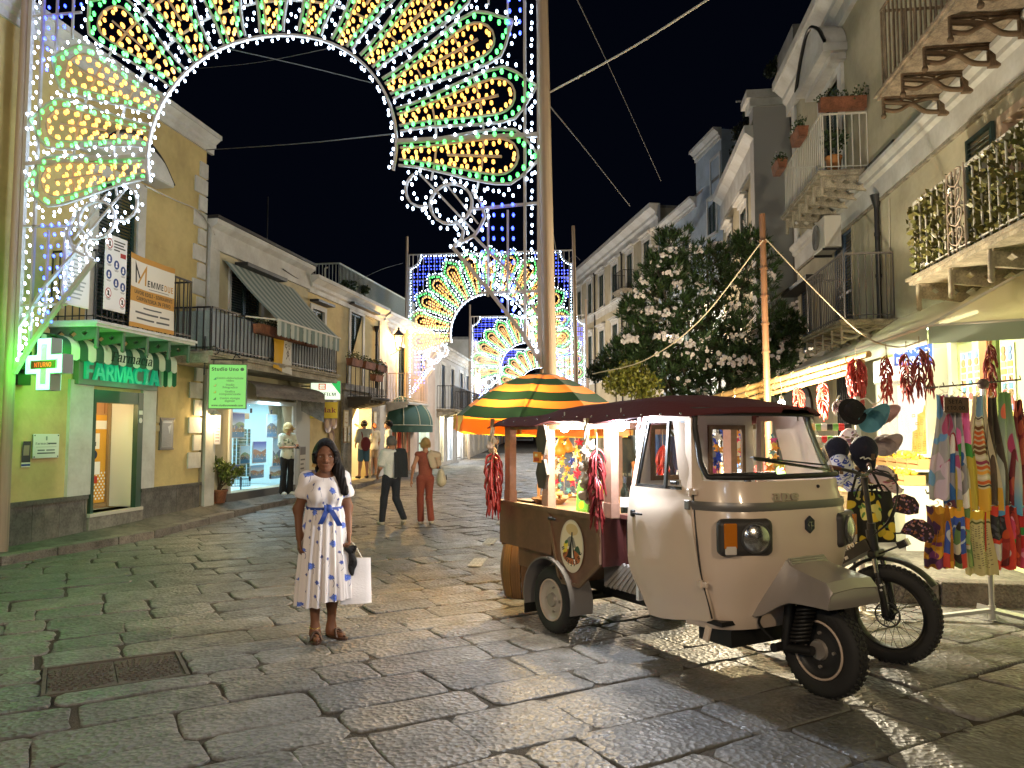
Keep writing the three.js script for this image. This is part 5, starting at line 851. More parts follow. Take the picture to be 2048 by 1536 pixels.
if(!hr.none)mesh('hair',H4(nets(hairF,[-0.16,-0.35,-0.2],[0.16,0.16,0.14],hr.cell??0.01)),phys(hr.color,0.6,{specularIntensity:0.35,bumpMap:rep(T.fine,4),bumpScale:0.002}),t);
// clothes
const dist2=(c,x,y,z)=>{const px=x - c.a[0],py=y - c.a[1],pz=z - c.a[2];return(px*c.d[0]+py*c.d[1]+pz*c.d[2])/ c.L;};
if(o.bottom){const b=o.bottom,cuff=b.cuff??0,L=b.grow??0.013;const list=[torso[0],...['L','R'].flatMap((q)=>{const[th,sh,calf]=legs[q];if(cuff<0)return[cap(th.a,[lerp(th.a[0],th.b[0],1 +cuff),lerp(th.a[1],th.b[1],1 +cuff),lerp(th.a[2],th.b[2],1 +cuff)],th.ra,th.rb +0.02)];const e=1 - cuff;return[th,...(cuff<0.5?[calf]:[]),cap(sh.a,[lerp(sh.a[0],sh.b[0],e),lerp(sh.a[1],sh.b[1],e),lerp(sh.a[2],sh.b[2],e)],sh.ra,Math.max(sh.rb,b.hem??0.045))];})];
mesh(b.name??'trousers',field(list,0.03,k*0.9,L,(x,y,z)=>y -(b.top??1.04)*s),b.mat,t);}
if(o.top){const p=o.top,hem=(p.hem??0.92)*s,list=[...torso,...['L','R'].flatMap((q)=>{const[u,f]=arms[q],e=p.sleeve??0.55;const cut=(c,e2)=>cap(c.a,[lerp(c.a[0],c.b[0],e2),lerp(c.a[1],c.b[1],e2),lerp(c.a[2],c.b[2],e2)],c.ra,lerp(c.ra,c.rb,e2)+0.008);return e<=0?[]:e<=1?[cut(u,e)]:[u,cut(f,e - 1)];})];
if(p.hem<0.9)list.push(cap(J.pelvis,[0,hem +0.05,0],0.13*w,0.135*w,{fz:0.8,fx:1.08}));
mesh(p.name??'shirt',field(list,0.035,k*0.9,p.grow??0.016,(x,y,z)=>Math.max(hem - y +0.008*Math.sin(x*40),0.062*s - Math.hypot((x - J.neck[0]),(y - J.neck[1]- 0.035*s)*0.8,(z - J.neck[2]- 0.02)))),p.mat,t);}
if(o.shoes)for(const q of['L','R'])mesh('shoe',field(feet[q],0.02,Math.min(k,0.012),o.shoes.grow??0.008,(x,y,z)=>y -(J['an' +q][1]+(o.shoes.high??0.0))),o.shoes.mat,t);
return{t,J,s,hm,skin,H4};
}
const gp=(px,py,base)=>{const p=level(px,py,base??0);if(base===undefined)for(let i=0;i<6;i++)p.copy(level(px,py,ground(-p.z)));return p;};
const cloth=(c,o={})=>mat(c,0.9,{bumpMap:rep(T.plasterBump,2.2),bumpScale:0.012,...o});
const jeans=cloth([0.012,0.015,0.025]),blackCloth=cloth([0.01,0.01,0.012]),whiteCloth=cloth([0.55,0.55,0.52]);
{// the woman in the flowered dress
const pos=gp(645,1276),H=1.585,flowers=canvasTex(768,768,(c,w,h)=>{
c.fillStyle='#e9e4e2';c.fillRect(0,0,w,h);seed=11;
const bloom=(x,y,r,col)=>{c.fillStyle=col;c.strokeStyle='#2b49b4';for(let k=0;k<9;k++){const a=k / 9*6.28 +r;c.globalAlpha=0.85;c.beginPath();c.ellipse(x +Math.cos(a)*r*0.55,y +Math.sin(a)*r*0.55,r*0.5,r*0.3,a,0,7);c.fill();}c.globalAlpha=1;c.lineWidth=3;for(let k=0;k<7;k++){const a=k*0.9;c.beginPath();c.arc(x,y,r*(0.2 +0.1*k),a,a +1.6);c.stroke();}c.fillStyle='#1c3796';for(let k=0;k<4;k++){c.beginPath();c.ellipse(x +r*1.05*Math.cos(k*1.3 +0.5),y +r*1.05*Math.sin(k*1.3 +0.5),r*0.3,r*0.13,k*1.3 +0.5,0,7);c.fill();}};
c.strokeStyle='#3c4470';c.lineWidth=4;const pts=[[130,120,46],[420,210,34],[640,90,24],[250,400,26],[560,430,48],[90,600,34],[360,640,44],[660,660,30],[500,30,20],[40,330,20],[720,300,22],[230,250,18],[480,560,20],[180,720,22]];
for(const[x,y,r]of pts){c.beginPath();c.moveTo(x,y);c.quadraticCurveTo(x +50,y +60,x +rr(-20,60),y +rr(90,150));c.stroke();}
for(const[x,y,r]of pts)bloom(x,y,r,r>30?'#5f7fe0':r>22?'#5566b0':'#5b5f80');
});flowers.wrapS=flowers.wrapT=THREE.RepeatWrapping;
const dressMat=mat([0.92,0.9,0.9],0.85,{map:flowers,bumpMap:rep(T.plasterBump,3),bumpScale:0.0009}),s=H / 1.7;
const P=person({
label:'woman in a white dress with blue flowers and blue ribbon belt facing the viewer',pos,turn:R(17),H,cell:0.013,headCell:0.0042,handCell:0.0045,build:1.03,headSize:1.2,bust:true,skin:[0.17,0.075,0.04],lips:[0.22,0.06,0.05],headTurn:[0.02,-0.05,0.04],
joints:{elR:[-0.222,1.12,-0.03],wrR:[-0.212,0.865,0.05],elL:[0.205,1.12,-0.05],wrL:[0.21,0.89,0.05],head:[0,1.575,0.02],shL:[0.15,1.36,-0.01],shR:[-0.15,1.36,-0.01],knR:[-0.075,0.5,0.02],anR:[-0.065,0.085,0.01],toR:[-0.06,0.03,0.17],knL:[0.08,0.5,0.0],anL:[0.075,0.085,-0.04],toL:[0.16,0.03,0.08]},
handR:{curl:0.5,palm:[1,0,-0.2]},handL:{curl:1.1,palm:[-1,0,0]},
hair:{color:[0.008,0.006,0.006],cell:0.007,field:(()=>{const hf=headField();return(x,y,z)=>{
let d=hf(x,y,z)- 0.011;const part=ell(x,y,z,-0.004,-0.035,0.112,0.07,0.128,0.1);d=Math.max(d,-part);d=Math.max(d,-(y +0.05));
const back=Math.max(ell(x,y,z,0.01,-0.09,-0.06,0.085,0.2,0.05),-0.0 - 1);d=smin(d,back,0.03);
const lock=cap([0.08,0.0,-0.01],[0.092,-0.12,0.01],0.022,0.034),l2=cap([0.092,-0.11,0.01],[0.13,-0.26,0.085],0.036,0.03,{fz:0.7});d=smin(d,capD(lock,x,y,z),0.03);d=smin(d,capD(l2,x,y,z),0.03);
return d +0.0018*Math.sin(x*260 +z*120)*(y<0.02?1:0.4);};})()},
});
const t=P.t,J=P.J;
// bodice with cap sleeves
const bod=[cap([0,1.09*s,0],J.chest,0.125*s,0.128*s,{fz:0.86,fx:1.12}),cap(J.chest,[0,1.38*s,-0.01],0.122*s,0.075*s,{fz:0.78,fx:1.15}),...[1,-1].map((q)=>cap([q*0.07*s,1.24*s,0.075*s],[q*0.06*s,1.29*s,0.055*s],0.068*s,0.058*s)),...[1,-1].flatMap((q)=>[cap([q*0.09*s,1.4*s,-0.01],[q*0.16*s,1.385*s,-0.012],0.056*s,0.055*s),cap([q*0.155*s,1.375*s,-0.012],[q*0.203*s,1.25*s,-0.02],0.045*s,0.056*s,{fx:0.9})])];
const bf=union(bod,0.04,0.006),[lo,hi]=bounds(bod,0.04);
const bodice=mesh('dress_bodice',nets((x,y,z)=>{const side=Math.abs(x),cut=side>0.155*s?1.2*s +(side - 0.155*s)*0.2 - y:1.115*s - y;let d=bf(x,y,z)+0.005*Math.sin(x*95 +Math.sin(y*20))*smooth(1.3,1.1,y / s);d=Math.max(d,cut);return Math.max(d,0.105*s - Math.hypot(x*0.86,(y - 1.475*s)*1.15,(z - 0.03)*0.9));},lo,hi,0.0085),dressMat,t);
const k=1 / 0.42;const uvB=(g)=>{const p=g.attributes.position,uv=g.attributes.uv;for(let i=0;i<p.count;i++)uv.setXY(i,Math.atan2(p.getX(i),p.getZ(i))*0.18*k,p.getY(i)*k);return g;};uvB(bodice.geometry);
// gathered skirt, open at the front left where the longer panel hangs
const skirt=thick(220,40,(u,v)=>{const a=u*2*PI,y=lerp(1.125,0.345,v)*s,front=Math.cos(a),px=Math.sin(a);const f=Math.pow(v,0.7);const fold=(0.006 +0.016*v)*Math.sin(a*17 +Math.sin(a*3)*1.2 +v)+0.008*v*Math.sin(a*31 +2);const rx=(lerp(0.15,0.228,f)+fold),rz=(lerp(0.125,0.19,f)+fold);const drop=(px<-0.15&&front>-0.2?0.045:0)*smooth(0.6,1,v);return[px*rx*s*1.0,y - drop*s,front*rz*s +0.01];},0.004);
const sk=mesh('dress_skirt',skirt,dressMat,t);uvB(sk.geometry);
// ribbon belt with a bow
const blue=mat([0.02,0.06,0.3],0.45);const belt=mesh('belt',gridGeo(60,3,(u,v)=>{const a=u*2*PI;return[Math.sin(a)*0.158*s,(1.135 +0.024*v - 0.02)*s,Math.cos(a)*0.139*s +0.008];}),blue,t);
mesh('bow',merge([ball(0.03,0.025,1.128*s,0.15*s,1,1.15,0.7),thick(4,6,(u,v)=>[0.01 +(u - 0.5)*0.04 - v*0.05,(1.12 - v*0.12)*s,0.155*s +0.02*Math.sin(v*3)],0.004),thick(4,6,(u,v)=>[0.04 +(u - 0.5)*0.045 +v*0.075,(1.12 - v*0.14)*s,0.155*s +0.02*Math.sin(v*3)],0.004),thick(6,4,(u,v)=>[0.03 - Math.sin(u*PI)*0.045,(1.145 - v*0.05)*s +0.02*Math.sin(u*PI),0.15*s +0.02*Math.sin(u*PI)],0.004)]),blue,belt);
// earring, sandals
mesh('earring',P.H4(cyl(0.0165,0.0165,0.003,-0.083,-0.062,0.008,20,PI / 2)),mat([0.9,0.62,0.25],0.3,{metalness:0.6}),t);mesh('earring',P.H4(cyl(0.0165,0.0165,0.003,0.083,-0.062,0.002,20,PI / 2)),mat([0.9,0.62,0.25],0.3,{metalness:0.6}),t);
const lea=mat([0.05,0.022,0.012],0.5),gold=mat([0.7,0.45,0.12],0.25,{metalness:0.9});
for(const q of['R','L']){const a=J['an' +q],o=J['to' +q],dir=Math.atan2(o[0]- a[0],o[2]- a[2]),cx=(a[0]+o[0])/ 2,cz=(a[2]+o[2])/ 2;const sole=new THREE.Shape();sole.absellipse(0,0,0.044,0.125,0,2*PI);const so=mesh('sandal',extr(sole,0.014,0.003).rotateX(-PI / 2).applyMatrix4(M4(cx,0.002,cz +0.005,0,dir,0)),lea,t);
mesh('strap',merge([tube([[-0.042,0.012,0.05],[-0.02,0.066,0.01],[0.02,0.066,0.01],[0.042,0.012,0.05]],0.012,14,6),tube([[-0.02,0.06,0.01],[0.0,0.046,0.07],[0.004,0.02,0.1]],0.008,10,5)]).applyMatrix4(M4(cx,0,cz,0,dir,0)),lea,so);if(q==='R')mesh('ankle_chain',new THREE.TorusGeometry(0.04*s,0.006,6,24).applyMatrix4(M4(a[0],a[1]+0.015,a[2]+0.005,PI / 2 +0.15,0,0)),gold,so);}
t.updateMatrixWorld(true);const hand=new V3(J.wrL[0]+0.0,J.wrL[1]- 0.1,J.wrL[2]+0.02).applyMatrix4(t.matrixWorld);
// what she carries
const bag=thing('paper_bag','white paper shopping bag hanging from the hand of the woman in the flowered dress','shopping bag',[hand.x +0.055,0.275,hand.z - 0.04],R(12));
mesh('bag_body',thick(10,10,(u,v)=>{const a=u*4 % 4,hw=0.125,hd=0.05,q=a<1?[lerp(-hw,hw,a),hd]:a<2?[hw,lerp(hd,-hd,a - 1)]:a<3?[lerp(hw,-hw,a - 2),-hd]:[-hw,lerp(-hd,hd,a - 3)];const kx=1 - 0.1*v,kz=1 - 0.6*v;return[q[0]*kx,v*0.36,q[1]*kz +0.004*Math.sin(v*9)];},0.003),mat([0.8,0.76,0.76],0.7,{bumpMap:rep(T.plasterBump,2),bumpScale:0.002}),bag);mesh('bottom',span(-0.122,0.122,0,0.006,-0.047,0.047),MT.paper,bag);
mesh('bag_handle',merge([tube([[-0.05,0.35,0.02],[-0.06,0.47,0.01],[-0.07,0.5,0.01]],0.004,10,5),tube([[0.05,0.35,0.02],[-0.02,0.47,0.01],[-0.06,0.5,0.01]],0.004,10,5)]),MT.paper,bag);
const hb=thing('handbag','small black cloth bag held bunched in the hand of the woman in the flowered dress','handbag',[hand.x +0.01,hand.y - 0.02,hand.z +0.01],0.3);
mesh('bag_body',nets((x,y,z)=>{let d=ell(x,y,z,0.02,-0.1,0,0.035,0.1,0.03);d=smin(d,ell(x,y,z,0.0,0.01,0.0,0.045,0.025,0.03),0.03);return d +0.004*Math.sin(y*45 +x*60);},[-0.1,-0.25,-0.08],[0.12,0.08,0.08],0.008),cloth([0.008,0.008,0.009]),hb);mesh('strap',tube([[0.0,0.02,0.01],[0.045,0.03,0.02],[0.03,-0.02,0.03],[0.0,0.02,0.01]],0.006,16,5),blackCloth,hb);
}
{// the couple walking away
const m=gp(782,1050),w=gp(850,1048);
const A=person({label:'grey haired man in white shirt walking away with a dark jacket over his shoulder',pos:m,turn:R(212),H:1.6,build:1.03,skin:[0.3,0.15,0.09],headTurn:[0.05,-0.9,0],joints:{hipL:[0.09,0.9,0],knL:[0.11,0.5,0.1],anL:[0.12,0.085,0.16],toL:[0.14,0.03,0.31],knR:[-0.1,0.5,0.0],anR:[-0.16,0.15,-0.24],toR:[-0.18,0.03,-0.14],elR:[-0.26,1.18,0.12],wrR:[-0.2,1.2,0.3],elL:[0.22,1.1,0.05],wrL:[0.2,0.95,0.22]},hair:{color:[0.09,0.085,0.08],grow:0.009,low:-0.055},top:{mat:whiteCloth,hem:0.9,sleeve:0.7,grow:0.026},bottom:{mat:jeans},shoes:{mat:mat([0.4,0.36,0.3],0.8)}});
const j=thing('jacket','dark jacket draped over the shoulder of the grey haired man','jacket',m,R(212));const s=A.s;
const drape=(x0,x1,path,k)=>thick(10,26,(u,v)=>{const q=v*(path.length - 1),i=Math.min(path.length - 2,Math.floor(q)),f=q - i,A=path[i],B2=path[i +1],fo=k*Math.sin(u*15 +v*2)*smooth(0.2,1,v),w=1 +0.25*v;return[(lerp(x0,x1,0.5)+(u - 0.5)*(x1 - x0)*w)*s,(lerp(A[1],B2[1],f)- 0.03*Math.pow(Math.abs(u - 0.4)*2,2)*(v<0.6?1:0.3))*s,(lerp(A[0],B2[0],f)+fo)*s];},0.014);
mesh('cloth',drape(-0.25,-0.02,[[0.13,1.18],[0.12,1.34],[0.05,1.47],[-0.06,1.48],[-0.13,1.38],[-0.165,1.2],[-0.175,0.92]],0.016),cloth([0.015,0.019,0.024]),j);
mesh('sleeve',field([cap([-0.2*s,1.36*s,0.0],[-0.27*s,1.2*s,0.11*s],0.045,0.05),cap([-0.27*s,1.2*s,0.11*s],[-0.22*s,1.2*s,0.25*s],0.05,0.048)],0.04,0.016,0.01),cloth([0.015,0.019,0.024]),j);
const B=person({label:'blond woman in rust coloured jumpsuit walking away',pos:w,turn:R(196),H:1.56,build:0.95,skin:[0.36,0.17,0.1],headTurn:[0,0.1,0],joints:{knL:[0.09,0.5,0.06],anL:[0.07,0.085,0.1],toL:[0.08,0.03,0.24],knR:[-0.08,0.5,0.02],anR:[-0.09,0.12,-0.18],toR:[-0.1,0.03,-0.05],elL:[0.25,1.13,-0.05],wrL:[0.28,0.88,0.0],elR:[-0.26,1.14,0.03],wrR:[-0.2,1.12,0.2]},hair:{color:[0.3,0.19,0.08],bun:[0,0.02],grow:0.014,low:-0.06},top:{mat:cloth([0.2,0.05,0.03]),hem:0.96,sleeve:0.0,grow:0.016,name:'jumpsuit_top'},bottom:{mat:cloth([0.2,0.045,0.028]),hem:0.05,top:1.08,name:'jumpsuit_trousers'},shoes:{mat:mat([0.5,0.45,0.38],0.7)}});
const c=thing('cardigan','beige cardigan hung over the shoulder of the blond woman','cardigan',w,R(196));mesh('cloth',field([cap([-0.1,1.3,-0.06],[-0.22,1.25,-0.02],0.045,0.06),cap([-0.08,1.25,-0.1],[-0.13,1.06,-0.13],0.05,0.045,{fz:0.5,fx:1.2}),cap([-0.2,1.24,-0.03],[-0.24,1.1,0.02],0.055,0.055)],0.04,0.016,0.01),cloth([0.42,0.33,0.24]),c);
const bg=thing('handbag','cream backpack hanging from the arm of the blond woman','handbag',w,R(196));mesh('bag_body',nets((x,y,z)=>smin(ell(x,y,z,-0.28,0.86,-0.06,0.07,0.15,0.11),ell(x,y,z,-0.29,0.78,-0.06,0.09,0.1,0.12),0.05),[-0.45,0.6,-0.25],[-0.12,1.1,0.15],0.015),cloth([0.5,0.43,0.32]),bg);mesh('strap',merge([tube([[-0.27,1.0,-0.02],[-0.26,1.08,0.03],[-0.25,1.0,0.08]],0.012,12,5),tube([[-0.36,0.9,-0.16],[-0.37,0.8,-0.1],[-0.33,0.72,-0.02]],0.01,12,5)]),mat([0.05,0.045,0.04],0.7),bg);
}
{// people on the left pavement
const g=cloth([0.5,0.53,0.45],{map:canvasTex(256,256,(c)=>{c.fillStyle='#d3d6c6';c.fillRect(0,0,256,256);seed=3;for(let i=0;i<70;i++){c.fillStyle=pick(['#8b9a80','#a9b39a','#6f7d6c']);c.beginPath();c.ellipse(rr(0,256),rr(0,256),rr(4,14),rr(3,9),rr(0,3),0,7);c.fill();}})});g.map.wrapS=g.map.wrapT=THREE.RepeatWrapping;g.color.setRGB(0.8,0.8,0.8);
const p=level(573,989,0.28);
const a=person({label:'blond woman in pale patterned top looking at her phone outside the photo shop',pos:p,turn:R(52),H:1.6,cell:0.02,skin:[0.4,0.22,0.14],headTurn:[0.35,0.1,0],joints:{elL:[0.22,1.14,0.05],wrL:[0.08,1.16,0.27],elR:[-0.22,1.14,0.04],wrR:[-0.05,1.14,0.27]},handL:{curl:0.9,palm:[0,1,0]},handR:{curl:0.9,palm:[0,1,0]},hair:{color:[0.34,0.24,0.1],grow:0.022,low:-0.1},top:{mat:g,hem:0.86,sleeve:0.8,grow:0.03},bottom:{mat:blackCloth,hem:0.07},shoes:{mat:mat([0.6,0.6,0.58],0.5)}});
const ph=thing('phone','mobile phone in the hands of the blond woman by the photo shop','phone',new V3(0.02,1.16,0.34).multiplyScalar(a.s).applyEuler(new THREE.Euler(0,R(52),0)).add(p),R(52));mesh('phone_case',rbox(0.075,0.15,0.01,0.004,0,0,0,-0.9,0,0),MT.black,ph);mesh('screen',box(0.066,0.135,0.002,0,0.005,-0.004,-0.9,0,0),glow(0xcfe4ff,1.2),ph);
const q=level(727,956,0.36),r=level(746,951,0.36),u=level(776,955,0.33);
person({label:'person in pale jacket and blue shorts pointing at the gallery pictures',pos:q,turn:R(215),H:1.68,cell:0.022,skin:[0.42,0.22,0.13],headTurn:[-0.1,-0.2,0],joints:{elR:[-0.12,1.42,0.26],wrR:[-0.02,1.55,0.48],elL:[0.22,1.12,0.02],wrL:[0.18,0.98,0.2],anL:[0.18,0.085,-0.1],toL:[0.2,0.03,0.06]},hair:{color:[0.05,0.04,0.03],grow:0.012},top:{mat:cloth([0.4,0.44,0.42]),hem:0.84,sleeve:1.0,grow:0.035},bottom:{mat:cloth([0.06,0.13,0.18]),cuff:-0.12,name:'shorts'},shoes:{mat:MT.black}});
const bp=thing('handbag','dark red shoulder bag on the person pointing at the gallery','handbag',q,R(215));mesh('bag_body',nets((x,y,z)=>ell(x,y,z,0.05,1.0,-0.24,0.15,0.21,0.1),[-0.15,0.75,-0.4],[0.25,1.25,-0.1],0.02),cloth([0.14,0.02,0.025]),bp);mesh('strap',tube([[0.12,1.16,-0.2],[0.1,1.42,-0.02],[-0.06,1.2,0.14]],0.014,12,5),cloth([0.25,0.03,0.03]),bp);
const cp=thing('cap','light sun hat worn by the person pointing at the gallery','hat',new V3(0,1.585,0).multiplyScalar(1.68 / 1.7).add(q),R(205));mesh('crown',new THREE.SphereGeometry(0.105,16,8,0,2*PI,0,PI*0.5).translate(0,0.04,-0.005),cloth([0.6,0.5,0.36]),cp);mesh('brim',lathe([[0.09,0.045],[0.15,0.03],[0.15,0.024],[0.09,0.035]],20),cloth([0.6,0.5,0.36]),cp);
person({label:'red haired woman in white shirt and shorts looking at the gallery pictures',pos:r,turn:R(230),H:1.62,cell:0.022,skin:[0.46,0.24,0.14],joints:{},hair:{color:[0.4,0.13,0.05],bun:[0,0.0],grow:0.012},top:{mat:cloth([0.62,0.58,0.48]),hem:0.84,sleeve:0.75,grow:0.035},bottom:{mat:cloth([0.4,0.3,0.2]),cuff:-0.35,name:'shorts'},shoes:{mat:mat([0.5,0.35,0.22],0.6)}});
person({label:'dark haired man in white shirt looking up beside the green domed awning',pos:u,turn:R(-70),H:1.72,cell:0.022,skin:[0.4,0.21,0.13],headTurn:[-0.3,0,0],hair:{color:[0.012,0.01,0.01],grow:0.02},top:{mat:whiteCloth,hem:0.88,sleeve:0.7},bottom:{mat:jeans},shoes:{mat:MT.black}});
const f=[[911,900,'man in white shirt and black trousers farthest left of the three by the lit doorway',[0.6,0.6,0.58],R(-60)],[922,898,'person in peach shirt and black trousers between two others by the lit doorway',[0.5,0.3,0.2],R(200)],[933,898,'man in blue jacket and dark trousers farthest right of the three by the doorway',[0.16,0.24,0.42],R(160)]];
for(const[px,py,label,c,a2]of f){const z=44,p2=at(px,py,z);p2.y=ground(z)+0.15;person({label,pos:p2,turn:a2,H:1.68,cell:0.028,headCell:0.014,handCell:0.016,face:false,skin:[0.42,0.23,0.14],hair:{color:[0.05,0.03,0.02],grow:0.012,cell:0.014},top:{mat:cloth(c),hem:0.86,sleeve:0.8,grow:0.03},bottom:{mat:blackCloth},shoes:{mat:MT.paper}});}
}
{// two people behind the van
const p=at(1243,900,9.0);p.y=0.22;const q=at(1398,880,8.6);q.y=0.22;
person({label:'man in grey patterned shirt standing behind the stall of the three-wheeled van',pos:p,turn:R(-50),H:1.66,cell:0.022,skin:[0.36,0.18,0.11],headTurn:[0.2,0.1,0],hair:{color:[0.02,0.017,0.015],grow:0.008},top:{mat:cloth([0.3,0.33,0.35],{map:canvasTex(128,128,(c)=>{c.fillStyle='#c4cacc';c.fillRect(0,0,128,128);c.strokeStyle='#4c5a66';c.lineWidth=4;for(let i=0;i<128;i +=16){c.strokeRect(i,0,8,128);c.strokeRect(0,i,128,8);}}),color:0xffffff}),hem:0.88,sleeve:0.7},bottom:{mat:jeans},shoes:{mat:MT.black}});
person({label:'dark haired woman behind the van seen through its windscreen',pos:q,turn:R(-30),H:1.68,cell:0.022,skin:[0.38,0.2,0.12],hair:{color:[0.012,0.01,0.01],grow:0.016,low:-0.08},top:{mat:cloth([0.1,0.12,0.16]),hem:0.88,sleeve:0.8},bottom:{mat:jeans},shoes:{mat:MT.black}});
}
// ------------------------------------------------------------------ things along the left pavement
{// pharmacy: green cross, letter sign, striped awning, banner, notices
const F=PH;
const c=F.loc(116,729,0.75),x=c[0],y=c[1];
const cr=thing('pharmacy_cross','glowing green pharmacy cross sticking out from the ochre wall','sign',F.world(x,y,0.62),-R(22));
cr.scale.setScalar(1.3);
const plus=(a,b)=>[[-b,a],[-b,b],[-a,b],[-a,-b],[-b,-b],[-b,-a],[b,-a],[b,-b],[a,-b],[a,b],[b,b],[b,a]].map(([p,q])=>[p,q]);
mesh('case',extr(shape(plus(0.27,0.1)),0.12).translate(0,0,-0.06),mat([0.3,0.34,0.32],0.5),cr);
for(const z of[1,-1]){
mesh('led_border',extr(shape(plus(0.262,0.094),[plus(0.205,0.045)]),0.006).translate(0,0,z>0?0.061:-0.067),glow([0.25,1,0.6],2.2),cr);
mesh('led_core',extr(shape(plus(0.2,0.042)),0.004).translate(0,0,z>0?0.061:-0.065),glow([0.0,0.5,0.1],0.9),cr);
const tx=canvasTex(256,64,(g)=>{g.fillStyle='#1a0500';g.fillRect(0,0,256,64);g.fillStyle='#ff5a1e';g.font='bold 50px monospace';g.fillText('NTURNO',34,50);});const tm=mat([0.1,0.02,0.01],0.5);tm.emissiveMap=tx;tm.emissive.set(0xffffff);tm.emissiveIntensity=1.6;const pl=new THREE.PlaneGeometry(0.36,0.085);if(z<0)pl.rotateY(PI);pl.translate(0,-0.005,z*0.069);mesh('led_text',pl,tm,cr);
lamp(cr,0x38ff30,2.3,0,0,z*0.3,0.25);
}
mesh('bracket',merge([box(0.22,0.04,0.05,-0.38,0.06,0),box(0.22,0.04,0.05,-0.38,-0.06,0),box(0.1,0.36,0.14,-0.44,-0.02,-0.02)]),MT.iron,cr);
// FARMACIA letters on a grey board
const r=F.rect(153,312,712,782,0.08,748);const w=r[1]- r[0],sg=thing('pharmacy_sign','grey board with green glass letters over the pharmacy door','sign',F.world((r[0]+r[1])/ 2,(r[2]+r[3])/ 2,0.02),F.turn);
mesh('board',rbox(w,0.46,0.1,0.01,0,0,0.05),mat([0.16,0.2,0.18],0.6),sg);
'FARMACIA'.split('').forEach((ch,i)=>{const g=text3(ch,0.27,0.05),b=g.boundingBox;g.translate(-(b.min.x +b.max.x)/ 2,-0.135,0.115);g.translate((i - 3.5)/ 8*w*0.96,-0.01,0);const m=glow([0.0,0.75,0.42],0.2,[0.05,0.35,0.22]);m.roughness=0.15;mesh('letter',boxUV(g),m,sg);});
lamp(sg,0x20ff90,0.6,0,-0.1,0.45,0.3);
// scalloped striped awning above it
const a0=F.loc(125,700,0.45)[0],a1=F.loc(354,730,0.45)[0],ay=F.loc(230,700,0.5)[1]- 0.02;
const aw=thing('awning','small green and white striped awning with scalloped edge over the pharmacy sign','awning',F.world(a0,ay,0),F.turn);const L=a1 - a0;
const st=[mat([0.02,0.09,0.05],0.8),mat([0.55,0.62,0.5],0.8)];const n=16;
for(let k=0;k<n;k++)mesh('awning_strip',thick(3,10,(u,v)=>{const X=(k +u)/ n*L,e=Math.pow(v,0.8);const z=0.03 +0.42*Math.sin(Math.min(1,e*1.25)*PI / 2),yy=v<0.72?0.16 - 0.2*(v / 0.72)**2:-0.04 -(v - 0.72)/ 0.28*(0.14 +0.035*Math.sin(u*PI));return[X,yy,z];},0.004),st[k % 2],aw);
for(const X of[0,L])for(let k=0;k<5;k++)mesh('awning_side',thick(3,6,(u,v)=>{const z=lerp(0.03,0.45,(k +u)/ 5),yt=0.16 - 0.2*((k +u)/ 5)**2;return[X +(X?0.002:-0.002),lerp(yt,(X?-0.42:-0.3)- 0.03*Math.sin(u*PI),v),z];},0.004),st[k % 2],aw);
{const tx=canvasTex(512,96,(g)=>{g.clearRect(0,0,512,96);g.fillStyle='#10281c';g.font='italic bold 84px serif';g.fillText('Farmacia',90,72);});const m=mat([1,1,1],0.9,{map:tx,alphaTest:0.5});mesh('awning_lettering',new THREE.PlaneGeometry(1.3,0.24).translate(L*0.52,-0.09,0.459),m,aw);}
// banner on the balcony
const B=F.balc,zr=B[3]- 0.055,bx0=F.loc(256,600,zr)[0],bx1=F.loc(346,600,zr)[0],by1=F.loc(256,530,zr)[1],by0=F.loc(300,648,zr)[1];
const bt=canvasTex(640,768,(g,W,H)=>{
g.fillStyle='#d9d3c8';g.fillRect(0,0,W,H);g.fillStyle='#b9883f';g.fillRect(0,0,W,60);g.fillRect(0,350,W,150);g.fillRect(0,H - 46,W,46);
g.lineWidth=20;g.strokeStyle='#2b2724';g.beginPath();g.moveTo(75,300);g.lineTo(75,110);g.lineTo(135,240);g.stroke();g.strokeStyle='#b9883f';g.beginPath();g.moveTo(110,300);g.lineTo(150,230);g.lineTo(215,110);g.lineTo(215,300);g.stroke();
g.fillStyle='#2b2724';g.font='bold 96px sans-serif';g.fillText('EMME',235,300,225);g.fillStyle='#b9883f';g.fillText('DUE',465,300,160);g.fillStyle='#777';g.fillRect(260,322,290,8);
g.fillStyle='#2b2724';g.font='bold 58px sans-serif';g.fillText('LAVORI EDILI - SERRAMENTI',50,412,560);g.fillText('CARPENTERIA IN FERRO',80,478,500);g.font='44px serif';g.fillStyle='#555';g.fillRect(190,540,250,16);g.fillRect(70,596,330,20);g.fillRect(420,596,140,20);g.fillRect(90,660,260,20);g.fillRect(380,660,180,20);
});
const bn=thing('banner','white and tan builder banner tied to the pharmacy balcony railing','banner',F.world((bx0 +bx1)/ 2,3.28,zr),F.turn);const bw=bx1 - bx0;
mesh('cloth',(()=>{const g=thick(16,12,(u,v)=>[(u - 0.5)*bw,lerp(1.16 - 0.1*u*0.2,0.02,1 - v)*1 +0.02*Math.sin(u*PI)*-(v),0.03 +0.012*Math.sin(u*9 +v*3)],0.003);return g;})(),mat([1,1,1],0.8,{map:bt}),bn);
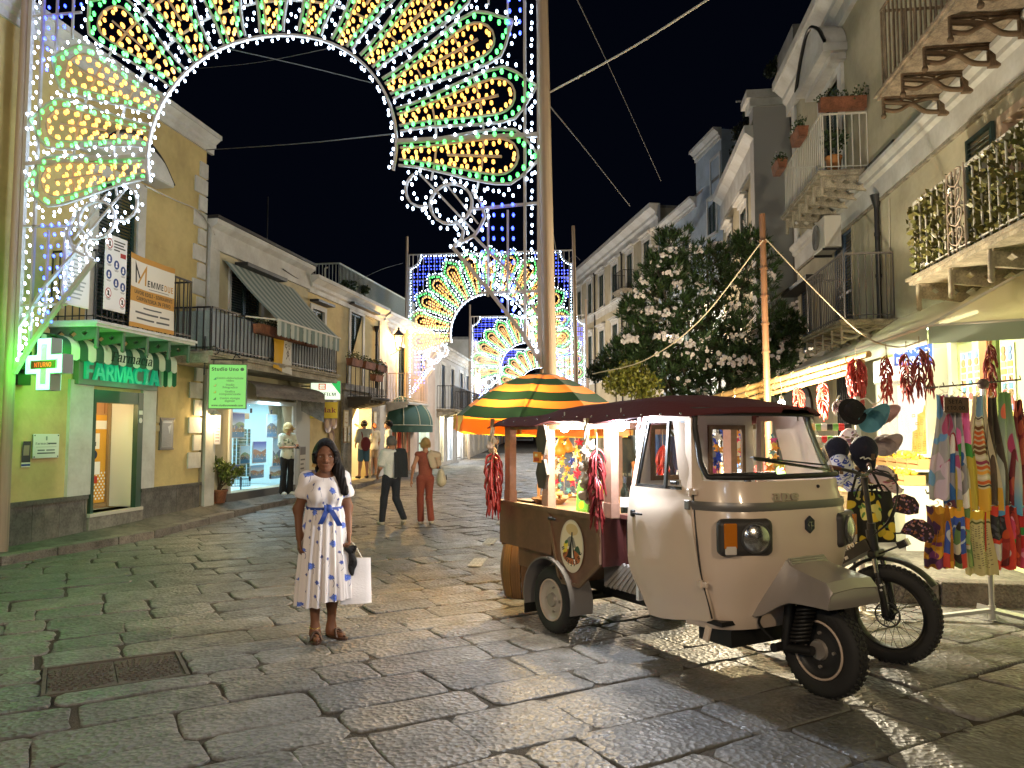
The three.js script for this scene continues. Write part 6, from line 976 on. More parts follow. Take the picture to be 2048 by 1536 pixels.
// safety notice board
const nx0=F.loc(204,570,zr)[0],nx1=F.loc(248,570,zr)[0],nt=canvasTex(320,640,(g,W,H)=>{
g.fillStyle='#dcdcdc';g.fillRect(0,0,W,H);g.fillStyle='#333';g.font='bold 20px sans-serif';[170,150,176,90].forEach((q,i)=>g.fillRect(118,28 +i*26,q,12));g.fillStyle='#992222';g.fillRect(220,126,84,40);
const pos=[[56,70],[56,205],[166,240],[270,275],[56,340],[166,400],[270,420],[56,500],[270,555]];pos.forEach(([x2,y2],i)=>{const red=i===0||i>6;g.fillStyle=red?'#eee':'#1d3b78';g.beginPath();g.arc(x2,y2,40,0,7);g.fill();if(red){g.strokeStyle='#a02020';g.lineWidth=8;g.stroke();g.beginPath();g.moveTo(x2 - 26,y2 - 26);g.lineTo(x2 +26,y2 +26);g.stroke();g.fillStyle='#222';}else g.fillStyle='#e8e8e8';g.beginPath();g.ellipse(x2,y2 - 8,12,15,0,0,7);g.fill();g.fillRect(x2 - 14,y2 +6,28,16);g.fillStyle='#777';g.fillRect(x2 - 34,y2 +46,68,5);g.fillRect(x2 - 24,y2 +55,48,5);});
});
const nb=thing('notice_board','white safety notice board with round blue and red signs on the pharmacy balcony','notice board',F.world((nx0 +nx1)/ 2,3.28,zr),F.turn);mesh('board',rbox(nx1 - nx0,1.12,0.012,0.004,0,0.74,0.03),MT.paper,nb);mesh('print',new THREE.PlaneGeometry((nx1 - nx0)*0.97,1.09).translate(0,0.74,0.039),mat([1,1,1],0.6,{map:nt}),nb);
const pb=thing('notice_board','pale printed sheet on the left end of the pharmacy balcony railing','notice board',F.world(F.loc(150,560,zr)[0],3.28,zr),F.turn);mesh('board',rbox(0.5,0.85,0.01,0.004,0,0.55,0.03),MT.paper,pb);mesh('print',new THREE.PlaneGeometry(0.46,0.8).translate(0,0.55,0.038),mat([1,1,1],0.6,{map:canvasTex(128,220,(g)=>{g.fillStyle='#dfe4e2';g.fillRect(0,0,128,220);g.fillStyle='#9aa6a2';for(let i=0;i<12;i++)g.fillRect(12,16 +i*16,60 +(i*37)% 44,6);g.fillRect(50,110,30,50);})}),pb);
// wall plaque, notice case, small poster
const pq=F.rect(66,118,868,916,0.03,890),pl=thing('wall_plaque','white name plaque with four studs on the ochre wall beside the pharmacy door','plaque',F.world((pq[0]+pq[1])/ 2,(pq[2]+pq[3])/ 2,0),F.turn),pw=pq[1]- pq[0],phh=pq[3]- pq[2];
mesh('plate',rbox(pw,phh,0.012,0.004,0,0,0.026),mat([0.62,0.64,0.64],0.3),pl);mesh('print',new THREE.PlaneGeometry(pw*0.96,phh*0.94).translate(0,0,0.0335),mat([1,1,1],0.4,{map:canvasTex(320,280,(g)=>{g.fillStyle='#c9ccc9';g.fillRect(0,0,320,280);g.fillStyle='#6a7c78';g.fillRect(150,20,20,50);g.fillStyle='#39444a';g.font='bold 38px serif';g.fillText('Farmacia',20,122);g.fillRect(180,100,110,18);g.fillRect(30,150,260,3);g.fillRect(50,184,90,14);g.fillRect(160,184,110,14);g.fillRect(46,220,230,16);})}),pl);
for(const i of[-1,1])for(const j of[-1,1])mesh('stud',cyl(0.01,0.01,0.036,i*pw*0.45,j*phh*0.44,0.02,8,PI / 2),MT.iron,pl);
const nc=F.rect(320,346,838,897,0.03,868),cs=thing('notice_case','narrow glazed notice case on the wall to the right of the pharmacy door','notice case',F.world((nc[0]+nc[1])/ 2,(nc[2]+nc[3])/ 2,0),F.turn),cw=nc[1]- nc[0],chh=nc[3]- nc[2];
mesh('case',merge([rbox(cw,chh,0.04,0.006,0,0,0.02),rbox(cw +0.06,0.03,0.05,0.005,0,chh / 2 +0.01,0.026),rbox(cw +0.02,0.03,0.05,0.005,0,-chh / 2 - 0.01,0.026)]),mat([0.13,0.12,0.12],0.5),cs);mesh('sheet',new THREE.PlaneGeometry(cw*0.85,chh*0.92).translate(0,0,0.0435),mat([1,1,1],0.5,{map:canvasTex(128,256,(g)=>{g.fillStyle='#8d8a80';g.fillRect(0,0,128,256);g.fillStyle='#77746b';for(let i=0;i<16;i++)g.fillRect(14,40 +i*13,100 -(i*23)% 50,4);g.fillStyle='#d8d6cf';g.fillRect(12,12,104,14);g.beginPath();g.moveTo(70,60);g.lineTo(110,40);g.lineTo(90,130);g.fill();})}),cs);mesh('pane',box(cw*0.86,chh*0.93,0.003,0,0,0.052),MT.glass,cs);
const po=F.rect(46,60,882,935,0.02,905),pz=thing('poster','small torn poster on the wall behind the left arch post','poster',F.world((po[0]+po[1])/ 2,(po[2]+po[3])/ 2,0),F.turn);mesh('sheet',thick(4,6,(u,v)=>[(u - 0.5)*0.16,(v - 0.5)*0.36,0.015 +0.02*Math.pow(v,3)*(1 - u)],0.002),mat([1,1,1],0.8,{map:canvasTex(64,128,(g)=>{g.fillStyle='#3b3440';g.fillRect(0,0,64,128);g.fillStyle='#8b7b70';g.fillRect(10,20,44,50);g.fillStyle='#c9c5bc';g.fillRect(0,104,64,24);g.fillStyle='#2b3f86';g.fillRect(0,112,64,10);})}),pz);
const bx=thing('meter_box','pair of small grey bell boxes with cable beside the pharmacy door','bell box',F.world(F.loc(311,850,0)[0],F.loc(311,850,0)[1],0),F.turn);mesh('box',merge([rbox(0.1,0.13,0.05,0.01,0,0.1,0.025),rbox(0.11,0.11,0.05,0.01,0,-0.06,0.025)]),mat([0.35,0.3,0.17],0.7),bx);mesh('cable',tube([[0,0.16,0.02],[0.01,0.5,0.02],[-0.01,0.95,0.02]],0.012,12,5),mat([0.3,0.25,0.13],0.8),bx);
}
{// photo studio
const F=ST,S=F.shop;
const r=F.rect(421,488,728,818,1.12,773),sg=thing('shop_sign','green hanging sign reading Studio Uno on a scrolled iron bracket','sign',F.world((r[0]+r[1])/ 2,(r[2]+r[3])/ 2,1.12),R(10));const w=0.66,h=r[3]- r[2];
mesh('board',rbox(w,h,0.05,0.006),mat([0.03,0.06,0.04],0.5),sg);
const tx=canvasTex(512,700,(g,W,H)=>{g.fillStyle='#8ee07f';g.fillRect(0,0,W,H);g.fillStyle='#14241a';g.font='bold 72px sans-serif';g.fillText('Studio Uno',28,98,390);g.beginPath();g.arc(455,72,26,0,7);g.fillStyle='#3c5a44';g.fill();g.font='40px serif';g.textAlign='center';g.fillStyle='#14241a';[['Centro elaborazione','video'],['Studio','fotografico'],['Grafica','computerizzata'],['Centro stampa','digitale']].forEach((q,i)=>{q.forEach((l,j)=>g.fillText(l,290,230 +i*108 +j*40,370));g.fillStyle=['#2f9a72','#d8d070','#d9d44a','#3a7a4a'][i];g.beginPath();g.moveTo(60,240 +i*108);g.lineTo(95,240 +i*108);g.lineTo(95,205 +i*108);g.fill();g.strokeStyle='#14241a';g.lineWidth=3;g.stroke();g.fillStyle='#14241a';});g.font='bold 38px sans-serif';g.fillText('www.studiounoweb.com',W / 2,668,440);});
const em=mat([1,1,1],0.5,{map:tx});em.emissiveMap=tx;em.emissive.set(0xffffff);em.emissiveIntensity=0.26;
for(const z of[1,-1]){const p=new THREE.PlaneGeometry(w*0.96,h*0.97);if(z<0)p.rotateY(PI);p.translate(0,0,z*0.027);mesh('print',p,em,sg);}
mesh('bracket',merge([polyTube([[-w / 2 - 0.1,h / 2 +0.08,0],[w / 2 +0.0,h / 2 +0.08,0]],0.012),polyTube([[-w / 2 - 0.08,h / 2 - 0.2,0],[-w / 2 - 0.08,h / 2 +0.5,0]],0.014),tube([[-w / 2 - 0.05,h / 2 +0.1,0],[-w / 2 +0.06,h / 2 +0.32,0],[-w / 2 +0.16,h / 2 +0.22,0],[-w / 2 +0.07,h / 2 +0.16,0]],0.011,20,5),tube([[w / 2 - 0.25,h / 2 +0.09,0],[w / 2 - 0.2,h / 2 +0.17,0],[w / 2 - 0.13,h / 2 +0.12,0]],0.01,12,5),...[-0.25,0.25].map((x)=>bar([x,h / 2,0],[x,h / 2 +0.08,0],0.008,5))]),MT.iron,sg);
const bz=F.world(F.loc(428,840,0.1)[0],2.05,0.14),bl=thing('wall_lamp','wall lamp under the green shop sign lighting the corner pilaster','lamp',bz);mesh('shade',lathe([[0.03,0.06],[0.1,-0.03],[0.095,-0.035],[0.025,0.055]],16),MT.white,bl);mesh('bulb',ball(0.035,0,-0.005,0),glow(0xffe0a0,12),bl);lamp(bl,0xffd898,5,0.03,-0.07,0.03,0.035);
// striped blind let down over the balcony
const bA=F.loc(444,500,0.05),bB=F.loc(556,520,0.05),b0=F.loc(527,622,1.15),b1=F.len - 0.05 +0.15;const X0=bA[0]+0.05,X1=Math.min(F.len - 0.3,bB[0]+0.9),yT=5.2,yB=3.95;
const bl2=thing('sun_blind','grey green striped sun blind stretched out over the studio balcony','awning',F.world(X0,yT,0.05),F.turn);const BL=3.15,N=22,sm=[mat([0.17,0.23,0.22],0.85),mat([0.42,0.46,0.43],0.85)];
for(let k=0;k<N;k++){mesh('blind_strip',thick(2,6,(u,v)=>{const X=(k +u)/ N*BL;return[X +v*0.0,-(yT - yB)*v - 0.05*Math.sin(v*PI),0.02 +1.2*v];},0.003),sm[k % 2],bl2);mesh('valance_strip',thick(3,3,(u,v)=>[(k +u)/ N*BL,-(yT - yB)- v*(0.3 +0.03*Math.sin(u*PI)),1.225 +0.015*Math.sin(k*1.7 +u)],0.003),sm[(k +1)% 2],bl2);}
mesh('blind_rod',merge([bar([-0.75,0.0 -(yT - yB),0.6],[0.1,-(yT - yB),1.23],0.018,8),bar([0,-(yT - yB),1.23],[BL +0.02,-(yT - yB),1.23],0.022,8),bar([BL - 0.1,-0.55,0.03],[BL,-(yT - yB),1.2],0.016,8)]),MT.whiteIron,bl2);
// cloth screen and flag on the railing
const B=F.balc,z=B[3]- 0.05;const sc=thing('balcony_screen','grey cloth screen tied behind the studio balcony railing','balcony screen',F.world(B[0],B[2],z - 0.03),F.turn);const SL=B[1]- B[0]- 0.2;
mesh('cloth',thick(60,10,(u,v)=>[0.1 +u*SL,0.04 +v*0.7,0.012*Math.sin(u*40 +Math.sin(v*6))],0.003),cloth([0.28,0.32,0.36]),sc);mesh('side_cloth',thick(10,8,(u,v)=>[0.085,0.04 +v*0.7,-0.02 - u*0.7 +0.01*Math.sin(v*9)],0.003),cloth([0.28,0.34,0.32]),sc);
const f0=F.loc(543,680,z)[0],fl=thing('flag','yellow and white flag with crossed keys hung from the studio balcony','flag',F.world(f0,B[2],z +0.03),F.turn);const ft=canvasTex(256,384,(g)=>{g.fillStyle='#c79a16';g.fillRect(0,0,130,384);g.fillStyle='#c9c6c0';g.fillRect(130,0,126,384);g.strokeStyle='#4a4438';g.lineWidth=7;g.beginPath();g.moveTo(160,150);g.lineTo(215,260);g.moveTo(215,150);g.lineTo(165,260);g.stroke();for(const[x,y]of[[160,140],[218,140]]){g.beginPath();g.arc(x,y,16,0,7);g.stroke();}g.beginPath();g.arc(190,205,20,0,7);g.stroke();});
mesh('cloth',thick(16,12,(u,v)=>[u*0.85,lerp(-0.12,0.72,v)- 0.1*u*(1 - v),0.02 +0.02*Math.sin(u*9 +v*4)],0.003),mat([1,1,1],0.85,{map:ft}),fl);
// grey canopy over the shop window
const c0=F.loc(487,780,0.6)[0],c1=F.loc(622,800,0.6)[0],cy0=F.loc(500,760,0.1)[1];const ca=thing('awning','faded grey canvas canopy over the photo shop window','awning',F.world(S[0]- 0.1,2.78,0),F.turn);const CL=S[1]- S[0]+0.4,cm=mat([0.26,0.24,0.23],0.9,{map:rep(T.dirt,1.2)});
mesh('canvas',thick(40,14,(u,v)=>[u*CL,v<0.7?0.02 - 0.22*(v / 0.7)**1.6:-0.2 -(v - 0.7)/ 0.3*0.16 - 0.012*Math.sin(u*80),0.03 +0.62*Math.sin(Math.min(1,v / 0.7)*PI / 2)],0.004),cm,ca);for(const X of[CL])mesh('canvas_side',thick(6,6,(u,v)=>[X +0.02*Math.sin(v*6),lerp(0.02 - 0.22*u**1.6,-0.85 +0.3*(1 - u),v),0.03 +0.62*u],0.004),cm,ca);
// lit film signs
const fr=F.rect(598,643,752,786,0.5,770),fs=thing('shop_sign','lit white and green film sign at the end of the photo shop front','sign',F.world(F.len - 0.05,(fr[2]+fr[3])/ 2 - 0.1,0.55),R(12));const ftx=canvasTex(512,360,(g)=>{g.fillStyle='#dff3d8';g.fillRect(0,0,512,360);g.fillStyle='#0fa24c';g.beginPath();g.moveTo(330,0);g.lineTo(512,0);g.lineTo(512,260);g.closePath();g.fill();g.strokeStyle='#c02818';g.lineWidth=18;g.strokeRect(140,60,110,100);g.fillStyle='#c02818';g.font='bold 52px sans-serif';g.fillText('FUJI',138,130,115);g.fillStyle='#1c1c1c';g.font='bold 92px sans-serif';g.fillText('FUJIFILM',40,290,430);});const fm=mat([1,1,1],0.4,{map:ftx});fm.emissiveMap=ftx;fm.emissive.set(0xffffff);fm.emissiveIntensity=1.1;
mesh('case',rbox(0.76,0.5,0.14,0.02),MT.white,fs);for(const q of[1,-1]){const p=new THREE.PlaneGeometry(0.72,0.46);if(q<0)p.rotateY(PI);p.translate(0,0,q*0.072);mesh('print',p,fm,fs);}mesh('bracket',box(0.3,0.03,0.03,-0.5,0.1,-0.0),MT.iron,fs);
const ks=thing('shop_sign','yellow film sign with red letters under the lit white one','sign',F.world(F.len - 0.02,(fr[2]+fr[3])/ 2 - 0.6,0.5),R(12));const ktx=canvasTex(256,200,(g)=>{g.fillStyle='#d9b616';g.fillRect(0,0,256,200);g.fillStyle='#7c1418';g.font='bold 84px serif';g.fillText('Kodak',12,130,230);});mesh('case',rbox(0.7,0.42,0.08,0.015),mat([0.4,0.32,0.05],0.5),ks);for(const q of[1,-1]){const p=new THREE.PlaneGeometry(0.66,0.4);if(q<0)p.rotateY(PI);p.translate(0,0,q*0.042);mesh('print',p,mat([1,1,1],0.5,{map:ktx}),ks);}
// prints shown in the window
const view=(sd)=>canvasTex(256,192,(g)=>{seed=sd;const sky=g.createLinearGradient(0,0,0,192);sky.addColorStop(0,pick(['#6fb4e4','#1a3c9c','#9fd0ee']));sky.addColorStop(0.5,'#cfe6ef');sky.addColorStop(1,pick(['#2a78b4','#1b4f8c']));g.fillStyle=sky;g.fillRect(0,0,256,192);for(let k=0;k<3;k++){g.fillStyle=pick(['#6c8f5a','#8b7a58','#55738a','#9a6a44']);g.beginPath();const y=80 +k*22;g.moveTo(0,y +30);for(let x=0;x<=256;x +=16)g.lineTo(x,y +20 - 30*Math.abs(Math.sin(x*0.013*(k +1)+sd))+rr(-3,3));g.lineTo(256,192);g.lineTo(0,192);g.fill();}g.fillStyle='#3a86b4';g.fillRect(0,150,256,42);for(let k=0;k<26;k++){g.fillStyle=pick(['#f0e6d0','#d88a50','#e8c070','#ffffff']);g.fillRect(rr(0,256),rr(100,160),rr(4,14),rr(3,9));}});
const pr=[[0.18,0.62,1.62,0.55],[0.72,0.5,1.62,0.55],[0.55,0.62,1.02,0.5],[0.86,0.5,0.95,0.8],[0.3,0.4,0.98,0.4],[0.5,0.62,0.58,0.3],[0.82,0.6,0.52,0.3],[0.2,0.5,0.62,0.3]];
pr.forEach(([u,pw,y,phh],i)=>{const d=thing('photo_print',['wide coast view print high on the left in the photo shop window','harbour view print high on the right in the photo shop window','green hill view print in the middle of the photo shop window','tall blue evening view print at the right of the photo shop window','island view print left of centre in the photo shop window','long low sea view print on the bottom row of the photo shop window','sea view print at the right end of the bottom row in the photo shop','small sea view print behind the postcard stand in the photo shop'][i],'photo print',F.world(lerp(S[0],S[1],u),y +0.22,-0.13 -(i % 4)*0.03),F.turn,null);mesh('frame',rbox(pw,phh,0.02,0.004),MT.white,d);mesh('picture',new THREE.PlaneGeometry(pw*0.95,phh*0.93).translate(0,0,0.0125),mat([1,1,1],0.4,{map:view(40 +i)}),d);});
// photo panels outside, postcard stand, potted tree
const pt=canvasTex(256,512,(g)=>{g.fillStyle='#cfc6c4';g.fillRect(0,0,256,512);seed=77;for(let j=0;j<5;j++)for(let i=0;i<2;i++){const x=8 +i*124,y=8 +j*101;g.fillStyle=pick(['#2a2026','#3a3440','#6a4a48','#402a24']);g.fillRect(x,y,116,93);for(let k=0;k<7;k++){g.fillStyle=pick(['#d9a884','#b98060','#efe6dc','#a02c2c','#1c2440']);g.beginPath();g.ellipse(x +rr(14,100),y +rr(20,80),rr(6,12),rr(8,16),0,0,7);g.fill();}}});
const P0=level(436,985,0.27),panel=thing('photo_board','tall double photo panel leaning by the corner of the photo shop','photo panel',P0,F.turn +R(8));for(const i of[0,1]){mesh('board',rbox(0.3,1.45,0.02,0.004,-0.17 +i*0.32,0.76,0,-0.06),MT.white,panel);mesh('prints',new THREE.PlaneGeometry(0.28,1.4).applyMatrix4(M4(-0.17 +i*0.32,0.76,0.014,-0.06)),mat([1,1,1],0.5,{map:pt}),panel);}
const lo=thing('photo_board','low photo panel tilted back on the pavement behind the potted tree','photo panel',level(437,1000,0.25),F.turn +R(20));mesh('board',rbox(0.75,0.42,0.02,0.004,0,0.2,0,-0.5),MT.white,lo);mesh('prints',new THREE.PlaneGeometry(0.7,0.38).applyMatrix4(M4(0,0.206,0.011,-0.5)),mat([1,1,1],0.5,{map:pt}),lo);
const ls=thing('price_list','narrow white price list on the corner pilaster of the photo shop','price list',F.world(F.loc(436,868,0.1)[0],1.75,0.08),F.turn);mesh('sheet',rbox(0.24,0.62,0.012,0.003),MT.paper,ls);mesh('print',new THREE.PlaneGeometry(0.22,0.6).translate(0,0,0.008),mat([1,1,1],0.8,{map:canvasTex(96,256,(g)=>{g.fillStyle='#e6dfe2';g.fillRect(0,0,96,256);g.fillStyle='#5b5580';for(let i=0;i<9;i++)g.fillRect(14,18 +i*26,40 +(i*29)% 30,7);})}),ls);
const Q=level(481,992,0.27),cs=thing('postcard_stand','revolving postcard stand on castors in front of the photo shop window','postcard stand',Q,R(25));mesh('pole',bar([0,0.1,0],[0,1.85,0],0.018,8),MT.black,cs);mesh('foot',merge([0,1,2,3].map((k)=>beam([0,0.1,0],[Math.cos(k*PI / 2)*0.3,0.06,Math.sin(k*PI / 2)*0.3],0.03,0.03)).concat([0,1,2,3].map((k)=>ball(0.03,Math.cos(k*PI / 2)*0.3,0.03,Math.sin(k*PI / 2)*0.3,1,1,1,8)))),MT.black,cs);
const ct=canvasTex(128,192,(g)=>{g.fillStyle='#1e2a26';g.fillRect(0,0,128,192);g.fillStyle='#3d5a44';g.fillRect(0,0,128,70);g.fillStyle='#8aa0a4';g.fillRect(10,80,108,40);g.fillStyle='#54623c';g.fillRect(0,130,128,62);});
for(let j=0;j<8;j++)for(let k=0;k<4;k++){const a=k*PI / 2;mesh('card_pocket',merge([rbox(0.17,0.13,0.05,0.004,0,0,0)]).applyMatrix4(M4(Math.sin(a)*0.15,0.5 +j*0.132,Math.cos(a)*0.15,0,a,0)).applyMatrix4(M4(0,0,0)),mat([1,1,1],0.5,{map:ct}),cs);mesh('wire_lip',beam([-0.1,0,0],[0.1,0,0],0.012,0.03).applyMatrix4(M4(Math.sin(a)*0.2,0.44 +j*0.132,Math.cos(a)*0.2,0,a,0)),MT.whiteIron,cs);}
mesh('header',rbox(0.3,0.13,0.012,0.003,0,1.78,0.02),mat([0.45,0.32,0.18],0.6),cs);
mesh('basket',merge([0.22,0.38].flatMap((y)=>[new THREE.TorusGeometry(0.2,0.006,5,20).applyMatrix4(M4(0,y,0,PI / 2))]).concat(Array.from({length:14},(_,k)=>bar([Math.cos(k*0.449)*0.2,0.22,Math.sin(k*0.449)*0.2],[Math.cos(k*0.449)*0.2,0.38,Math.sin(k*0.449)*0.2],0.004,4)))),MT.iron,cs);
const pp=thing('advertising_board','standing board with printed notes behind the woman with the phone','advertising board',level(603,985,0.3),F.turn +R(10));mesh('board',rbox(0.5,1.05,0.03,0.005,0,0.55,0),mat([0.3,0.3,0.29],0.7),pp);mesh('print',new THREE.PlaneGeometry(0.46,1.0).translate(0,0.55,0.018),mat([1,1,1],0.7,{map:canvasTex(128,256,(g)=>{g.fillStyle='#aaa59a';g.fillRect(0,0,128,256);g.fillStyle='#55504a';g.fillRect(0,0,128,46);for(let i=0;i<7;i++){g.fillRect(12,70 +i*26,104 -(i*31)% 40,9);}})}),pp);
}
function leafCluster(pts,size,m,name,parent,sd,kind=true){// real little leaves as one merged crown
seed=sd;const base=new THREE.BufferGeometry();base.setAttribute('position',new THREE.Float32BufferAttribute([0,0,0,-0.5,0.45,0.06,0,1,0,0.5,0.45,0.06],3));base.setIndex([0,2,1,0,3,2]);base.setAttribute('uv',new THREE.Float32BufferAttribute([0.5,0,0,0.5,0.5,1,1,0.5],2));base.computeVertexNormals();
const im=new THREE.InstancedMesh(base,m,pts.length);im.name=name;im.castShadow=im.receiveShadow=true;const c=new THREE.Color();
pts.forEach(([x,y,z,k=1,tilt],i)=>{im.setMatrixAt(i,M4(x,y,z,rr(-1.2,1.2),rr(0,6.28),rr(-1.3,1.3),size[0]*k,size[1]*k,size[0]*k));const b=rr(0.55,1.25);im.setColorAt(i,c.setRGB(b,b*rr(0.9,1.08),b*rr(0.7,1)));});
parent.add(im);return kind?tag(im,null,null,null,'stuff'):im;
}
const leafM=(c)=>phys(c,0.5,{transmission:0.25,thickness:0});
function blob(n,cx,cy,cz,r,sd,out=[]){seed=sd;for(let i=0;i<n;i++){const u=rr(-1,1),a=rr(0,6.28),q=Math.sqrt(1 - u*u),k=r*Math.pow(rnd(),0.4);out.push([cx +Math.cos(a)*q*k,cy +u*k,cz +Math.sin(a)*q*k]);}return out;}
function pot(parent,r,h,m=MT.terracotta){mesh('pot',lathe([[0.001,0],[r*0.72,0],[r*0.95,h*0.86],[r*1.06,h*0.86],[r*1.06,h],[r*0.92,h],[r*0.9,h*0.9],[0.001,h*0.9]],22),m,parent);}
{// potted tree at the corner, plant pot by the gallery
const p=level(437,1006,0.26),t=thing('potted_tree','small bushy tree in a terracotta pot at the pharmacy corner','potted plant',p);pot(t,0.17,0.27);
const tips=[[-0.28,1.05],[-0.2,0.9],[0.02,0.75],[0.15,0.62],[0.4,0.62],[-0.25,0.55],[-0.05,0.5],[-0.22,0.72],[0.22,0.5],[0.05,0.62],[-0.3,1.0]];
mesh('trunk',merge(tips.map(([x,y],i)=>tube([[0,0.2,0],[x*0.25,0.25 +y*0.2,0.03*(i % 3 - 1)],[x*0.7,y*0.75,0.1*(i % 3 - 1)],[x,y,0.13*(i % 3 - 1)]],0.013,10,5))),mat([0.07,0.05,0.03],0.9),t);
let pts=[];tips.forEach(([x,y],i)=>blob(150,x,y,0.13*(i % 3 - 1),i===4?0.09:0.17,60 +i,pts));leafCluster(pts,[0.05,0.075],leafM([0.12,0.17,0.035]),'crown',t,9);
const g=level(683,955,0.36),q=thing('potted_plant','flowering plant in a large terracotta pot beside the gallery','potted plant',g);pot(q,0.26,0.42);pts=[];for(let i=0;i<6;i++)blob(70,rr(-0.15,0.15),0.5 +i*0.07,rr(-0.1,0.1),0.15,200 +i,pts);leafCluster(pts,[0.05,0.08],leafM([0.07,0.13,0.03]),'foliage',q,12);
pts=blob(26,0,0.7,0,0.26,33);const fl=leafCluster(pts,[0.05,0.05],mat([0.7,0.55,0.5],0.7),'flowers',q,13);
}
{// gallery: plates, pictures, air conditioner, planters, lantern on its post, green dome awning
const F=GA,[a,b,o0,o1,top]=F.gal;
const pics=[[692,838,0.35,0.5],[708,826,0.26,0.34],[712,848,0.3,0.3],[710,870,0.28,0.3],[711,890,0.3,0.4],[722,842,0.2,0.3],[742,838,0.24,0.34],[750,836,0.26,0.4],[690,868,0.18,0.5],[697,868,0.15,0.5],[746,862,0.3,0.3]];
const names=['left jamb','top of the door column','second row of the door column','third row of the door column','bottom of the door column','right of the door','right jamb, inner column','right jamb, outer column','low on the left jamb, outer strip','low on the left jamb, inner strip','low on the right jamb'];
pics.forEach(([px,py,w,h],i)=>{const l=F.loc(px,py,0.1),inD=l[0]>o0&&l[0]<o1,t=thing('framed_picture','framed picture hung on the gallery front, ' +names[i],'picture',F.world(l[0],l[1],inD?-0.68:0.085),F.turn);mesh('frame',rbox(w,h,0.025,0.004,0,0,0.013),pick([MT.wood,MT.black,mat([0.5,0.4,0.2],0.5)]),t);mesh('picture',new THREE.PlaneGeometry(w*0.8,h*0.84).translate(0,0,0.0275),mat([1,1,1],0.6,{map:canvasTex(48,64,(g)=>{seed=300 +i;g.fillStyle='#e2dccb';g.fillRect(0,0,48,64);for(let k=0;k<8;k++){g.fillStyle=pick(['#7a96b4','#b08a5a','#5c6c58','#c7b080','#e0c8a0']);g.fillRect(rr(6,34),rr(8,50),rr(4,14),rr(3,10));}})}),t);});
{const st=thing('picture_board','large framed print standing on the pavement against the gallery','picture',level(735,950,0.36),F.turn);mesh('frame',rbox(0.55,0.5,0.03,0.004,0,0.26,0,-0.15),MT.wood,st);mesh('picture',new THREE.PlaneGeometry(0.5,0.45).applyMatrix4(M4(0,0.262,0.017,-0.15)),mat([1,1,1],0.6,{map:canvasTex(64,64,(g)=>{g.fillStyle='#d9dcd2';g.fillRect(0,0,64,64);g.strokeStyle='#5b84a8';g.lineWidth=3;for(let i=0;i<7;i++){g.beginPath();g.moveTo(5 +i*8,60);g.lineTo(20 +i*5,10 +i*3);g.stroke();}})}),st);}
[[656,848,'largest, left'],[669,844,'right, upper'],[664,874,'lowest']].forEach(([px,py,n],i)=>{const l=F.loc(px,py,0.05),t=thing('painted_plate','painted ceramic plate on the yellow gallery wall, ' +n +' of three','plate',F.world(l[0],l[1],0),F.turn);mesh('plate',lathe([[0.001,0.02],[0.16,0.025],[0.24,0.055],[0.25,0.05],[0.16,0.015],[0.001,0.01]],24).applyMatrix4(M4(0,0,0,PI / 2,0,0,i?0.8:1)),mat([0.22,0.13,0.1],0.3),t);mesh('painting',cyl(0.12,0.12,0.004,0,0,0.028*(i?0.8:1),20,PI / 2),mat([0.4,0.27,0.16],0.4),t);});
const ac=(F2,px,py,label,sgn=1)=>{const l=F2.loc(px,py,0.3),t=thing('air_conditioner',label,'air conditioner',F2.world(l[0],l[1],0.02),F2.turn);mesh('case',rbox(0.82,0.58,0.3,0.02,0,0,0.17),mat([0.5,0.48,0.43],0.6),t);mesh('fan_grille',merge([cyl(0.23,0.23,0.02,-0.12,0,0.325,24,PI / 2),...[0.06,0.12,0.18,0.23].map((r)=>new THREE.TorusGeometry(r,0.006,5,24).translate(-0.12,0,0.338))]),mat([0.12,0.12,0.115],0.6),t);mesh('bracket',merge([box(0.04,0.04,0.34,-0.3,-0.31,0.16),box(0.04,0.04,0.34,0.3,-0.31,0.16)]),MT.iron,t);return t;};
ac(F,659,803,'air conditioner on the yellow gallery wall beside the film signs');
{const F2=RB,l=F2.loc(1641,473,0.3);ac(F2,1641,473,'air conditioner on the cream building below the plant balcony');}
// window boxes
const planter=(F2,s,h,z,L,label,opt={})=>{const t=thing('planter',label,'planter',F2.world(s,h,z),F2.turn +(opt.turn??0));mesh('box',merge([extr(shape([[-0.07,0],[0.07,0],[0.095,0.17],[0.1,0.17],[0.1,0.19],[-0.1,0.19],[-0.1,0.17],[-0.095,0.17]]),L).translate(0,0,-L / 2).rotateY(PI / 2)]),MT.terracotta,t);const pts=[];seed=Math.round(s*100 +h*37);const n=opt.n??5,sd=seed;for(let i=0;i<n;i++)blob(opt.per??45,(i /(n - 1||1)- 0.5)*L*0.85,0.22 +0.05*Math.sin(i*2.3 +s),0.02*Math.sin(i*5),0.12,sd +i,pts);leafCluster(pts,[0.035,0.05],leafM(opt.c??[0.05,0.09,0.025]),'foliage',t,sd);if(opt.fl)leafCluster(blob(opt.fl,0,0.27,0.03,L*0.4,sd +9),[0.035,0.035],mat([0.7,0.6,0.62],0.7),'flowers',t,sd);return t;};
globalThis.planterOf=planter;
const SB=ST.balc;[[508,'first'],[540,'second'],[572,'third'],[598,'fourth']].forEach(([px,n])=>planter(ST,ST.loc(px +20,660,0.95)[0],SB[2]+0.5,SB[3]+0.06,0.6,n +' terracotta planter from the left on the studio balcony rail',{c:[0.05,0.06,0.025],n:4,per:30}));
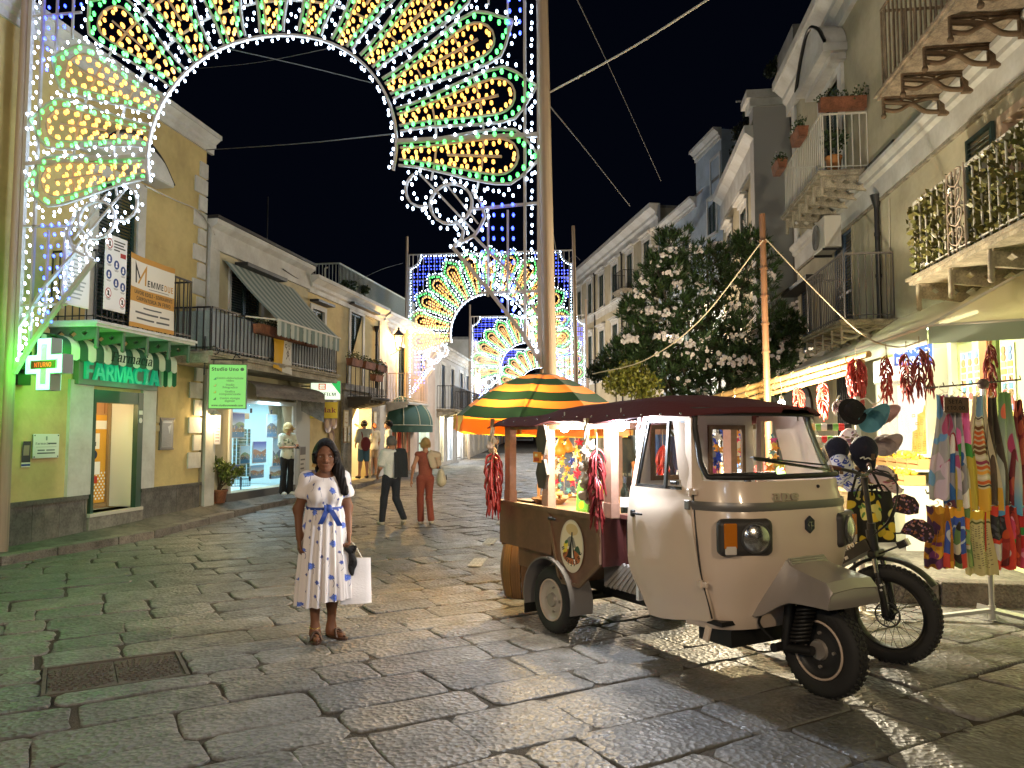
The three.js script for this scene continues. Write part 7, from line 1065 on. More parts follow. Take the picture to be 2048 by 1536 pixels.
const GB=F.balc;[[706,0.0,'at the left end of'],[733,0.0,'in the middle of'],[757,0.0,'toward the right end of']].forEach(([px,dy,n])=>planter(F,F.loc(px,712,GB[3])[0],GB[2]+0.74 +dy,GB[3]+0.05,0.75,'terracotta planter ' +n +' the gallery balcony rail',{c:[0.12,0.12,0.03]}));
planter(F,F.loc(750,730,GB[3])[0],GB[2]+0.45,GB[3]+0.06,0.6,'lower terracotta planter hung under the others on the gallery balcony',{c:[0.1,0.1,0.03]});
// lantern
const lp=at(797,681,25.9),ln=thing('street_lantern','lit four sided street lantern on a bracket beside the second arch post','street lamp',lp,R(10));
mesh('lantern_frame',merge([...[0,1,2,3].map((k)=>{const a=PI / 4 +k*PI / 2;return beam([Math.cos(a)*0.11,-0.28,Math.sin(a)*0.11],[Math.cos(a)*0.2,0.16,Math.sin(a)*0.2],0.022,0.022);}),cyl(0.1,0.13,0.05,0,-0.3,0,4,0,PI / 4),cyl(0.03,0.25,0.2,0,0.27,0,4,0,PI / 4),ball(0.04,0,0.4,0,1,1.4,1,8),cyl(0.26,0.26,0.03,0,0.165,0,4,0,PI / 4)]),MT.iron,ln);mesh('bulb',ball(0.09,0,0.0,0,1,1.2,1,12),glow(0xffd070,25),ln);lamp(ln,0xffc060,40,0,0.0,0,0.09);mesh('bracket',merge([tube([[0,-0.34,0],[-0.3,-0.5,0.0],[-0.9,-0.55,0.0],[-1.5,-0.9,0]],0.02,16,6),bar([-0.9,-0.55,0],[-1.6,-0.5,0],0.014,6)]),MT.whiteIron,ln);
// green dome awning
const D=PK,d0=D.loc(772,825,0)[0]+0.6,aw=thing('awning','dark green domed awning with pale ribs over a shop door beyond the gallery','awning',D.world(2.0,1.95,0.02),D.turn);const gm=mat([0.02,0.075,0.06],0.75);const dome=(a2,h2)=>{const ca2=Math.cos(h2),sa2=Math.sin(h2);return[Math.cos(a2)*1.55*ca2,sa2*1.0,Math.sin(a2)*1.05*ca2];};
for(let k=0;k<6;k++)mesh('awning_panel',thick(5,10,(u,v)=>dome(lerp(0,PI,(k +u)/ 6),v*PI / 2*0.99),0.006),gm,aw);mesh('rib',merge(Array.from({length:7},(_,k)=>tube(Array.from({length:9},(_,i)=>dome(k / 6*PI,i / 8*PI / 2).map((q)=>q*1.01)),0.016,16,5))),mat([0.5,0.52,0.42],0.7),aw);mesh('valance',thick(24,2,(u,v)=>{const q=dome(u*PI,0);return[q[0],-v*0.24,q[2]];},0.005),gm,aw);mesh('hem',tube(Array.from({length:17},(_,i)=>dome(i / 16*PI,0).map((q)=>q*1.01)),0.014,30,5),mat([0.5,0.52,0.42],0.7),aw);
{const tx=canvasTex(512,72,(g)=>{g.clearRect(0,0,512,72);g.fillStyle='#dfe6dc';g.font='60px serif';g.fillText('Centro Bene',12,54);});mesh('awning_lettering',thick(12,1,(u,v)=>{const q=dome(lerp(0.52,0.12,1 - u)*PI,0);return[q[0]*1.012,-0.2 +v*0.17,q[2]*1.012];},-0.002),mat([1,1,1],0.8,{map:tx,alphaTest:0.5}),aw);}
}
{// parked car far up the road
const p=at(1044,893,66);p.y=ground(66);const t=thing('parked_car','silver estate car far up the street seen through the stall','car',p,R(0));const pm=phys([0.3,0.33,0.36],0.3,{clearcoat:1});
const prof=[[-0.9,0.3],[-0.92,0.75],[-0.86,0.98],[-0.72,1.42],[-0.6,1.5],[0.6,1.5],[0.72,1.42],[0.86,0.98],[0.92,0.75],[0.9,0.3]];mesh('body',extr(shape(prof),3.9,0.06).translate(0,0,-4),pm,t);mesh('rear_window',box(1.24,0.36,0.03,0,1.2,-0.0,0.0),mat([0.03,0.04,0.05],0.15),t);for(const s of[-1,1]){mesh('tail_light',rbox(0.16,0.34,0.04,0.02,s*0.79,0.95,0.0),mat([0.4,0.03,0.02],0.3),t);mesh('wheel',cyl(0.31,0.31,0.2,s*0.78,0.31,-0.6,20,0,0,PI / 2),MT.rubber,t);}mesh('bumper',rbox(1.7,0.2,0.1,0.04,0,0.45,0.02),mat([0.06,0.06,0.06],0.6),t);mesh('number_plate',box(0.5,0.11,0.01,0,0.68,0.065),MT.paper,t);
}
// ------------------------------------------------------------------ market things on the right
const pepperMats=[mat([0.28,0.02,0.015],0.35),mat([0.16,0.012,0.012],0.4),mat([0.4,0.03,0.02],0.35)];
function pepperGeo(n,L,r,sd,len=0.09){
seed=sd;const g=[];
for(let i=0;i<n;i++){const y=-L*(i +0.5)/ n - 0.02,a=rr(0,6.28),k=r*(0.5 +0.5*Math.sin(PI*Math.min(1,0.25 +i / n))),l=len*rr(0.7,1.25),x=Math.cos(a)*k*0.5,z=Math.sin(a)*k*0.5,b=rr(0.2,0.7);g.push(tube([[x*0.4,y,z*0.4],[x +Math.cos(a)*0.02,y - l*0.35,z +Math.sin(a)*0.02],[x +Math.cos(a)*(0.02 +b*0.03),y - l,z +Math.sin(a)*(0.02 +b*0.03)]],0.0085,5,5),new THREE.ConeGeometry(0.0088,0.03,5).rotateX(PI).translate(x +Math.cos(a)*(0.02 +b*0.03),y - l - 0.013,z +Math.sin(a)*(0.02 +b*0.03)));}
return merge(g);
}
function chilli(pos,L,r,label,m=0,n=60,sd=1,top=0.12,thin=0.09){
const t=thing('chilli_string',label,'chilli string',pos);tag(mesh('peppers',pepperGeo(n,L,r,sd,thin),pepperMats[m],t),null,null,null,'stuff');
mesh('string',bar([0,-L,0],[0,top,0],0.004,5),mat([0.3,0.24,0.15],0.9),t);return t;
}
function garlic(pos,L,label,sd){
seed=sd;const t=thing('garlic_braid',label,'garlic braid',pos),gm=[mat([0.5,0.42,0.32],0.7),mat([0.42,0.33,0.25],0.7)],bulb=lathe([[0.001,-0.03],[0.02,-0.028],[0.034,-0.008],[0.03,0.014],[0.012,0.028],[0.006,0.05],[0.001,0.05]],12);
const n=Math.round(L / 0.045);for(let i=0;i<n;i++){const a=i*2.4;const b=mesh('garlic_bulb',bulb,gm[i % 2],t);b.position.set(Math.cos(a)*0.032,-0.16 - i*0.042,Math.sin(a)*0.032);b.rotation.set(rr(-0.5,0.5),a,rr(-0.5,0.5));b.scale.setScalar(rr(0.85,1.2));}
mesh('braid',merge([0,2.1,4.2].map((p)=>tube(Array.from({length:14},(_,k)=>[Math.cos(p +k)*0.014,0.05 - k / 13*(L +0.12),Math.sin(p +k)*0.014]),0.011,30,5))),mat([0.33,0.25,0.15],0.9),t);return t;
}
// strings on the van's posts
chilli(apeW(-0.86,1.5,0.78),0.48,0.1,'thick string of red chillies on the rear post of the three-wheeled van',0,110,3,0.2,0.11);
garlic(apeW(-0.96,1.74,0.74),0.46,'garlic braid hanging from the rear corner of the van roof',5);
garlic(apeW(0.6,1.72,0.75),0.5,'garlic braid hanging beside the front post of the van',6);
chilli(apeW(0.72,1.56,0.74),0.5,0.06,'narrow string of red chillies on the front post of the van',1,80,7,0.1,0.12);
{// hexagonal slate boards on the middle post
for(const[y,n]of[[1.6,'upper'],[1.31,'lower']]){const t=thing('slate_board',n +' small dark hexagonal board on the middle post of the van','board',apeW(-0.14,y,0.69),apeTurn +R(-12));const s=new THREE.Shape([0,1,2,3,4,5].map((k)=>new V2(Math.cos(k*PI / 3)*0.14,Math.sin(k*PI / 3)*0.14)));mesh('board',extr(s,0.02,0.003).translate(0,0,-0.01),mat([0.08,0.07,0.06],0.7,{map:rep(T.grain,3)}),t);mesh('hook',bar([0,0.12,-0.01],[0,0.2,-0.03],0.004,5),MT.iron,t);}
const o=thing('painted_tile','small orange painted tile between the two dark hexagonal boards','tile',apeW(-0.2,1.45,0.7),apeTurn);mesh('tile',rbox(0.14,0.09,0.012,0.003),mat([1,1,1],0.4,{map:canvasTex(64,48,(g)=>{g.fillStyle='#e8912c';g.fillRect(0,0,64,48);g.fillStyle='#c23a20';g.fillRect(8,26,40,16);g.fillStyle='#f4e4b0';g.fillRect(14,8,20,12);})}),o);
}
{// goods on the counter
const bottle=(x,z,h,m,label,cm=MT.black,lab='#ece6da')=>{const t=thing('bottle',label,'bottle',apeW(x,1.02,z),apeTurn);mesh('glass',lathe([[0.001,0.002],[0.034,0.002],[0.036,0.01],[0.036,h*0.6],[0.03,h*0.68],[0.013,h*0.78],[0.012,h],[0.001,h]],20),m,t);mesh('capsule',cyl(0.0145,0.0145,h*0.17,0,h*0.93,0,14),cm,t);mesh('label',cyl(0.0368,0.0368,h*0.26,0,h*0.34,0,20,0,0,0,true),mat(lab,0.6),t);return t;};
const darkGlass=mat([0.008,0.01,0.006],0.08),greenG=mat([0.1,0.35,0.03],0.12),limon=mat([0.55,0.5,0.05],0.12);
bottle(0.42,0.55,0.33,darkGlass,'dark wine bottle with pale capsule next to the green bag on the counter',mat([0.6,0.58,0.5],0.4));
bottle(0.62,0.4,0.29,darkGlass,'small dark bottle behind the chilli string on the front post');bottle(0.95,0.52,0.3,darkGlass,'dark bottle nearest the van door, left of two');bottle(1.0 - 0.02,0.4,0.4,darkGlass,'tall dark bottle nearest the van door, right of two',mat([0.5,0.3,0.15],0.4));bottle(0.3,0.4,0.3,limon,'yellow liqueur bottle behind the green bag',MT.paper);
const b=thing('paper_bag','green printed gift bag with a lemon standing on the van counter','gift bag',apeW(0.3,1.02,0.57),apeTurn +R(20));mesh('bag_body',extr(shape([[-0.055,0],[0.055,0],[0.05,0.16],[0.03,0.22],[-0.02,0.24],[-0.045,0.18]]),0.05,0.006).translate(0,0.006,-0.025),mat([0.2,0.5,0.06],0.5),b);mesh('print',new THREE.PlaneGeometry(0.08,0.12).translate(0,0.08,0.0325),mat([1,1,1],0.5,{map:canvasTex(64,96,(g)=>{g.fillStyle='#7fd04a';g.fillRect(0,0,64,96);g.fillStyle='#f4f0d0';g.fillRect(14,10,36,22);g.fillStyle='#f0c030';g.beginPath();g.ellipse(32,66,20,24,0.3,0,7);g.fill();})}),b);
[[0.52,0.56,'left'],[0.58,0.52,'right']].forEach(([x,z,n],i)=>{const c=thing('painted_mug',n +' of two white painted mugs on the van counter','mug',apeW(x,1.02,z),0.4);mesh('mug',lathe([[0.001,0],[0.036,0],[0.038,0.09],[0.034,0.09],[0.032,0.006],[0.001,0.006]],20),mat([1,1,1],0.3,{map:canvasTex(128,64,(g)=>{g.fillStyle='#ece8e2';g.fillRect(0,0,128,64);for(let k=0;k<9;k++){g.fillStyle=i?'#c8502c':pick(['#2c6cc8','#d04030']);g.fillRect(k*14,10 +(k*17)% 34,8,14);}})}),c);mesh('handle',new THREE.TorusGeometry(0.024,0.006,6,14).translate(0.044,0.045,0),mat([0.7,0.68,0.65],0.3),c);});
const h=thing('card_house','small white folded paper house on the van counter','paper house',apeW(0.6,1.02,0.57),apeTurn);mesh('house',extr(shape([[-0.04,0],[0.04,0],[0.04,0.07],[0,0.11],[-0.04,0.07]]),0.06).translate(0,0,-0.03),MT.paper,h);
const br=thing('bread_basket','shallow basket of rusks on the rear of the van counter','basket',apeW(-0.45,1.02,0.42),apeTurn);mesh('basket',lathe([[0.001,0.004],[0.12,0.004],[0.17,0.05],[0.165,0.055],[0.115,0.012],[0.001,0.012]],24),mat([0.35,0.2,0.09],0.8,{map:rep(T.grain,4)}),br);seed=8;for(let k=0;k<16;k++){const m2=mesh('rusk',rbox(0.075,0.035,0.05,0.014),mat([0.6,0.36,0.15],0.8),br);m2.position.set(rr(-0.11,0.11),0.05 +rr(0,0.045),rr(-0.11,0.11));m2.rotation.set(rr(-0.4,0.4),rr(0,6),rr(-0.4,0.4));}
const tr=thing('tray','dark flat tray on the van counter under the rear chilli string','tray',apeW(-0.72,1.02,0.45),apeTurn);mesh('tray',rbox(0.3,0.02,0.2,0.006,0,0.01,0),MT.black,tr);
const wb=thing('wooden_barrel','old wooden barrel with hoops standing behind the rear wheel of the van','barrel',gp(1052,1189),0);for(let k=0;k<14;k++)mesh('stave',thick(2,8,(u,v)=>{const a=(k +0.03 +u*0.94)/ 14*2*PI,r=0.2 +0.045*Math.sin(v*PI);return[Math.cos(a)*r,v*0.56,Math.sin(a)*r];},0.02),mat([0.2 +0.04*(k % 3),0.11 +0.02*(k % 3),0.055],0.75,{map:rep(T.grain,1)}),wb);for(const y of[0.1,0.28,0.46])mesh('hoop',lathe([[0.205 +0.045*Math.sin(y / 0.56*PI),y - 0.016],[0.21 +0.045*Math.sin(y / 0.56*PI),y],[0.205 +0.045*Math.sin(y / 0.56*PI),y +0.016]],24),mat([0.12,0.075,0.045],0.6),wb);mesh('lid',cyl(0.19,0.19,0.02,0,0.53,0,20),MT.wood,wb);
}
{// striped umbrella with its lamp
const c=at(1072,800,8.25),t=thing('umbrella','green and orange striped market umbrella with a valance behind the van','umbrella',[c.x,0,c.z]);const pole=[0.62,0];t.rotation.set(R(2),R(8),-R(1.5));
const Rr=0.94,H0=1.83,Hc=0.47,n=8,or=phys([0.78,0.27,0.05],0.9,{transmission:0.22,thickness:0}),gr=mat([0.045,0.11,0.06],0.8);
const orP=phys([0.78,0.24,0.03],0.9,{transmission:0.3,thickness:0}),grP=phys([0.02,0.06,0.03],0.9,{transmission:0.12,thickness:0}),yl=phys([0.85,0.6,0.05],0.9,{transmission:0.35,thickness:0});
const pt=(k,r)=>{const a=(k +0.5)/ n*2*PI,q=r;return[Math.cos(a)*q,0,Math.sin(a)*q];};
const dome=(f)=>H0 +Hc*(1 - Math.pow(f,1.75));
const bands=[[0,0.16,1],[0.16,0.32,0],[0.32,0.48,1],[0.48,0.62,0],[0.62,0.76,1],[0.76,0.86,0],[0.86,1.0,1]];
for(let k=0;k<n;k++){for(const[f0,f1,g]of bands)mesh('canopy_strip',gridGeo(6,2,(u,v)=>{const f=lerp(f0,f1,v),A=pt(k,Rr*f),B=pt(k +1,Rr*f),sag=0.02*Math.sin(u*PI)*f;return[lerp(A[0],B[0],u),dome(f)- sag,lerp(A[2],B[2],u)];}),g?grP:or,t);
mesh('valance',gridGeo(6,2,(u,v)=>{const A=pt(k,Rr),B=pt(k +1,Rr);return[lerp(A[0],B[0],u)*(1 +0.02*v),dome(1)- 0.02*Math.sin(u*PI)- v*(0.155 +0.01*Math.sin(u*12)),lerp(A[2],B[2],u)*(1 +0.02*v)];}),orP,t);
mesh('valance_lining',gridGeo(4,1,(u,v)=>{const A=pt(k,Rr*0.985),B=pt(k +1,Rr*0.985);return[lerp(A[0],B[0],u),dome(1)- 0.03 - v*0.15,lerp(A[2],B[2],u)];}),yl,t);
mesh('rib',bar([0,dome(0)- 0.03,0],[pt(k,Rr)[0],dome(1)- 0.01,pt(k,Rr)[2]],0.007,5),MT.whiteIron,t);mesh('strut',bar([0,H0 - 0.05,0],[pt(k,Rr*0.5)[0],dome(0.5)- 0.02,pt(k,Rr*0.5)[2]],0.006,5),MT.whiteIron,t);mesh('corner_flap',gridGeo(2,2,(u,v)=>{const A=pt(k,Rr*1.012);return[A[0]+(u - 0.5)*0.05,dome(1)- v*0.16,A[2]+(u - 0.5)*0.03];}),mat([0.7,0.55,0.15],0.8),t);}
mesh('pole',bar([0,0,0],[0,dome(0)+0.04,0],0.018,10),MT.wood,t);mesh('runner',cyl(0.03,0.03,0.1,0,H0 - 0.05,0,12),MT.whiteIron,t);
hungLamp(at(1036,827,7.85),0xffd890,45,16,'warm lamp bulb under the left edge of the striped umbrella',0.08);
}
{// starfish and shell garlands inside the stall
const cols=[[0.6,0.03,0.08],[0.02,0.06,0.4],[0.75,0.7,0.6],[0.7,0.3,0.03],[0.55,0.08,0.25],[0.1,0.35,0.4],[0.7,0.55,0.1]].map((c)=>mat(c,0.7));
const star=(r)=>{const p=[];for(let k=0;k<10;k++){const a=k / 10*2*PI,q=k % 2?r*0.36:r;p.push([Math.sin(a)*q,Math.cos(a)*q]);}return extr(shape(p),0.01,0.004);};const sg=star(0.036);
const G=[[1108,872,7.6,0.62,'left of the middle post'],[1128,868,7.7,0.7,'beside the orange gourd'],[1150,880,7.8,0.6,'behind the wine bottle'],[1172,885,7.5,0.55,'behind the garlic braid'],[1412,868,7.0,0.42,'seen at the left of the windscreen'],[1436,862,7.1,0.5,'seen left of centre in the windscreen'],[1462,862,7.2,0.45,'seen in the middle of the windscreen'],[1482,862,7.1,0.4,'seen near the windscreen pillar'],[1545,868,7.4,0.5,'seen at the right of the windscreen pillar'],[1570,866,7.6,0.55,'seen at the far right of the windscreen']];
G.forEach(([px,py,D,L,w],i)=>{const t=thing('starfish_garland','hanging garland of coloured starfish ' +w,'garland',at(px,py,D));seed=500 +i;mesh('cord',bar([0,-L,0],[0,0.12,0],0.003,4),MT.cableLight,t);for(let k=0;k<13;k++){const m=mesh('starfish',sg,cols[(i*3 +Math.floor(rnd()*4))% 7],t);m.position.set(rr(-0.05,0.05),-0.02 - k*L / 13,rr(-0.04,0.04));m.rotation.set(rr(-0.6,0.6),rr(-0.9,0.9),rr(0,2));m.scale.setScalar(rr(0.7,1.35));}});
// bleached net garlands, branches
[[1282,870,7.0,'seen through the front of the van door window'],[1090,880,7.9,'behind the middle post']].forEach(([px,py,D,w],i)=>{const t=thing('net_garland','white knotted net garland ' +w,'garland',at(px,py,D));const g=[];for(let j=0;j<8;j++)for(const s of[-1,1]){g.push(bar([s*0.035,-j*0.06,0],[s*0.045,-j*0.06 - 0.06,0.01],0.0045,5),bar([s*0.045,-j*0.06 - 0.06,0],[0,-j*0.06 - 0.04,0],0.0045,5));}mesh('net',merge(g),mat([0.65,0.63,0.58],0.8),t);});
const go=[[1125,868,0.055,'upper'],[1118,898,0.07,'lower left'],[1136,893,0.06,'lower right']];go.forEach(([px,py,r,n])=>{const t=thing('dried_gourd',n +' of three orange dried gourds hanging in the stall','gourd',at(px,py,7.45));mesh('gourd',lathe([[0.001,-r],[r*0.8,-r*0.75],[r,-r*0.2],[r*0.6,r*0.5],[r*0.25,r],[r*0.12,r*1.4],[0.001,r*1.42]],18),mat([0.75,0.3,0.03],0.5),t);mesh('stalk',bar([0,r*1.4,0],[0,r*1.4 +0.08,0],0.004,5),MT.wood,t);});
const bch=thing('driftwood_branch','bleached driftwood branch standing on the far side of the van counter','branch',apeW(0.35,1.02,-0.35));seed=71;const bg=[];for(let k=0;k<9;k++){const a=rr(-0.9,0.9),l=rr(0.2,0.42);bg.push(tube([[0,0,0],[Math.sin(a)*l*0.4,l*0.5,rr(-0.05,0.05)],[Math.sin(a)*l,l*Math.cos(a*0.6),rr(-0.1,0.1)]],0.006,8,5));}mesh('branch',merge(bg),mat([0.6,0.56,0.48],0.8),bch);
// hanging cloths, display table, pinwheel boxes behind the cab
[[1310,912,7.2,[0.06,0.12,0.25],'dark blue'],[1335,915,7.3,[0.1,0.13,0.2],'grey blue']].forEach(([px,py,D,c,n])=>{const t=thing('hanging_cloth',n +' cloth hanging in the stall seen through the door window','cloth',at(px,py,D));mesh('cloth',thick(12,8,(u,v)=>[(u - 0.5)*0.2,-v*0.5 +0.2,0.02*Math.sin(u*22)],0.003),cloth(c),t);});
chilli(at(1325,885,7.1),0.3,0.05,'red chilli string seen through the rear half of the door window',2,50,9);chilli(at(1397,880,6.9),0.36,0.06,'pinkish red chilli string at the left edge of the windscreen view',2,60,10);
const tb=thing('stall_table','market stall table crowded with souvenirs behind the van','table',[2.9,0.22,-9.2],R(-10));mesh('tabletop',rbox(2.0,0.04,0.8,0.01,0,0.78,0),MT.wood,tb);for(const x of[-0.95,0.95])for(const z of[-0.35,0.35])mesh('leg',box(0.05,0.76,0.05,x,0.38,z),MT.wood,tb);mesh('table_cloth',thick(30,6,(u,v)=>[(u - 0.5)*2.02,0.79 - v*0.6,0.41 +0.015*Math.sin(u*50)*v],0.004),cloth([0.35,0.27,0.15]),tb);
seed=90;const goods=['yellow','orange','white','blue','red','green','brown','pale'];goods.forEach((n,i)=>{const c={yellow:[0.7,0.5,0.05],orange:[0.7,0.25,0.04],white:[0.7,0.7,0.66],blue:[0.05,0.15,0.5],red:[0.5,0.04,0.04],green:[0.1,0.35,0.1],brown:[0.25,0.13,0.06],pale:[0.55,0.48,0.35]}[n];const t=thing('souvenir_jar',n +' glazed souvenir jar on the stall table behind the van','jar',[2.05 +i*0.24,1.02,-9.2 +0.12*(i % 3 - 1)+i*-0.04]);const h=rr(0.2,0.34);mesh('jar',lathe([[0.001,0],[0.06,0],[0.09,h*0.4],[0.075,h*0.75],[0.045,h*0.85],[0.05,h],[0.001,h]],16),mat(c,0.25),t);mesh('lid',ball(0.05,0,h,0,1,0.5,1,10),mat(c,0.25),t);});
hungLamp(at(1563,806,8.6),0xfff0d0,60,60,'white stall lamp under the bamboo beams behind the van roof',0.2);hungLamp(at(1470,838,8.9),0xffe2a8,30,18,'warm stall lamp seen through the upper windscreen',0.2);
}
{// bracelet stand, bamboo frame, ropes
const st=thing('bracelet_stand','stand with rows of rolls of coloured bracelets beside the van windscreen','bracelet stand',at(1650,930,7.9),R(-20));st.position.y=0.22;const y0=1.36;mesh('upright',merge([bar([-0.25,0,0],[-0.25,1.75,0],0.014,6),bar([0.25,0,0],[0.25,1.75,0],0.014,6)]),MT.iron,st);const cs=[[0.6,0.03,0.03],[0.65,0.63,0.6],[0.02,0.02,0.02],[0.15,0.4,0.08],[0.7,0.3,0.04],[0.7,0.6,0.5]].map((c)=>mat(c,0.5));seed=14;for(let j=0;j<5;j++)for(let i=0;i<9;i++)mesh('bracelet_roll',new THREE.CylinderGeometry(0.035,0.035,0.05,12).rotateZ(PI / 2).translate(-0.22 +i*0.055,1.0 +j*0.125,0),cs[Math.floor(rnd()*6)],st);
const bam=mat([0.55,0.36,0.15],0.5,{map:rep(T.grain,0.8)});
const pole=(pts,r,name,label,cat,dark)=>{const t=thing(name,label,cat,pts[0]);const o=pts[0];const L=pts[1].clone().sub(o);const g=[bar([0,0,0],L.toArray(),r,10,r*0.85)];mesh('cane',boxUV(merge(g)),dark??bam,t);const nn=Math.max(2,Math.round(L.length()/ 0.35)),kn=[];for(let k=1;k<nn;k++){const q=L.clone().multiplyScalar(k / nn);kn.push(bar(q.clone().addScaledVector(L.clone().normalize(),-0.012).toArray(),q.clone().addScaledVector(L.clone().normalize(),0.012).toArray(),r*1.14,10));}mesh('node',merge(kn),dark??bam,t);return t;};
const up=at(1524,428,9.6);pole([new V3(up.x +0.03,0.22,up.z),up],0.045,'bamboo_pole','tall upright brown bamboo pole rising beside the oleander','pole',mat([0.2,0.1,0.05],0.5,{map:rep(T.grain,0.7)}));
const b0=at(1425,796,11.4),b1=at(1738,708,8.1),dy=new V3(0,0.085,0.02);['topmost','middle','lowest'].forEach((n,i)=>pole([b0.clone().addScaledVector(dy,-i),b1.clone().addScaledVector(dy,-i*1.0).add(new V3(-0.06*i,0,0))],0.042 - 0.006*i,'bamboo_beam',n +' of the bamboo canes lashed as a beam over the stall','bamboo beam'));
const rope=(pts,r,label,m)=>{const t=thing('rope',label,'rope',[0,0,0]);mesh('strand',tube(pts,r,40,6),m,t);};
const rm=mat([0.4,0.34,0.24],0.9);rope([at(1526,480,9.55),at(1400,640,10.5),at(1290,720,11.5),at(1185,748,12.5)],0.009,'rope sagging from the bamboo pole down to the left in front of the oleander',rm);rope([at(1532,478,9.55),at(1620,570,9.2),at(1720,665,8.8),at(1790,694,8.3),at(1850,680,8.0)],0.009,'rope running from the bamboo pole down to the shop awning',rm);
}
{// shop awning and shop front
const A=thing('awning','long cream canvas awning with a grey green valance over the souvenir shop','awning',[0,0,0]);const C0=at(1855,652,8.0),y=C0.y,hd=R(7),dirx=Math.sin(hd),L=11;const F0=(q)=>[C0.x +dirx*q,y,C0.z - Math.cos(hd)*q],wl=(q)=>{const x=5.56 +0.1228*(8 +q*Math.cos(hd)- 10.5);return[x,3.32,C0.z - Math.cos(hd)*q - 0.05];};
const can=phys([0.78,0.68,0.5],0.9,{transmission:0.45,thickness:0,bumpMap:rep(T.fine,2),bumpScale:0.002}),val=phys([0.42,0.48,0.4],0.85,{transmission:0.3,thickness:0});
for(let k=0;k<4;k++){mesh('canvas',gridGeo(8,8,(u,v)=>{const q=(k +u)*L / 4,a=F0(q),b=wl(q);return[lerp(a[0],b[0],v),lerp(a[1],b[1],v)- 0.05*Math.sin(v*PI),lerp(a[2],b[2],v)];}),can,A);mesh('valance',thick(10,2,(u,v)=>{const a=F0((k +u)*L / 4);return[a[0]- 0.01,a[1]- v*0.19,a[2]];},0.004),val,A);}
const e0=F0(0),e1=wl(-0.55);mesh('end_panel',gridGeo(8,6,(u,v)=>{const yy=lerp(e0[1],lerp(e0[1],e1[1],u),v);return[lerp(e0[0],e1[0],u),yy,lerp(e0[2],e1[2],u)+0.01];}),can,A);mesh('valance',thick(10,2,(u,v)=>[lerp(e0[0],e1[0],u),e0[1]- v*0.19,lerp(e0[2],e1[2],u)+0.012],0.004),val,A);mesh('front_bar',merge([bar(F0(0),F0(L),0.022,8),bar(e0,[e1[0],e0[1],e1[2]],0.018,8),bar(e0,e1,0.018,8)]),MT.whiteIron,A);
const F=RB,S=(px,py=850)=>F.loc(px,py)[0],G=mat([0.42,0.55,0.22],0.6),GL=mat([0.5,0.6,0.3],0.6),W=mat([0.78,0.78,0.72],0.5);
const s0=S(1786),s1=F.len - 0.2,base=0.22;F.part('shop_cladding',span(s0,s1,base,3.05,-0.002,0.03),GL);
F.part('corner_board',span(s0 - 0.1,s0,base,3.05,0,0.1),mat([0.7,0.6,0.2],0.6));
// lit display case with a castle print, and the shelves of lemon crates below
const d0=S(1800),d1=S(1912),t=thing('display_case','white lit display case with an orange castle picture on the shop front','display case',F.world((d0 +d1)/ 2,base,0.03),F.turn),w=d1 - d0;const hh=(py)=>F.loc(1850,py,0.3)[1]- base;
const hT=hh(752),hB=hh(908);mesh('case',merge([span(-w / 2,-w / 2 +0.06,hB,hT,0,0.3),span(w / 2 - 0.06,w / 2,hB,hT,0,0.3),span(-w / 2,w / 2,hT,hT +0.34,0,0.32),span(-w / 2,w / 2,hB - 0.04,hB,0,0.3)]),W,t);
const ct=canvasTex(320,320,(g)=>{g.fillStyle='#cfd0da';g.fillRect(0,0,320,320);for(let i=0;i<9;i++){g.fillStyle='#dcdde4';g.beginPath();g.arc(30 +i*30,50 +(i*47)% 70,18,0,7);g.fill();}g.fillStyle='#d8a84e';g.beginPath();g.moveTo(90,320);g.lineTo(100,230);g.lineTo(130,220);g.lineTo(135,150);g.lineTo(170,140);g.lineTo(180,110);g.lineTo(240,115);g.lineTo(250,150);g.lineTo(290,160);g.lineTo(300,320);g.fill();g.strokeStyle='#b98334';g.lineWidth=3;for(let i=0;i<26;i++){const x=100 +(i*53)% 180,y2=150 +(i*37)% 160;g.strokeRect(x,y2,18,10);}});
const em=mat([1,1,1],0.6,{map:ct});em.emissiveMap=ct;em.emissive.set(0xffffff);em.emissiveIntensity=0.75;mesh('lit_picture',new THREE.PlaneGeometry(w - 0.14,hT - hB - 0.04).translate(0,(hT +hB)/ 2,0.02),em,t);const lb=mesh('lit_panel',span(-w / 2 +0.03,w / 2 - 0.03,hT +0.03,hT +0.31,0.322,0.33),glow(0xfcfff0,3),t);mesh('pane',box(w - 0.12,hT - hB,0.004,0,(hT +hB)/ 2,0.28),MT.glass,t);
panelLight(F.g,0xf8ffd8,16,w,0.3,[(d0 +d1)/ 2,base +hT +0.17,0.37],[0,-0.1,1]);
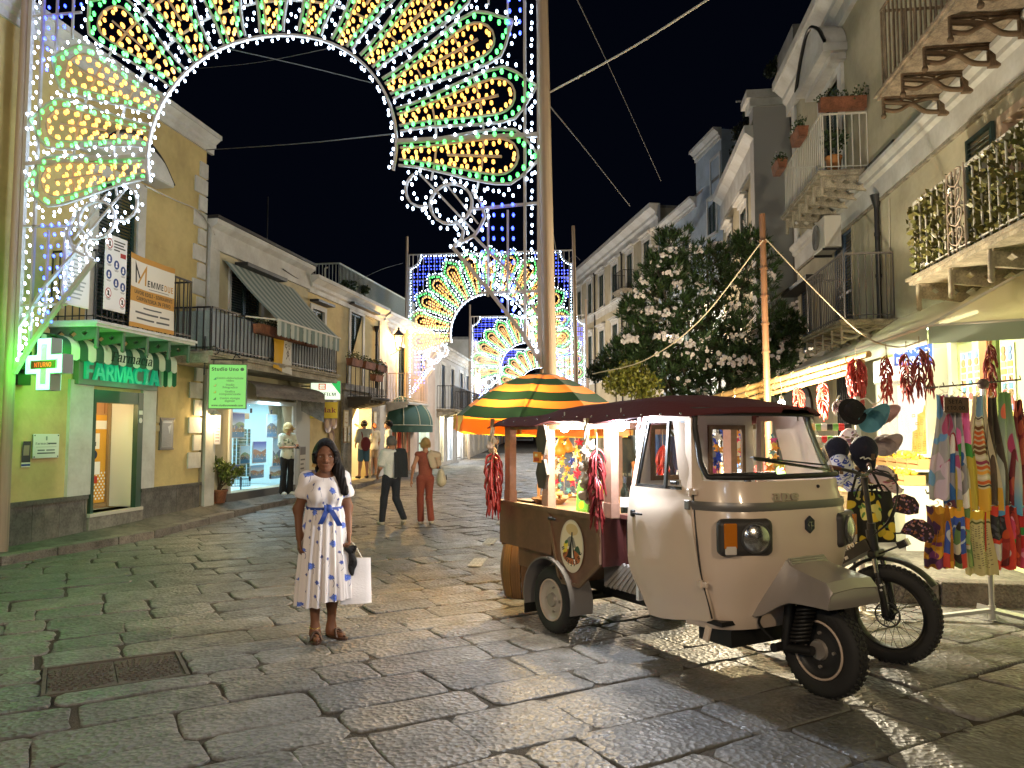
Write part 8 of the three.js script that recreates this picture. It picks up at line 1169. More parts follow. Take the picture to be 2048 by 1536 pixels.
const shelf=thing('fruit_shelf','cream stepped shelf for lemon crates below the lit display case','shelf',F.world((d0 +d1)/ 2,base,0.03),F.turn),sy=[hh(938),hh(970)];mesh('shelf_board',span(-w / 2,w / 2,sy[0]- 0.03,sy[0],0,0.45),W,shelf);mesh('shelf_board',span(-w / 2,w / 2,sy[1]- 0.03,sy[1],0,0.62),W,shelf);mesh('drawer_front',merge([span(-w / 2,0 - 0.01,0.05,sy[1]- 0.06,0.5,0.55),span(0.01,w / 2,0.05,sy[1]- 0.06,0.5,0.55)]),mat([0.4,0.42,0.3],0.6),shelf);mesh('side',span(-w / 2 - 0.04,-w / 2,0,sy[1],0,0.6),W,shelf);mesh('side',span(w / 2,w / 2 +0.04,0,sy[1],0,0.6),W,shelf);mesh('cross_brace',merge([beam([-w*0.4,0.1,0.555],[-0.15,sy[1]- 0.1,0.555],0.03,0.01),beam([w*0.05,0.1,0.555],[w*0.22,sy[1]- 0.1,0.555],0.03,0.01)]),W,shelf);mesh('drawer_pull',merge([-0.25,0.25].flatMap((x)=>[0.16,0.34].map((y2)=>span(x - 0.01,x +0.01,y2,y2 +0.08,0.553,0.565)))),MT.black,shelf);
const cw=w / 5;for(let r=0;r<2;r++)for(let i=0;i<5;i++){const c=thing('fruit_crate',['leftmost','second','middle','fourth','rightmost'][i]+' crate of yellow lemon souvenirs on the ' +(r?'lower':'upper')+' shop shelf','crate',F.world(d1 - cw*(i +0.5)-(0),base +sy[r],r?0.5:0.33),F.turn,null);c.position.copy(F.world(d0 +cw*(i +0.5),base +sy[r],r?0.5:0.33));mesh('slat',merge([0,1].map((k)=>span(-cw*0.46,cw*0.46,0.01 +k*0.06,0.055 +k*0.06,0.12,0.13))),mat([0.6,0.32,0.13],0.7),c);mesh('crate_box',merge([span(-cw*0.46,-cw*0.44,0,0.13,-0.13,0.12),span(cw*0.44,cw*0.46,0,0.13,-0.13,0.12),span(-cw*0.46,cw*0.46,0,0.01,-0.13,0.12)]),mat([0.6,0.36,0.16],0.7),c);seed=700 +r*10 +i;tag(mesh('lemons',merge(Array.from({length:16},()=>ball(0.034,rr(-0.85,0.85)*cw*0.44,rr(0.1,0.19),rr(-0.1,0.1),1.2,1,1,8))),mat([0.75,0.55,0.05],0.5),c),null,null,null,'stuff');}
// magnet boards and door
const mb=(px0,px1,py0,py1,label,rows,cols,sd)=>{const a=S(px0,(py0 +py1)/ 2),b=S(px1,(py0 +py1)/ 2),y1=F.loc((px0 +px1)/ 2,py0,0.05)[1],y0=F.loc((px0 +px1)/ 2,py1,0.05)[1],t2=thing('magnet_board',label,'magnet board',F.world((a +b)/ 2,(y0 +y1)/ 2,0.035),F.turn),W2=Math.abs(b - a),H2=y1 - y0;mesh('board',rbox(W2,H2,0.015,0.003,0,0,0.0075),mat([0.66,0.67,0.6],0.5),t2);seed=sd;const mc=[[0.3,0.2,0.1],[0.15,0.25,0.5],[0.7,0.5,0.1],[0.4,0.4,0.2],[0.1,0.35,0.45],[0.5,0.25,0.12],[0.35,0.1,0.1]].map((c)=>mat(c,0.35));const mg=[cyl(0.036,0.036,0.01,0,0,0,14,PI / 2),rbox(0.085,0.05,0.01,0.004),rbox(0.06,0.055,0.01,0.004)];for(let j=0;j<rows;j++)for(let i=0;i<cols;i++){const m=mesh('magnet',mg[Math.floor(j / 2)% 3],mc[(Math.floor(j / 2)*2 +Math.floor(rnd()*2))% 7],t2);m.position.set(((i +0.5)/ cols - 0.5)*W2*0.94,(0.5 -(j +0.5)/ rows)*H2*0.96,0.02);m.scale.setScalar(Math.min(1.2,W2 / cols / 0.1));}};
mb(1930,1972,700,800,'board of round souvenir magnets beside the brown door frame of the shop',7,3,31);mb(2014,2042,684,915,'tall narrow board of paired souvenir magnets at the right end of the shop',15,2,32);
const df=F.part('shop_door_frame',span(S(2003),S(1986),base,2.9,0.03,0.12),mat([0.35,0.13,0.05],0.6));F.part('shop_door_leaf',span(S(2012),S(2004),base,2.9,0.03,0.07),mat([0.08,0.11,0.02],0.6));F.part('shop_frame',merge([span(S(1925),S(1917),base,2.85,0.03,0.1),span(S(2012),S(1917),2.78,2.86,0.03,0.11)]),W);
for(const q of[8.6,9.9,11.2]){const p=F.world(F.len -(q - 2.5),2.95,0.35),sp=thing('strip_light',['nearest','middle','farthest'][Math.round((q - 8.6)/ 1.3)]+' white strip light under the shop awning against the wall','lamp',p,F.turn);mesh('tube',new THREE.CapsuleGeometry(0.02,0.9,4,10).rotateZ(PI / 2),glow(0xf6ffd8,12),sp);mesh('fitting',box(1.0,0.04,0.06,0,0.045,0),MT.white,sp);panelLight(sp,0xf6ffdc,38,0.9,0.1,[0,-0.035,0],[0,-1,0.25]);}
const bs=thing('shop_sign','blue and white shop sign hanging under the awning behind the chilli strings','sign',at(1826,710,9.0),R(-30));mesh('board',rbox(0.42,0.26,0.02,0.004),W,bs);mesh('print',new THREE.PlaneGeometry(0.4,0.24).translate(0,0,0.012),mat([1,1,1],0.5,{map:canvasTex(128,80,(g)=>{g.fillStyle='#3558c8';g.fillRect(0,0,128,80);g.strokeStyle='#e6ecff';g.lineWidth=5;for(let i=0;i<5;i++){g.beginPath();g.arc(18 +i*23,24 +(i % 2)*8,8,i,i +4.5);g.stroke();g.strokeRect(10 +i*23,50,12,18);}})}),bs);
// older doors farther back under the awning
const dk=F.rect(1680,1708,752,930,0.0,830);F.part('barred_window',span(dk[0],dk[1],1.5,2.75,0,0.03),MT.black);F.part('window_surround',merge([span(dk[0]- 0.2,dk[0],base,2.9,0,0.06),span(dk[1],dk[1]+0.2,base,2.9,0,0.06),span(dk[0],dk[1],2.76,2.9,0,0.055)]),mat([0.5,0.45,0.3],0.8));F.part('bars',merge(Array.from({length:7},(_,k)=>bar([lerp(dk[0],dk[1],(k +0.5)/ 7),1.5,0.05],[lerp(dk[0],dk[1],(k +0.5)/ 7),2.75,0.05],0.014,5))),MT.iron);
F.part('arched_door',extr((()=>{const s=new THREE.Shape();s.moveTo(-0.55,0);s.lineTo(0.55,0);s.lineTo(0.55,1.9);s.absarc(0,1.9,0.55,0,PI);s.lineTo(-0.55,0);return s;})(),0.05).translate(S(1612)+0.1,base,0),mat([0.03,0.02,0.015],0.6));F.part('handrail',merge([beam([S(1640),1.2,0.6],[S(1612),1.75,0.6],0.03,0.03),bar([S(1640),base,0.6],[S(1640),1.2,0.6],0.015,6),bar([S(1612),base,0.6],[S(1612),1.75,0.6],0.015,6)]),MT.iron);
// chilli strings along the awning edge
const Q=[[1712,712,8.1,0.42,0.13,'thickest chilli bunch, hanging from the end of the bamboo beam',0,150,0.12],[1772,706,8.0,0.42,0.06,'chilli string under the awning, next to the thick bunch',0,46,0.1],[1812,702,8.0,0.42,0.07,'dark chilli string in front of the lit panel, left of the forked one',1,46,0.11],[1838,692,7.95,0.42,0.05,'left strand of the forked dark chilli string',1,36,0.1],[1856,697,7.95,0.4,0.05,'right strand of the forked dark chilli string',1,36,0.1],[1978,684,7.8,0.46,0.06,'dark red chilli string at the near end of the awning in front of the magnets',1,60,0.09],[1645,762,8.8,0.32,0.06,'bright red chilli string hanging at the back of the stall',2,50,0.09],[1597,768,9.2,0.36,0.06,'red chilli string half hidden behind the van roof',2,50,0.09]];
Q.forEach(([px,py,D,L2,r,label,m,n,len],i)=>chilli(at(px,py,D),L2,r,label,m,n,40 +i,0.1,len));
}
{// scarf rack
const base=gp(1985,1243),t=thing('scarf_rack','steel scarf rack with two tiers of arms on a crossed foot','clothes rack',base,R(-8));const Hh=at(1985,768,-base.z).y;mesh('pole',bar([0,0.03,0],[0,Hh,0],0.022,12),MT.steel,t);mesh('foot',merge([beam([0,0.1,0],[-0.5,0.03,0.02],0.03,0.05),beam([0,0.1,0],[0.45,0.02,0.18],0.03,0.05),beam([0,0.1,0],[0.1,0.03,-0.5],0.03,0.05),cyl(0.03,0.03,0.12,0,0.08,0,12),cyl(0.03,0.035,0.02,-0.5,0.01,0.02,10)]),mat([0.5,0.5,0.5],0.35,{metalness:0.8}),t);
const rust=mat([0.07,0.045,0.04],0.6),y1=Hh - 0.0,y2=at(1985,985,-base.z).y;const arm=(y,x0,x1,z,tip)=>{const g=[bar([x0,y - tip,z],[x1,y +tip,z],0.009,6)];for(let k=0;k<=10;k++){const x=lerp(x0,x1,k / 10),yy=y - tip +2*tip*k / 10;g.push(bar([x,yy,z],[x - 0.012,yy +0.035,z +0.008],0.005,5));}return merge(g);};
mesh('hook_bar',arm(y1,-0.5,0.3,0.03,0.035),rust,t);mesh('hook_bar',arm(y2,-0.52,0.5,0.03,0.01),rust,t);mesh('joint',merge([ball(0.05,0,y1,0),ball(0.045,0,y2,0)]),rust,t);mesh('coil_hook',merge([-0.35,-0.2,0.2].map((x,i)=>tube([[x,y1,0.03],[x - 0.05,y1 - 0.03,0.06],[x +0.02,y1 - 0.08,0.05],[x +0.05,y1 - 0.02,0.03]],0.004,16,5))),MT.whiteIron,t);
const D=-base.z,tex=(sd,f)=>canvasTex(96,256,(g)=>{seed=sd;f(g,96,256);});
const blots=(bg,cs,n=16)=>(g,w,h)=>{g.fillStyle=bg;g.fillRect(0,0,w,h);for(let i=0;i<n;i++){g.fillStyle=pick(cs);g.beginPath();g.ellipse(rr(0,w),rr(0,h),rr(8,30),rr(12,44),rr(0,3),0,7);g.fill();}};
const up=[
[1884,40,790,1000,blots('#a6a4a8',['#8f2030','#c9b8c8','#b0507a','#6fa0d0','#3c4048']),'grey and pink blotched scarf, leftmost of the upper tier'],[1906,34,792,1015,blots('#8d8a90',['#b9b4bc','#d070a0','#2a5c9a','#5a3040','#e8e4da']),'grey scarf with pink and blue patches behind the wooden price board'],
[1926,40,795,1020,(g,w,h)=>{g.fillStyle='#b8a23c';g.fillRect(0,0,w,h);g.fillStyle='#3c8a3a';g.fillRect(0,120,w,40);g.fillStyle='#e070b0';g.fillRect(0,150,w,106);g.fillStyle='#c03a50';for(let i=0;i<5;i++){g.beginPath();g.arc(rr(0,w),rr(170,250),10,0,7);g.fill();}},'yellow scarf turning pink at the bottom with a green band'],
[1958,44,792,1022,(g,w,h)=>{g.fillStyle='#cabf9e';g.fillRect(0,0,w,h);for(let y=60;y<h;y +=11){g.fillStyle=pick(['#c8602c','#8c3050','#e0a040','#704828','#d8d0bc']);g.fillRect(20,y,w - 40,7);}g.fillStyle='#7aa0c0';g.fillRect(30,210,50,46);g.strokeStyle='#2a2420';g.lineWidth=3;g.strokeRect(16,56,w - 32,150);g.fillStyle='#d9a83a';g.fillRect(0,0,w,50);},'cream scarf with a striped house pattern in the middle of the upper tier'],
[1984,30,795,1010,blots('#4a4034',['#5a4a3a','#3c342a']),'plain dark brown scarf beside the rack pole'],[2012,46,785,1030,(g,w,h)=>{const q=g.createLinearGradient(0,0,0,h);q.addColorStop(0,'#4a90c0');q.addColorStop(0.3,'#b0b2ac');q.addColorStop(0.7,'#8fa08c');q.addColorStop(1,'#5d8a4c');g.fillStyle=q;g.fillRect(0,0,w,h);g.fillStyle='#b0406a';g.beginPath();g.moveTo(40,150);g.lineTo(70,110);g.lineTo(66,170);g.fill();g.fillStyle='#e07050';g.beginPath();g.arc(30,215,16,0,7);g.fill();},'long scarf fading from blue to green at the right of the upper tier'],[2036,30,800,1010,blots('#6a2028',['#902c30','#3a1418','#a8503c']),'dark red scarf at the right end of the upper tier']];
const low=[[1874,36,1012,1137,blots('#a8701e',['#c88420','#4a2a50','#7a3a70','#d8a030']),'orange and purple scarf, leftmost of the lower tier'],[1900,40,1015,1135,(g,w,h)=>{g.fillStyle='#3c58b0';g.fillRect(0,0,w,h);g.fillStyle='#d04a3a';g.fillRect(0,0,w,60);g.fillStyle='#e0a030';g.fillRect(0,215,w,41);g.strokeStyle='#c0c8d8';g.lineWidth=10;g.beginPath();g.arc(70,140,34,0,7);g.stroke();},'blue scarf with red top and yellow border in the lower tier'],[1926,26,1015,1135,blots('#6a8a50',['#e0752a','#90a860','#33302c','#d8d0b0']),'green scarf with orange hem in the lower tier'],[1955,40,1022,1150,(g,w,h)=>{g.fillStyle='#c3b982';g.fillRect(0,0,w,h);g.fillStyle='#7d7350';for(let y=30;y<200;y +=9)for(let x=10;x<86;x +=8)if(rnd()<0.7)g.fillRect(x,y,5,4);g.fillStyle='#5a6030';g.fillRect(0,205,w,8);g.fillStyle='#d8b030';g.fillRect(0,222,w,34);},'cream printed tea towel with yellow border in the lower tier'],[1994,40,1012,1138,(g,w,h)=>{g.fillStyle='#c83a2a';g.fillRect(0,0,w,h);g.fillStyle='#c9c4c0';g.beginPath();g.arc(46,70,34,0,7);g.fill();g.fillStyle='#26262a';g.fillRect(14,120,66,96);g.fillStyle='#4a4a50';for(let i=0;i<10;i++){g.beginPath();g.arc(rr(18,76),rr(126,210),8,0,7);g.fill();}},'red and black scarf with a pale disc right of the rack pole'],[2020,30,1014,1130,blots('#8a2418',['#c04a20','#5c1a16','#a0342a']),'deep red scarf in the lower tier'],[2044,40,1016,1135,blots('#d04868',['#e89ab0','#c02a2a','#3a8a40','#f0c0c8']),'pink and red scarf at the right end of the lower tier']];
for(const[list,z,gath]of[[up,0.08,0.35],[low,0.09,0.75]])list.forEach(([px,wpx,y0,yb,f,label],i)=>{const p=at(px,y0,D - z),b=at(px,yb,D - z),L=p.y - b.y,w=wpx / FOC*D*1.5,s=thing('scarf',label,'scarf',p,R(-4 +(i*37)% 11 - 5));mesh('cloth',thick(22,14,(u,v)=>{const k=lerp(gath,1,smooth(0,0.85,v));return[(u - 0.5)*w*k +0.01*Math.sin(v*5 +i),-v*L +0.008*Math.cos(u*20),0.026*Math.sin(u*13 +i*2 +v)*(0.5 +0.7*v)];},0.0025),mat([1,1,1],0.75,{map:tex(800 +px,f)}),s);mesh('hanger',tube([[0,0.045,0],[0.015,0.03,0],[0,0.012,0],[-w*gath*0.4,-0.002,0.01]],0.004,10,5),MT.whiteIron,s);});
const pb=at(1912,810,D - 0.2),bd=thing('price_board','small wooden price board hung in front of the grey scarves','price board',pb,R(-6));mesh('board',rbox(0.2,0.135,0.02,0.005,0,0,0,0,0,-0.03),mat([0.12,0.07,0.04],0.8,{map:rep(T.grain,5)}),bd);mesh('lettering',new THREE.PlaneGeometry(0.18,0.115).applyMatrix4(M4(0,0,0.0125,0,0,-0.03)),mat([1,1,1],0.9,{alphaTest:0.5,map:canvasTex(192,128,(g)=>{g.clearRect(0,0,192,128);g.fillStyle='#17110c';g.font='bold 54px sans-serif';g.fillText('SETA',22,52);g.fillText('€10,00',6,112,180);})}),bd);
}
{// hat stand with caps
const D=7.2,b=at(1717,900,D),t=thing('hat_stand','white iron hat stand with scrolled hooks','hat stand',[b.x,0,b.z]),top=at(1717,793,D).y;mesh('pole',rbox(0.045,top,0.045,0.01,0,top / 2,0),mat([0.55,0.5,0.42],0.6),t);mesh('foot',merge([box(0.5,0.03,0.05,0,0.015,0),box(0.05,0.028,0.5,0,0.014,0)]),MT.whiteIron,t);
const sc=[];for(const y of[top - 0.04,top - 0.42,top - 0.78])for(const s of[-1,1])sc.push(tube([[0,y,0],[s*0.08,y +0.02,0.02],[s*0.14,y - 0.03,0.03],[s*0.2,y +0.0,0.04],[s*0.18,y +0.05,0.04]],0.007,20,6));mesh('scroll_hook',merge(sc),mat([0.6,0.55,0.45],0.5),t);
const prints={floral:(g)=>{g.fillStyle='#d8c2c4';g.fillRect(0,0,128,128);seed=5;for(let i=0;i<50;i++){g.fillStyle=pick(['#a05a70','#6a4a5a','#b98a8a','#7a6a50']);g.beginPath();g.arc(rr(0,128),rr(0,128),rr(3,8),0,7);g.fill();}},blue:(g)=>{g.fillStyle='#d2d6e2';g.fillRect(0,0,128,128);g.strokeStyle='#2a3fa0';g.lineWidth=6;seed=6;for(let i=0;i<26;i++){g.beginPath();g.arc(rr(0,128),rr(0,128),rr(5,14),rr(0,6),rr(6,9));g.stroke();}},lemon:(g)=>{g.fillStyle='#16150f';g.fillRect(0,0,128,128);seed=9;for(let i=0;i<16;i++){g.fillStyle=pick(['#e2c23a','#d9d07a','#c8b030']);g.beginPath();g.ellipse(rr(0,128),rr(0,128),15,11,rr(0,3),0,7);g.fill();}g.fillStyle='#55803a';for(let i=0;i<8;i++){g.beginPath();g.ellipse(rr(0,128),rr(0,128),9,4,rr(0,3),0,7);g.fill();}}};
const pm=(k)=>{const x=canvasTex(128,128,prints[k]);x.wrapS=x.wrapT=THREE.RepeatWrapping;return mat([1,1,1],0.8,{map:x});};
const cap2=(px,py,D2,m,label,rx,ry,rz,k=1,script)=>{const c=thing('cap',label,'cap',at(px,py,D2));c.rotation.set(rx,ry,rz);c.scale.setScalar(k);mesh('crown',thick(24,8,(u,v)=>{const a=u*2*PI,b=v*PI / 2;return[Math.cos(a)*Math.cos(b)*0.09,Math.sin(b)*0.11,Math.sin(a)*Math.cos(b)*0.1];},0.004),m,c);mesh('peak',thick(12,5,(u,v)=>{const a=lerp(0.35,PI - 0.35,u);return[Math.cos(a)*(0.088 +0.0*v),-0.015*v - 0.02*v*Math.pow(Math.abs(u - 0.5)*2,2),Math.sin(a)*0.098 +v*0.085*Math.sin(u*PI)];},0.005),m,c);mesh('button',ball(0.008,0,0.113,0,1,0.6,1,8),m,c);if(script)mesh('stitched_mark',tube([[-0.05,0.045,0.1],[-0.03,0.06,0.1],[-0.02,0.042,0.103],[0,0.055,0.103],[0.02,0.042,0.103],[0.045,0.05,0.098]],0.005,24,5),MT.paper,c);mesh('tag',box(0.025,0.05,0.003,0.03,0.06,0.098,-0.4),mat([0.12,0.08,0.05],0.7),c);return c;};
const navy=cloth([0.008,0.01,0.028]),teal=cloth([0.12,0.34,0.42]),whiteC=cloth([0.55,0.47,0.44]),blk=cloth([0.008,0.008,0.009]),pink=cloth([0.5,0.28,0.25]);
cap2(1743,842,6.95,teal,'teal cap hanging highest on the right of the hat stand',-1.0 +PI*0.0,0.5,-0.3,1.15);cap2(1760,832,7.15,pink,'pink cap half hidden behind the teal one',-0.9,0.9,-0.3,1.05);cap2(1727,902,6.8,navy,'navy cap with white script in the middle of the hat stand',0.9,-0.1,0.12,1.25,true);cap2(1768,893,6.95,whiteC,'whitish cap on the right of the navy one',-0.7,0.5,-0.5,1.1);cap2(1672,900,6.95,navy,'dark visor cap hanging open on the left of the hat stand',1.5,-0.6,0.3,1.15);cap2(1700,880,7.25,pm('floral'),'pale floral cap between the dark visor and the navy cap',0.6,-0.4,0.3,1.0);cap2(1683,818,7.2,pm('floral'),'floral cap behind the black sun hat at the top left',0.3,-0.8,0.9,0.8);cap2(1680,938,6.85,pm('blue'),'blue and white patterned cap low on the left of the hat stand',0.7,-0.5,0.3,1.2);cap2(1700,962,6.9,pm('blue'),'second blue and white patterned cap below the first, nearer the van',0.9,0.3,-0.2,1.05);cap2(1765,960,6.9,pm('floral'),'patterned cap behind the bicycle handlebar',0.4,0.3,0.1,1.2);
{const h=thing('sun_hat','black wide brimmed sun hat at the top of the hat stand','hat',at(1706,822,7.0));h.rotation.set(1.25,0.1,0);mesh('brim',lathe([[0.08,0],[0.125,-0.004],[0.13,-0.012],[0.08,-0.008]],28),blk,h);mesh('crown',lathe([[0.082,0],[0.08,0.05],[0.06,0.09],[0.001,0.1]],24),blk,h);}
{const bg=thing('printed_bag','black shoulder bag printed with lemons hanging low on the hat stand','bag',at(1738,1030,6.6));mesh('bag_body',thick(20,14,(u,v)=>[(u - 0.5)*(0.34 +0.06*v),0.2 - v*0.42,0.05*Math.sin(u*PI)*Math.sin(v*PI)+0.012*Math.sin(u*16)],0.03),pm('lemon'),bg);mesh('strap',tube([[-0.14,0.2,0],[-0.08,0.36,0],[0.02,0.38,0],[0.12,0.2,0]],0.01,18,6),blk,bg);mesh('black_ribbons',merge(Array.from({length:7},(_,k)=>tube([[0.0,0.22,0.06],[-0.1 +k*0.03,0.26,0.08],[-0.16 +k*0.05,0.14 +0.01*k,0.09]],0.008,10,5))),blk,bg);}
[[1808,1015,6.7,0.5,'upper'],[1838,1066,6.6,0.2,'lower']].forEach(([px,py,D2,rz,n])=>{const f=thing('hand_fan',n +' of two dark floral hand fans hanging beside the scarf rack','hand fan',at(px,py,D2));f.rotation.z=rz;const x=canvasTex(128,128,(g)=>{g.fillStyle='#2a1a26';g.fillRect(0,0,128,128);seed=21;for(let i=0;i<120;i++){g.fillStyle=pick(['#7a4a6a','#b06a4a','#5a4a7a','#c08a8a','#3a2430']);g.beginPath();g.arc(rr(0,128),rr(0,128),rr(2,6),0,7);g.fill();}});const pts=[[-0.16,0.03],[-0.1,0.1],[-0.02,0.125],[0.06,0.1],[0.12,0.03],[0.125,-0.04],[0.08,-0.1],[0.0,-0.07],[-0.08,0.0]];const g2=extr(shape(pts),0.008,0.002);const uv=g2.attributes.uv;for(let i=0;i<uv.count;i++)uv.setXY(i,uv.getX(i)*4,uv.getY(i)*4);x.wrapS=x.wrapT=THREE.RepeatWrapping;mesh('leaf',g2,mat([1,1,1],0.7,{map:x}),f);mesh('handle',bar([-0.15,0.03,0.004],[-0.24,0.045,0.004],0.007,6),MT.black,f);});
{const w=thing('price_board','small brown price board on the hat stand pole under the caps','price board',at(1733,950,7.0),R(-5));mesh('board',rbox(0.2,0.16,0.015,0.004),MT.wood,w);mesh('lettering',new THREE.PlaneGeometry(0.18,0.1).translate(0,-0.02,0.0095),mat([1,1,1],0.9,{alphaTest:0.5,map:canvasTex(160,90,(g)=>{g.clearRect(0,0,160,90);g.fillStyle='#17110c';g.font='bold 58px sans-serif';g.fillText('€5,00',4,66,150);})}),w);}
}
{// black electric bicycle
const c=level(1783,1324,0),t=thing('bicycle','black fat-tyred electric bicycle leaning behind the van with its front wheel in view','bicycle',c,-R(46)),bk=mat([0.012,0.012,0.013],0.4),r=0.345,cy=0.345;
mesh('front_wheel',lathe([[r*0.72,-0.036],[r*0.8,-0.05],[r*0.92,-0.052],[r*0.99,-0.03],[r,0],[r*0.99,0.03],[r*0.92,0.052],[r*0.8,0.05],[r*0.72,0.036],[r*0.72,-0.036]],56).rotateX(PI / 2).translate(0,cy,0),MT.rubber,t);
const w=t.children[0];const kn=[];for(let k=0;k<60;k++)for(const z of[-0.038,-0.013,0.013,0.038]){const a=(k +(Math.abs(z)>0.02?0.5:0))/ 60*2*PI;kn.push(box(0.02,0.018,0.016,0,(Math.abs(z)>0.02?r*0.965:r*1.0),z).rotateZ(a).translate(0,cy,0));}tag(mesh('tread',merge(kn),MT.rubber,w),null,null,null,'stuff');
mesh('rim',lathe([[r*0.68,-0.03],[r*0.74,-0.034],[r*0.74,0.034],[r*0.68,0.03],[r*0.68,-0.03]],48).rotateX(PI / 2).translate(0,cy,0),bk,w);mesh('spokes',merge(Array.from({length:36},(_,k)=>{const a=k / 36*2*PI,b=a +(k % 2?0.9:-0.9),z=k % 4<2?0.03:-0.03;return bar([Math.cos(b)*0.04,cy +Math.sin(b)*0.04,z],[Math.cos(a)*r*0.69,cy +Math.sin(a)*r*0.69,0],0.0018,4);})),bk,w);mesh('hub',merge([cyl(0.03,0.03,0.1,0,cy,0,14,PI / 2),cyl(0.05,0.05,0.012,0,cy,0.034,16,PI / 2),cyl(0.012,0.012,0.16,0,cy,0,8,PI / 2)]),bk,w);mesh('brake_disc',merge([new THREE.TorusGeometry(0.085,0.007,4,30).translate(0,cy,0.048),...[0,1,2,3,4,5].map((k)=>bar([Math.cos(k)*0.03,cy +Math.sin(k)*0.03,0.048],[Math.cos(k +0.4)*0.08,cy +Math.sin(k +0.4)*0.08,0.048],0.004,4))]),mat([0.12,0.12,0.12],0.3,{metalness:0.8}),w);
const hx=-0.11,hy=0.87;mesh('fork',merge([...[-1,1].flatMap((s)=>[bar([0,cy,s*0.075],[-0.045,0.6,s*0.075],0.026,10),bar([-0.04,0.58,s*0.075],[-0.08,0.76,s*0.07],0.017,10)]),rbox(0.06,0.05,0.2,0.015,-0.085,0.77,0),bar([-0.09,0.77,0],[hx,0.93,0],0.03,12)]),bk,t);mesh('fork_stripe',merge([0.62,0.585].map((y)=>box(0.012,0.014,0.052,-0.02,y - 0.06,0.078,0,0,0.5))),MT.paper,t);mesh('stanchion',merge([-1,1].map((s)=>bar([-0.055,0.64,s*0.075],[-0.07,0.74,s*0.072],0.0185,10))),MT.chrome,t);
mesh('mudguard',thick(20,4,(u,v)=>{const a=lerp(R(38),R(150),u),q=r +0.045 +0.02*(1 - Math.pow(v*2 - 1,2));return[Math.cos(a)*q,cy +Math.sin(a)*q,(v - 0.5)*0.11];},0.004),bk,t);
mesh('stem',merge([bar([hx,0.9,0],[hx - 0.045,1.32,0],0.02,12),cyl(0.03,0.03,0.06,hx - 0.005,0.96,0,12),cyl(0.026,0.026,0.05,hx - 0.045,1.3,0,12)]),bk,t);mesh('handlebar',tube([[hx - 0.12,1.4,-0.3],[hx - 0.06,1.37,-0.15],[hx - 0.045,1.34,0],[hx - 0.06,1.37,0.15],[hx - 0.12,1.4,0.3]],0.013,24,8),bk,t);mesh('grip',merge([bar([hx - 0.11,1.395,-0.27],[hx - 0.15,1.41,-0.36],0.018,10),bar([hx - 0.11,1.395,0.27],[hx - 0.15,1.41,0.36],0.018,10)]),mat([0.1,0.03,0.015],0.6),t);mesh('brake_lever',merge([-1,1].map((s)=>tube([[hx - 0.05,1.38,s*0.18],[hx +0.03,1.36,s*0.24],[hx +0.02,1.34,s*0.33]],0.007,10,5))),bk,t);
mesh('cables',merge([0,1,2,3].map((k)=>tube([[hx,1.38,-0.12 +k*0.08],[hx +0.16 +k*0.02,1.3,-0.05 +k*0.05],[hx +0.16,1.05,0.02 +k*0.02],[hx +0.02,0.9,0.03]],0.005,20,5))),bk,t);mesh('front_lamp',merge([rbox(0.07,0.05,0.06,0.012,0.11,0.86,0.02,0,0,0.5),bar([0.08,0.84,0.02],[-0.06,0.77,0.02],0.008,6)]),bk,t);mesh('reflector',box(0.01,0.05,0.05,0.145,0.88,0.02,0,0,0.5),mat([0.4,0.36,0.3],0.2),t);
// frame, turned a little from the front wheel
const ft=R(-17),fr=(g)=>g.applyMatrix4(new THREE.Matrix4().makeTranslation(hx,0,0).multiply(new THREE.Matrix4().makeRotationY(ft)).multiply(new THREE.Matrix4().makeTranslation(-hx,0,0)));mesh('frame',fr(merge([beam([hx,0.84,0],[-0.6,0.55,0],0.085,0.1),beam([-0.6,0.55,0],[-0.68,0.4,0],0.07,0.08),bar([-0.62,0.5,0],[-0.75,0.95,0],0.018,10),bar([-0.66,0.4,0.06],[-1.08,0.34,0.07],0.014,8),bar([-0.66,0.4,-0.06],[-1.08,0.34,-0.07],0.014,8),cyl(0.038,0.038,0.16,hx,0.86,0,14,0,0,0.1)])),bk,t);
mesh('saddle',fr(merge([rbox(0.24,0.06,0.14,0.03,-0.78,0.98,0)])),bk,t);mesh('rear_wheel',fr(new THREE.TorusGeometry(0.3,0.045,12,40).translate(-1.08,0.345,0)),MT.rubber,t);mesh('battery_blocks',fr(merge([0,1,2].map((k)=>box(0.03,0.022,0.006,-0.3 - k*0.045,0.71 - k*0.026,0.053,0,0,0.53)))),mat([0.6,0.6,0.58],0.4),t);
const g=text3('ARGENTO',0.036,0.004,fontBold);g.applyMatrix4(M4(-0.42,0.692,0.05,0,0,0.53));mesh('lettering',fr(g),mat([0.6,0.6,0.58],0.5),t);mesh('logo',fr(new THREE.TorusGeometry(0.015,0.003,5,16).translate(-0.45,0.69,0.052)),mat([0.6,0.6,0.58],0.5),t);
}
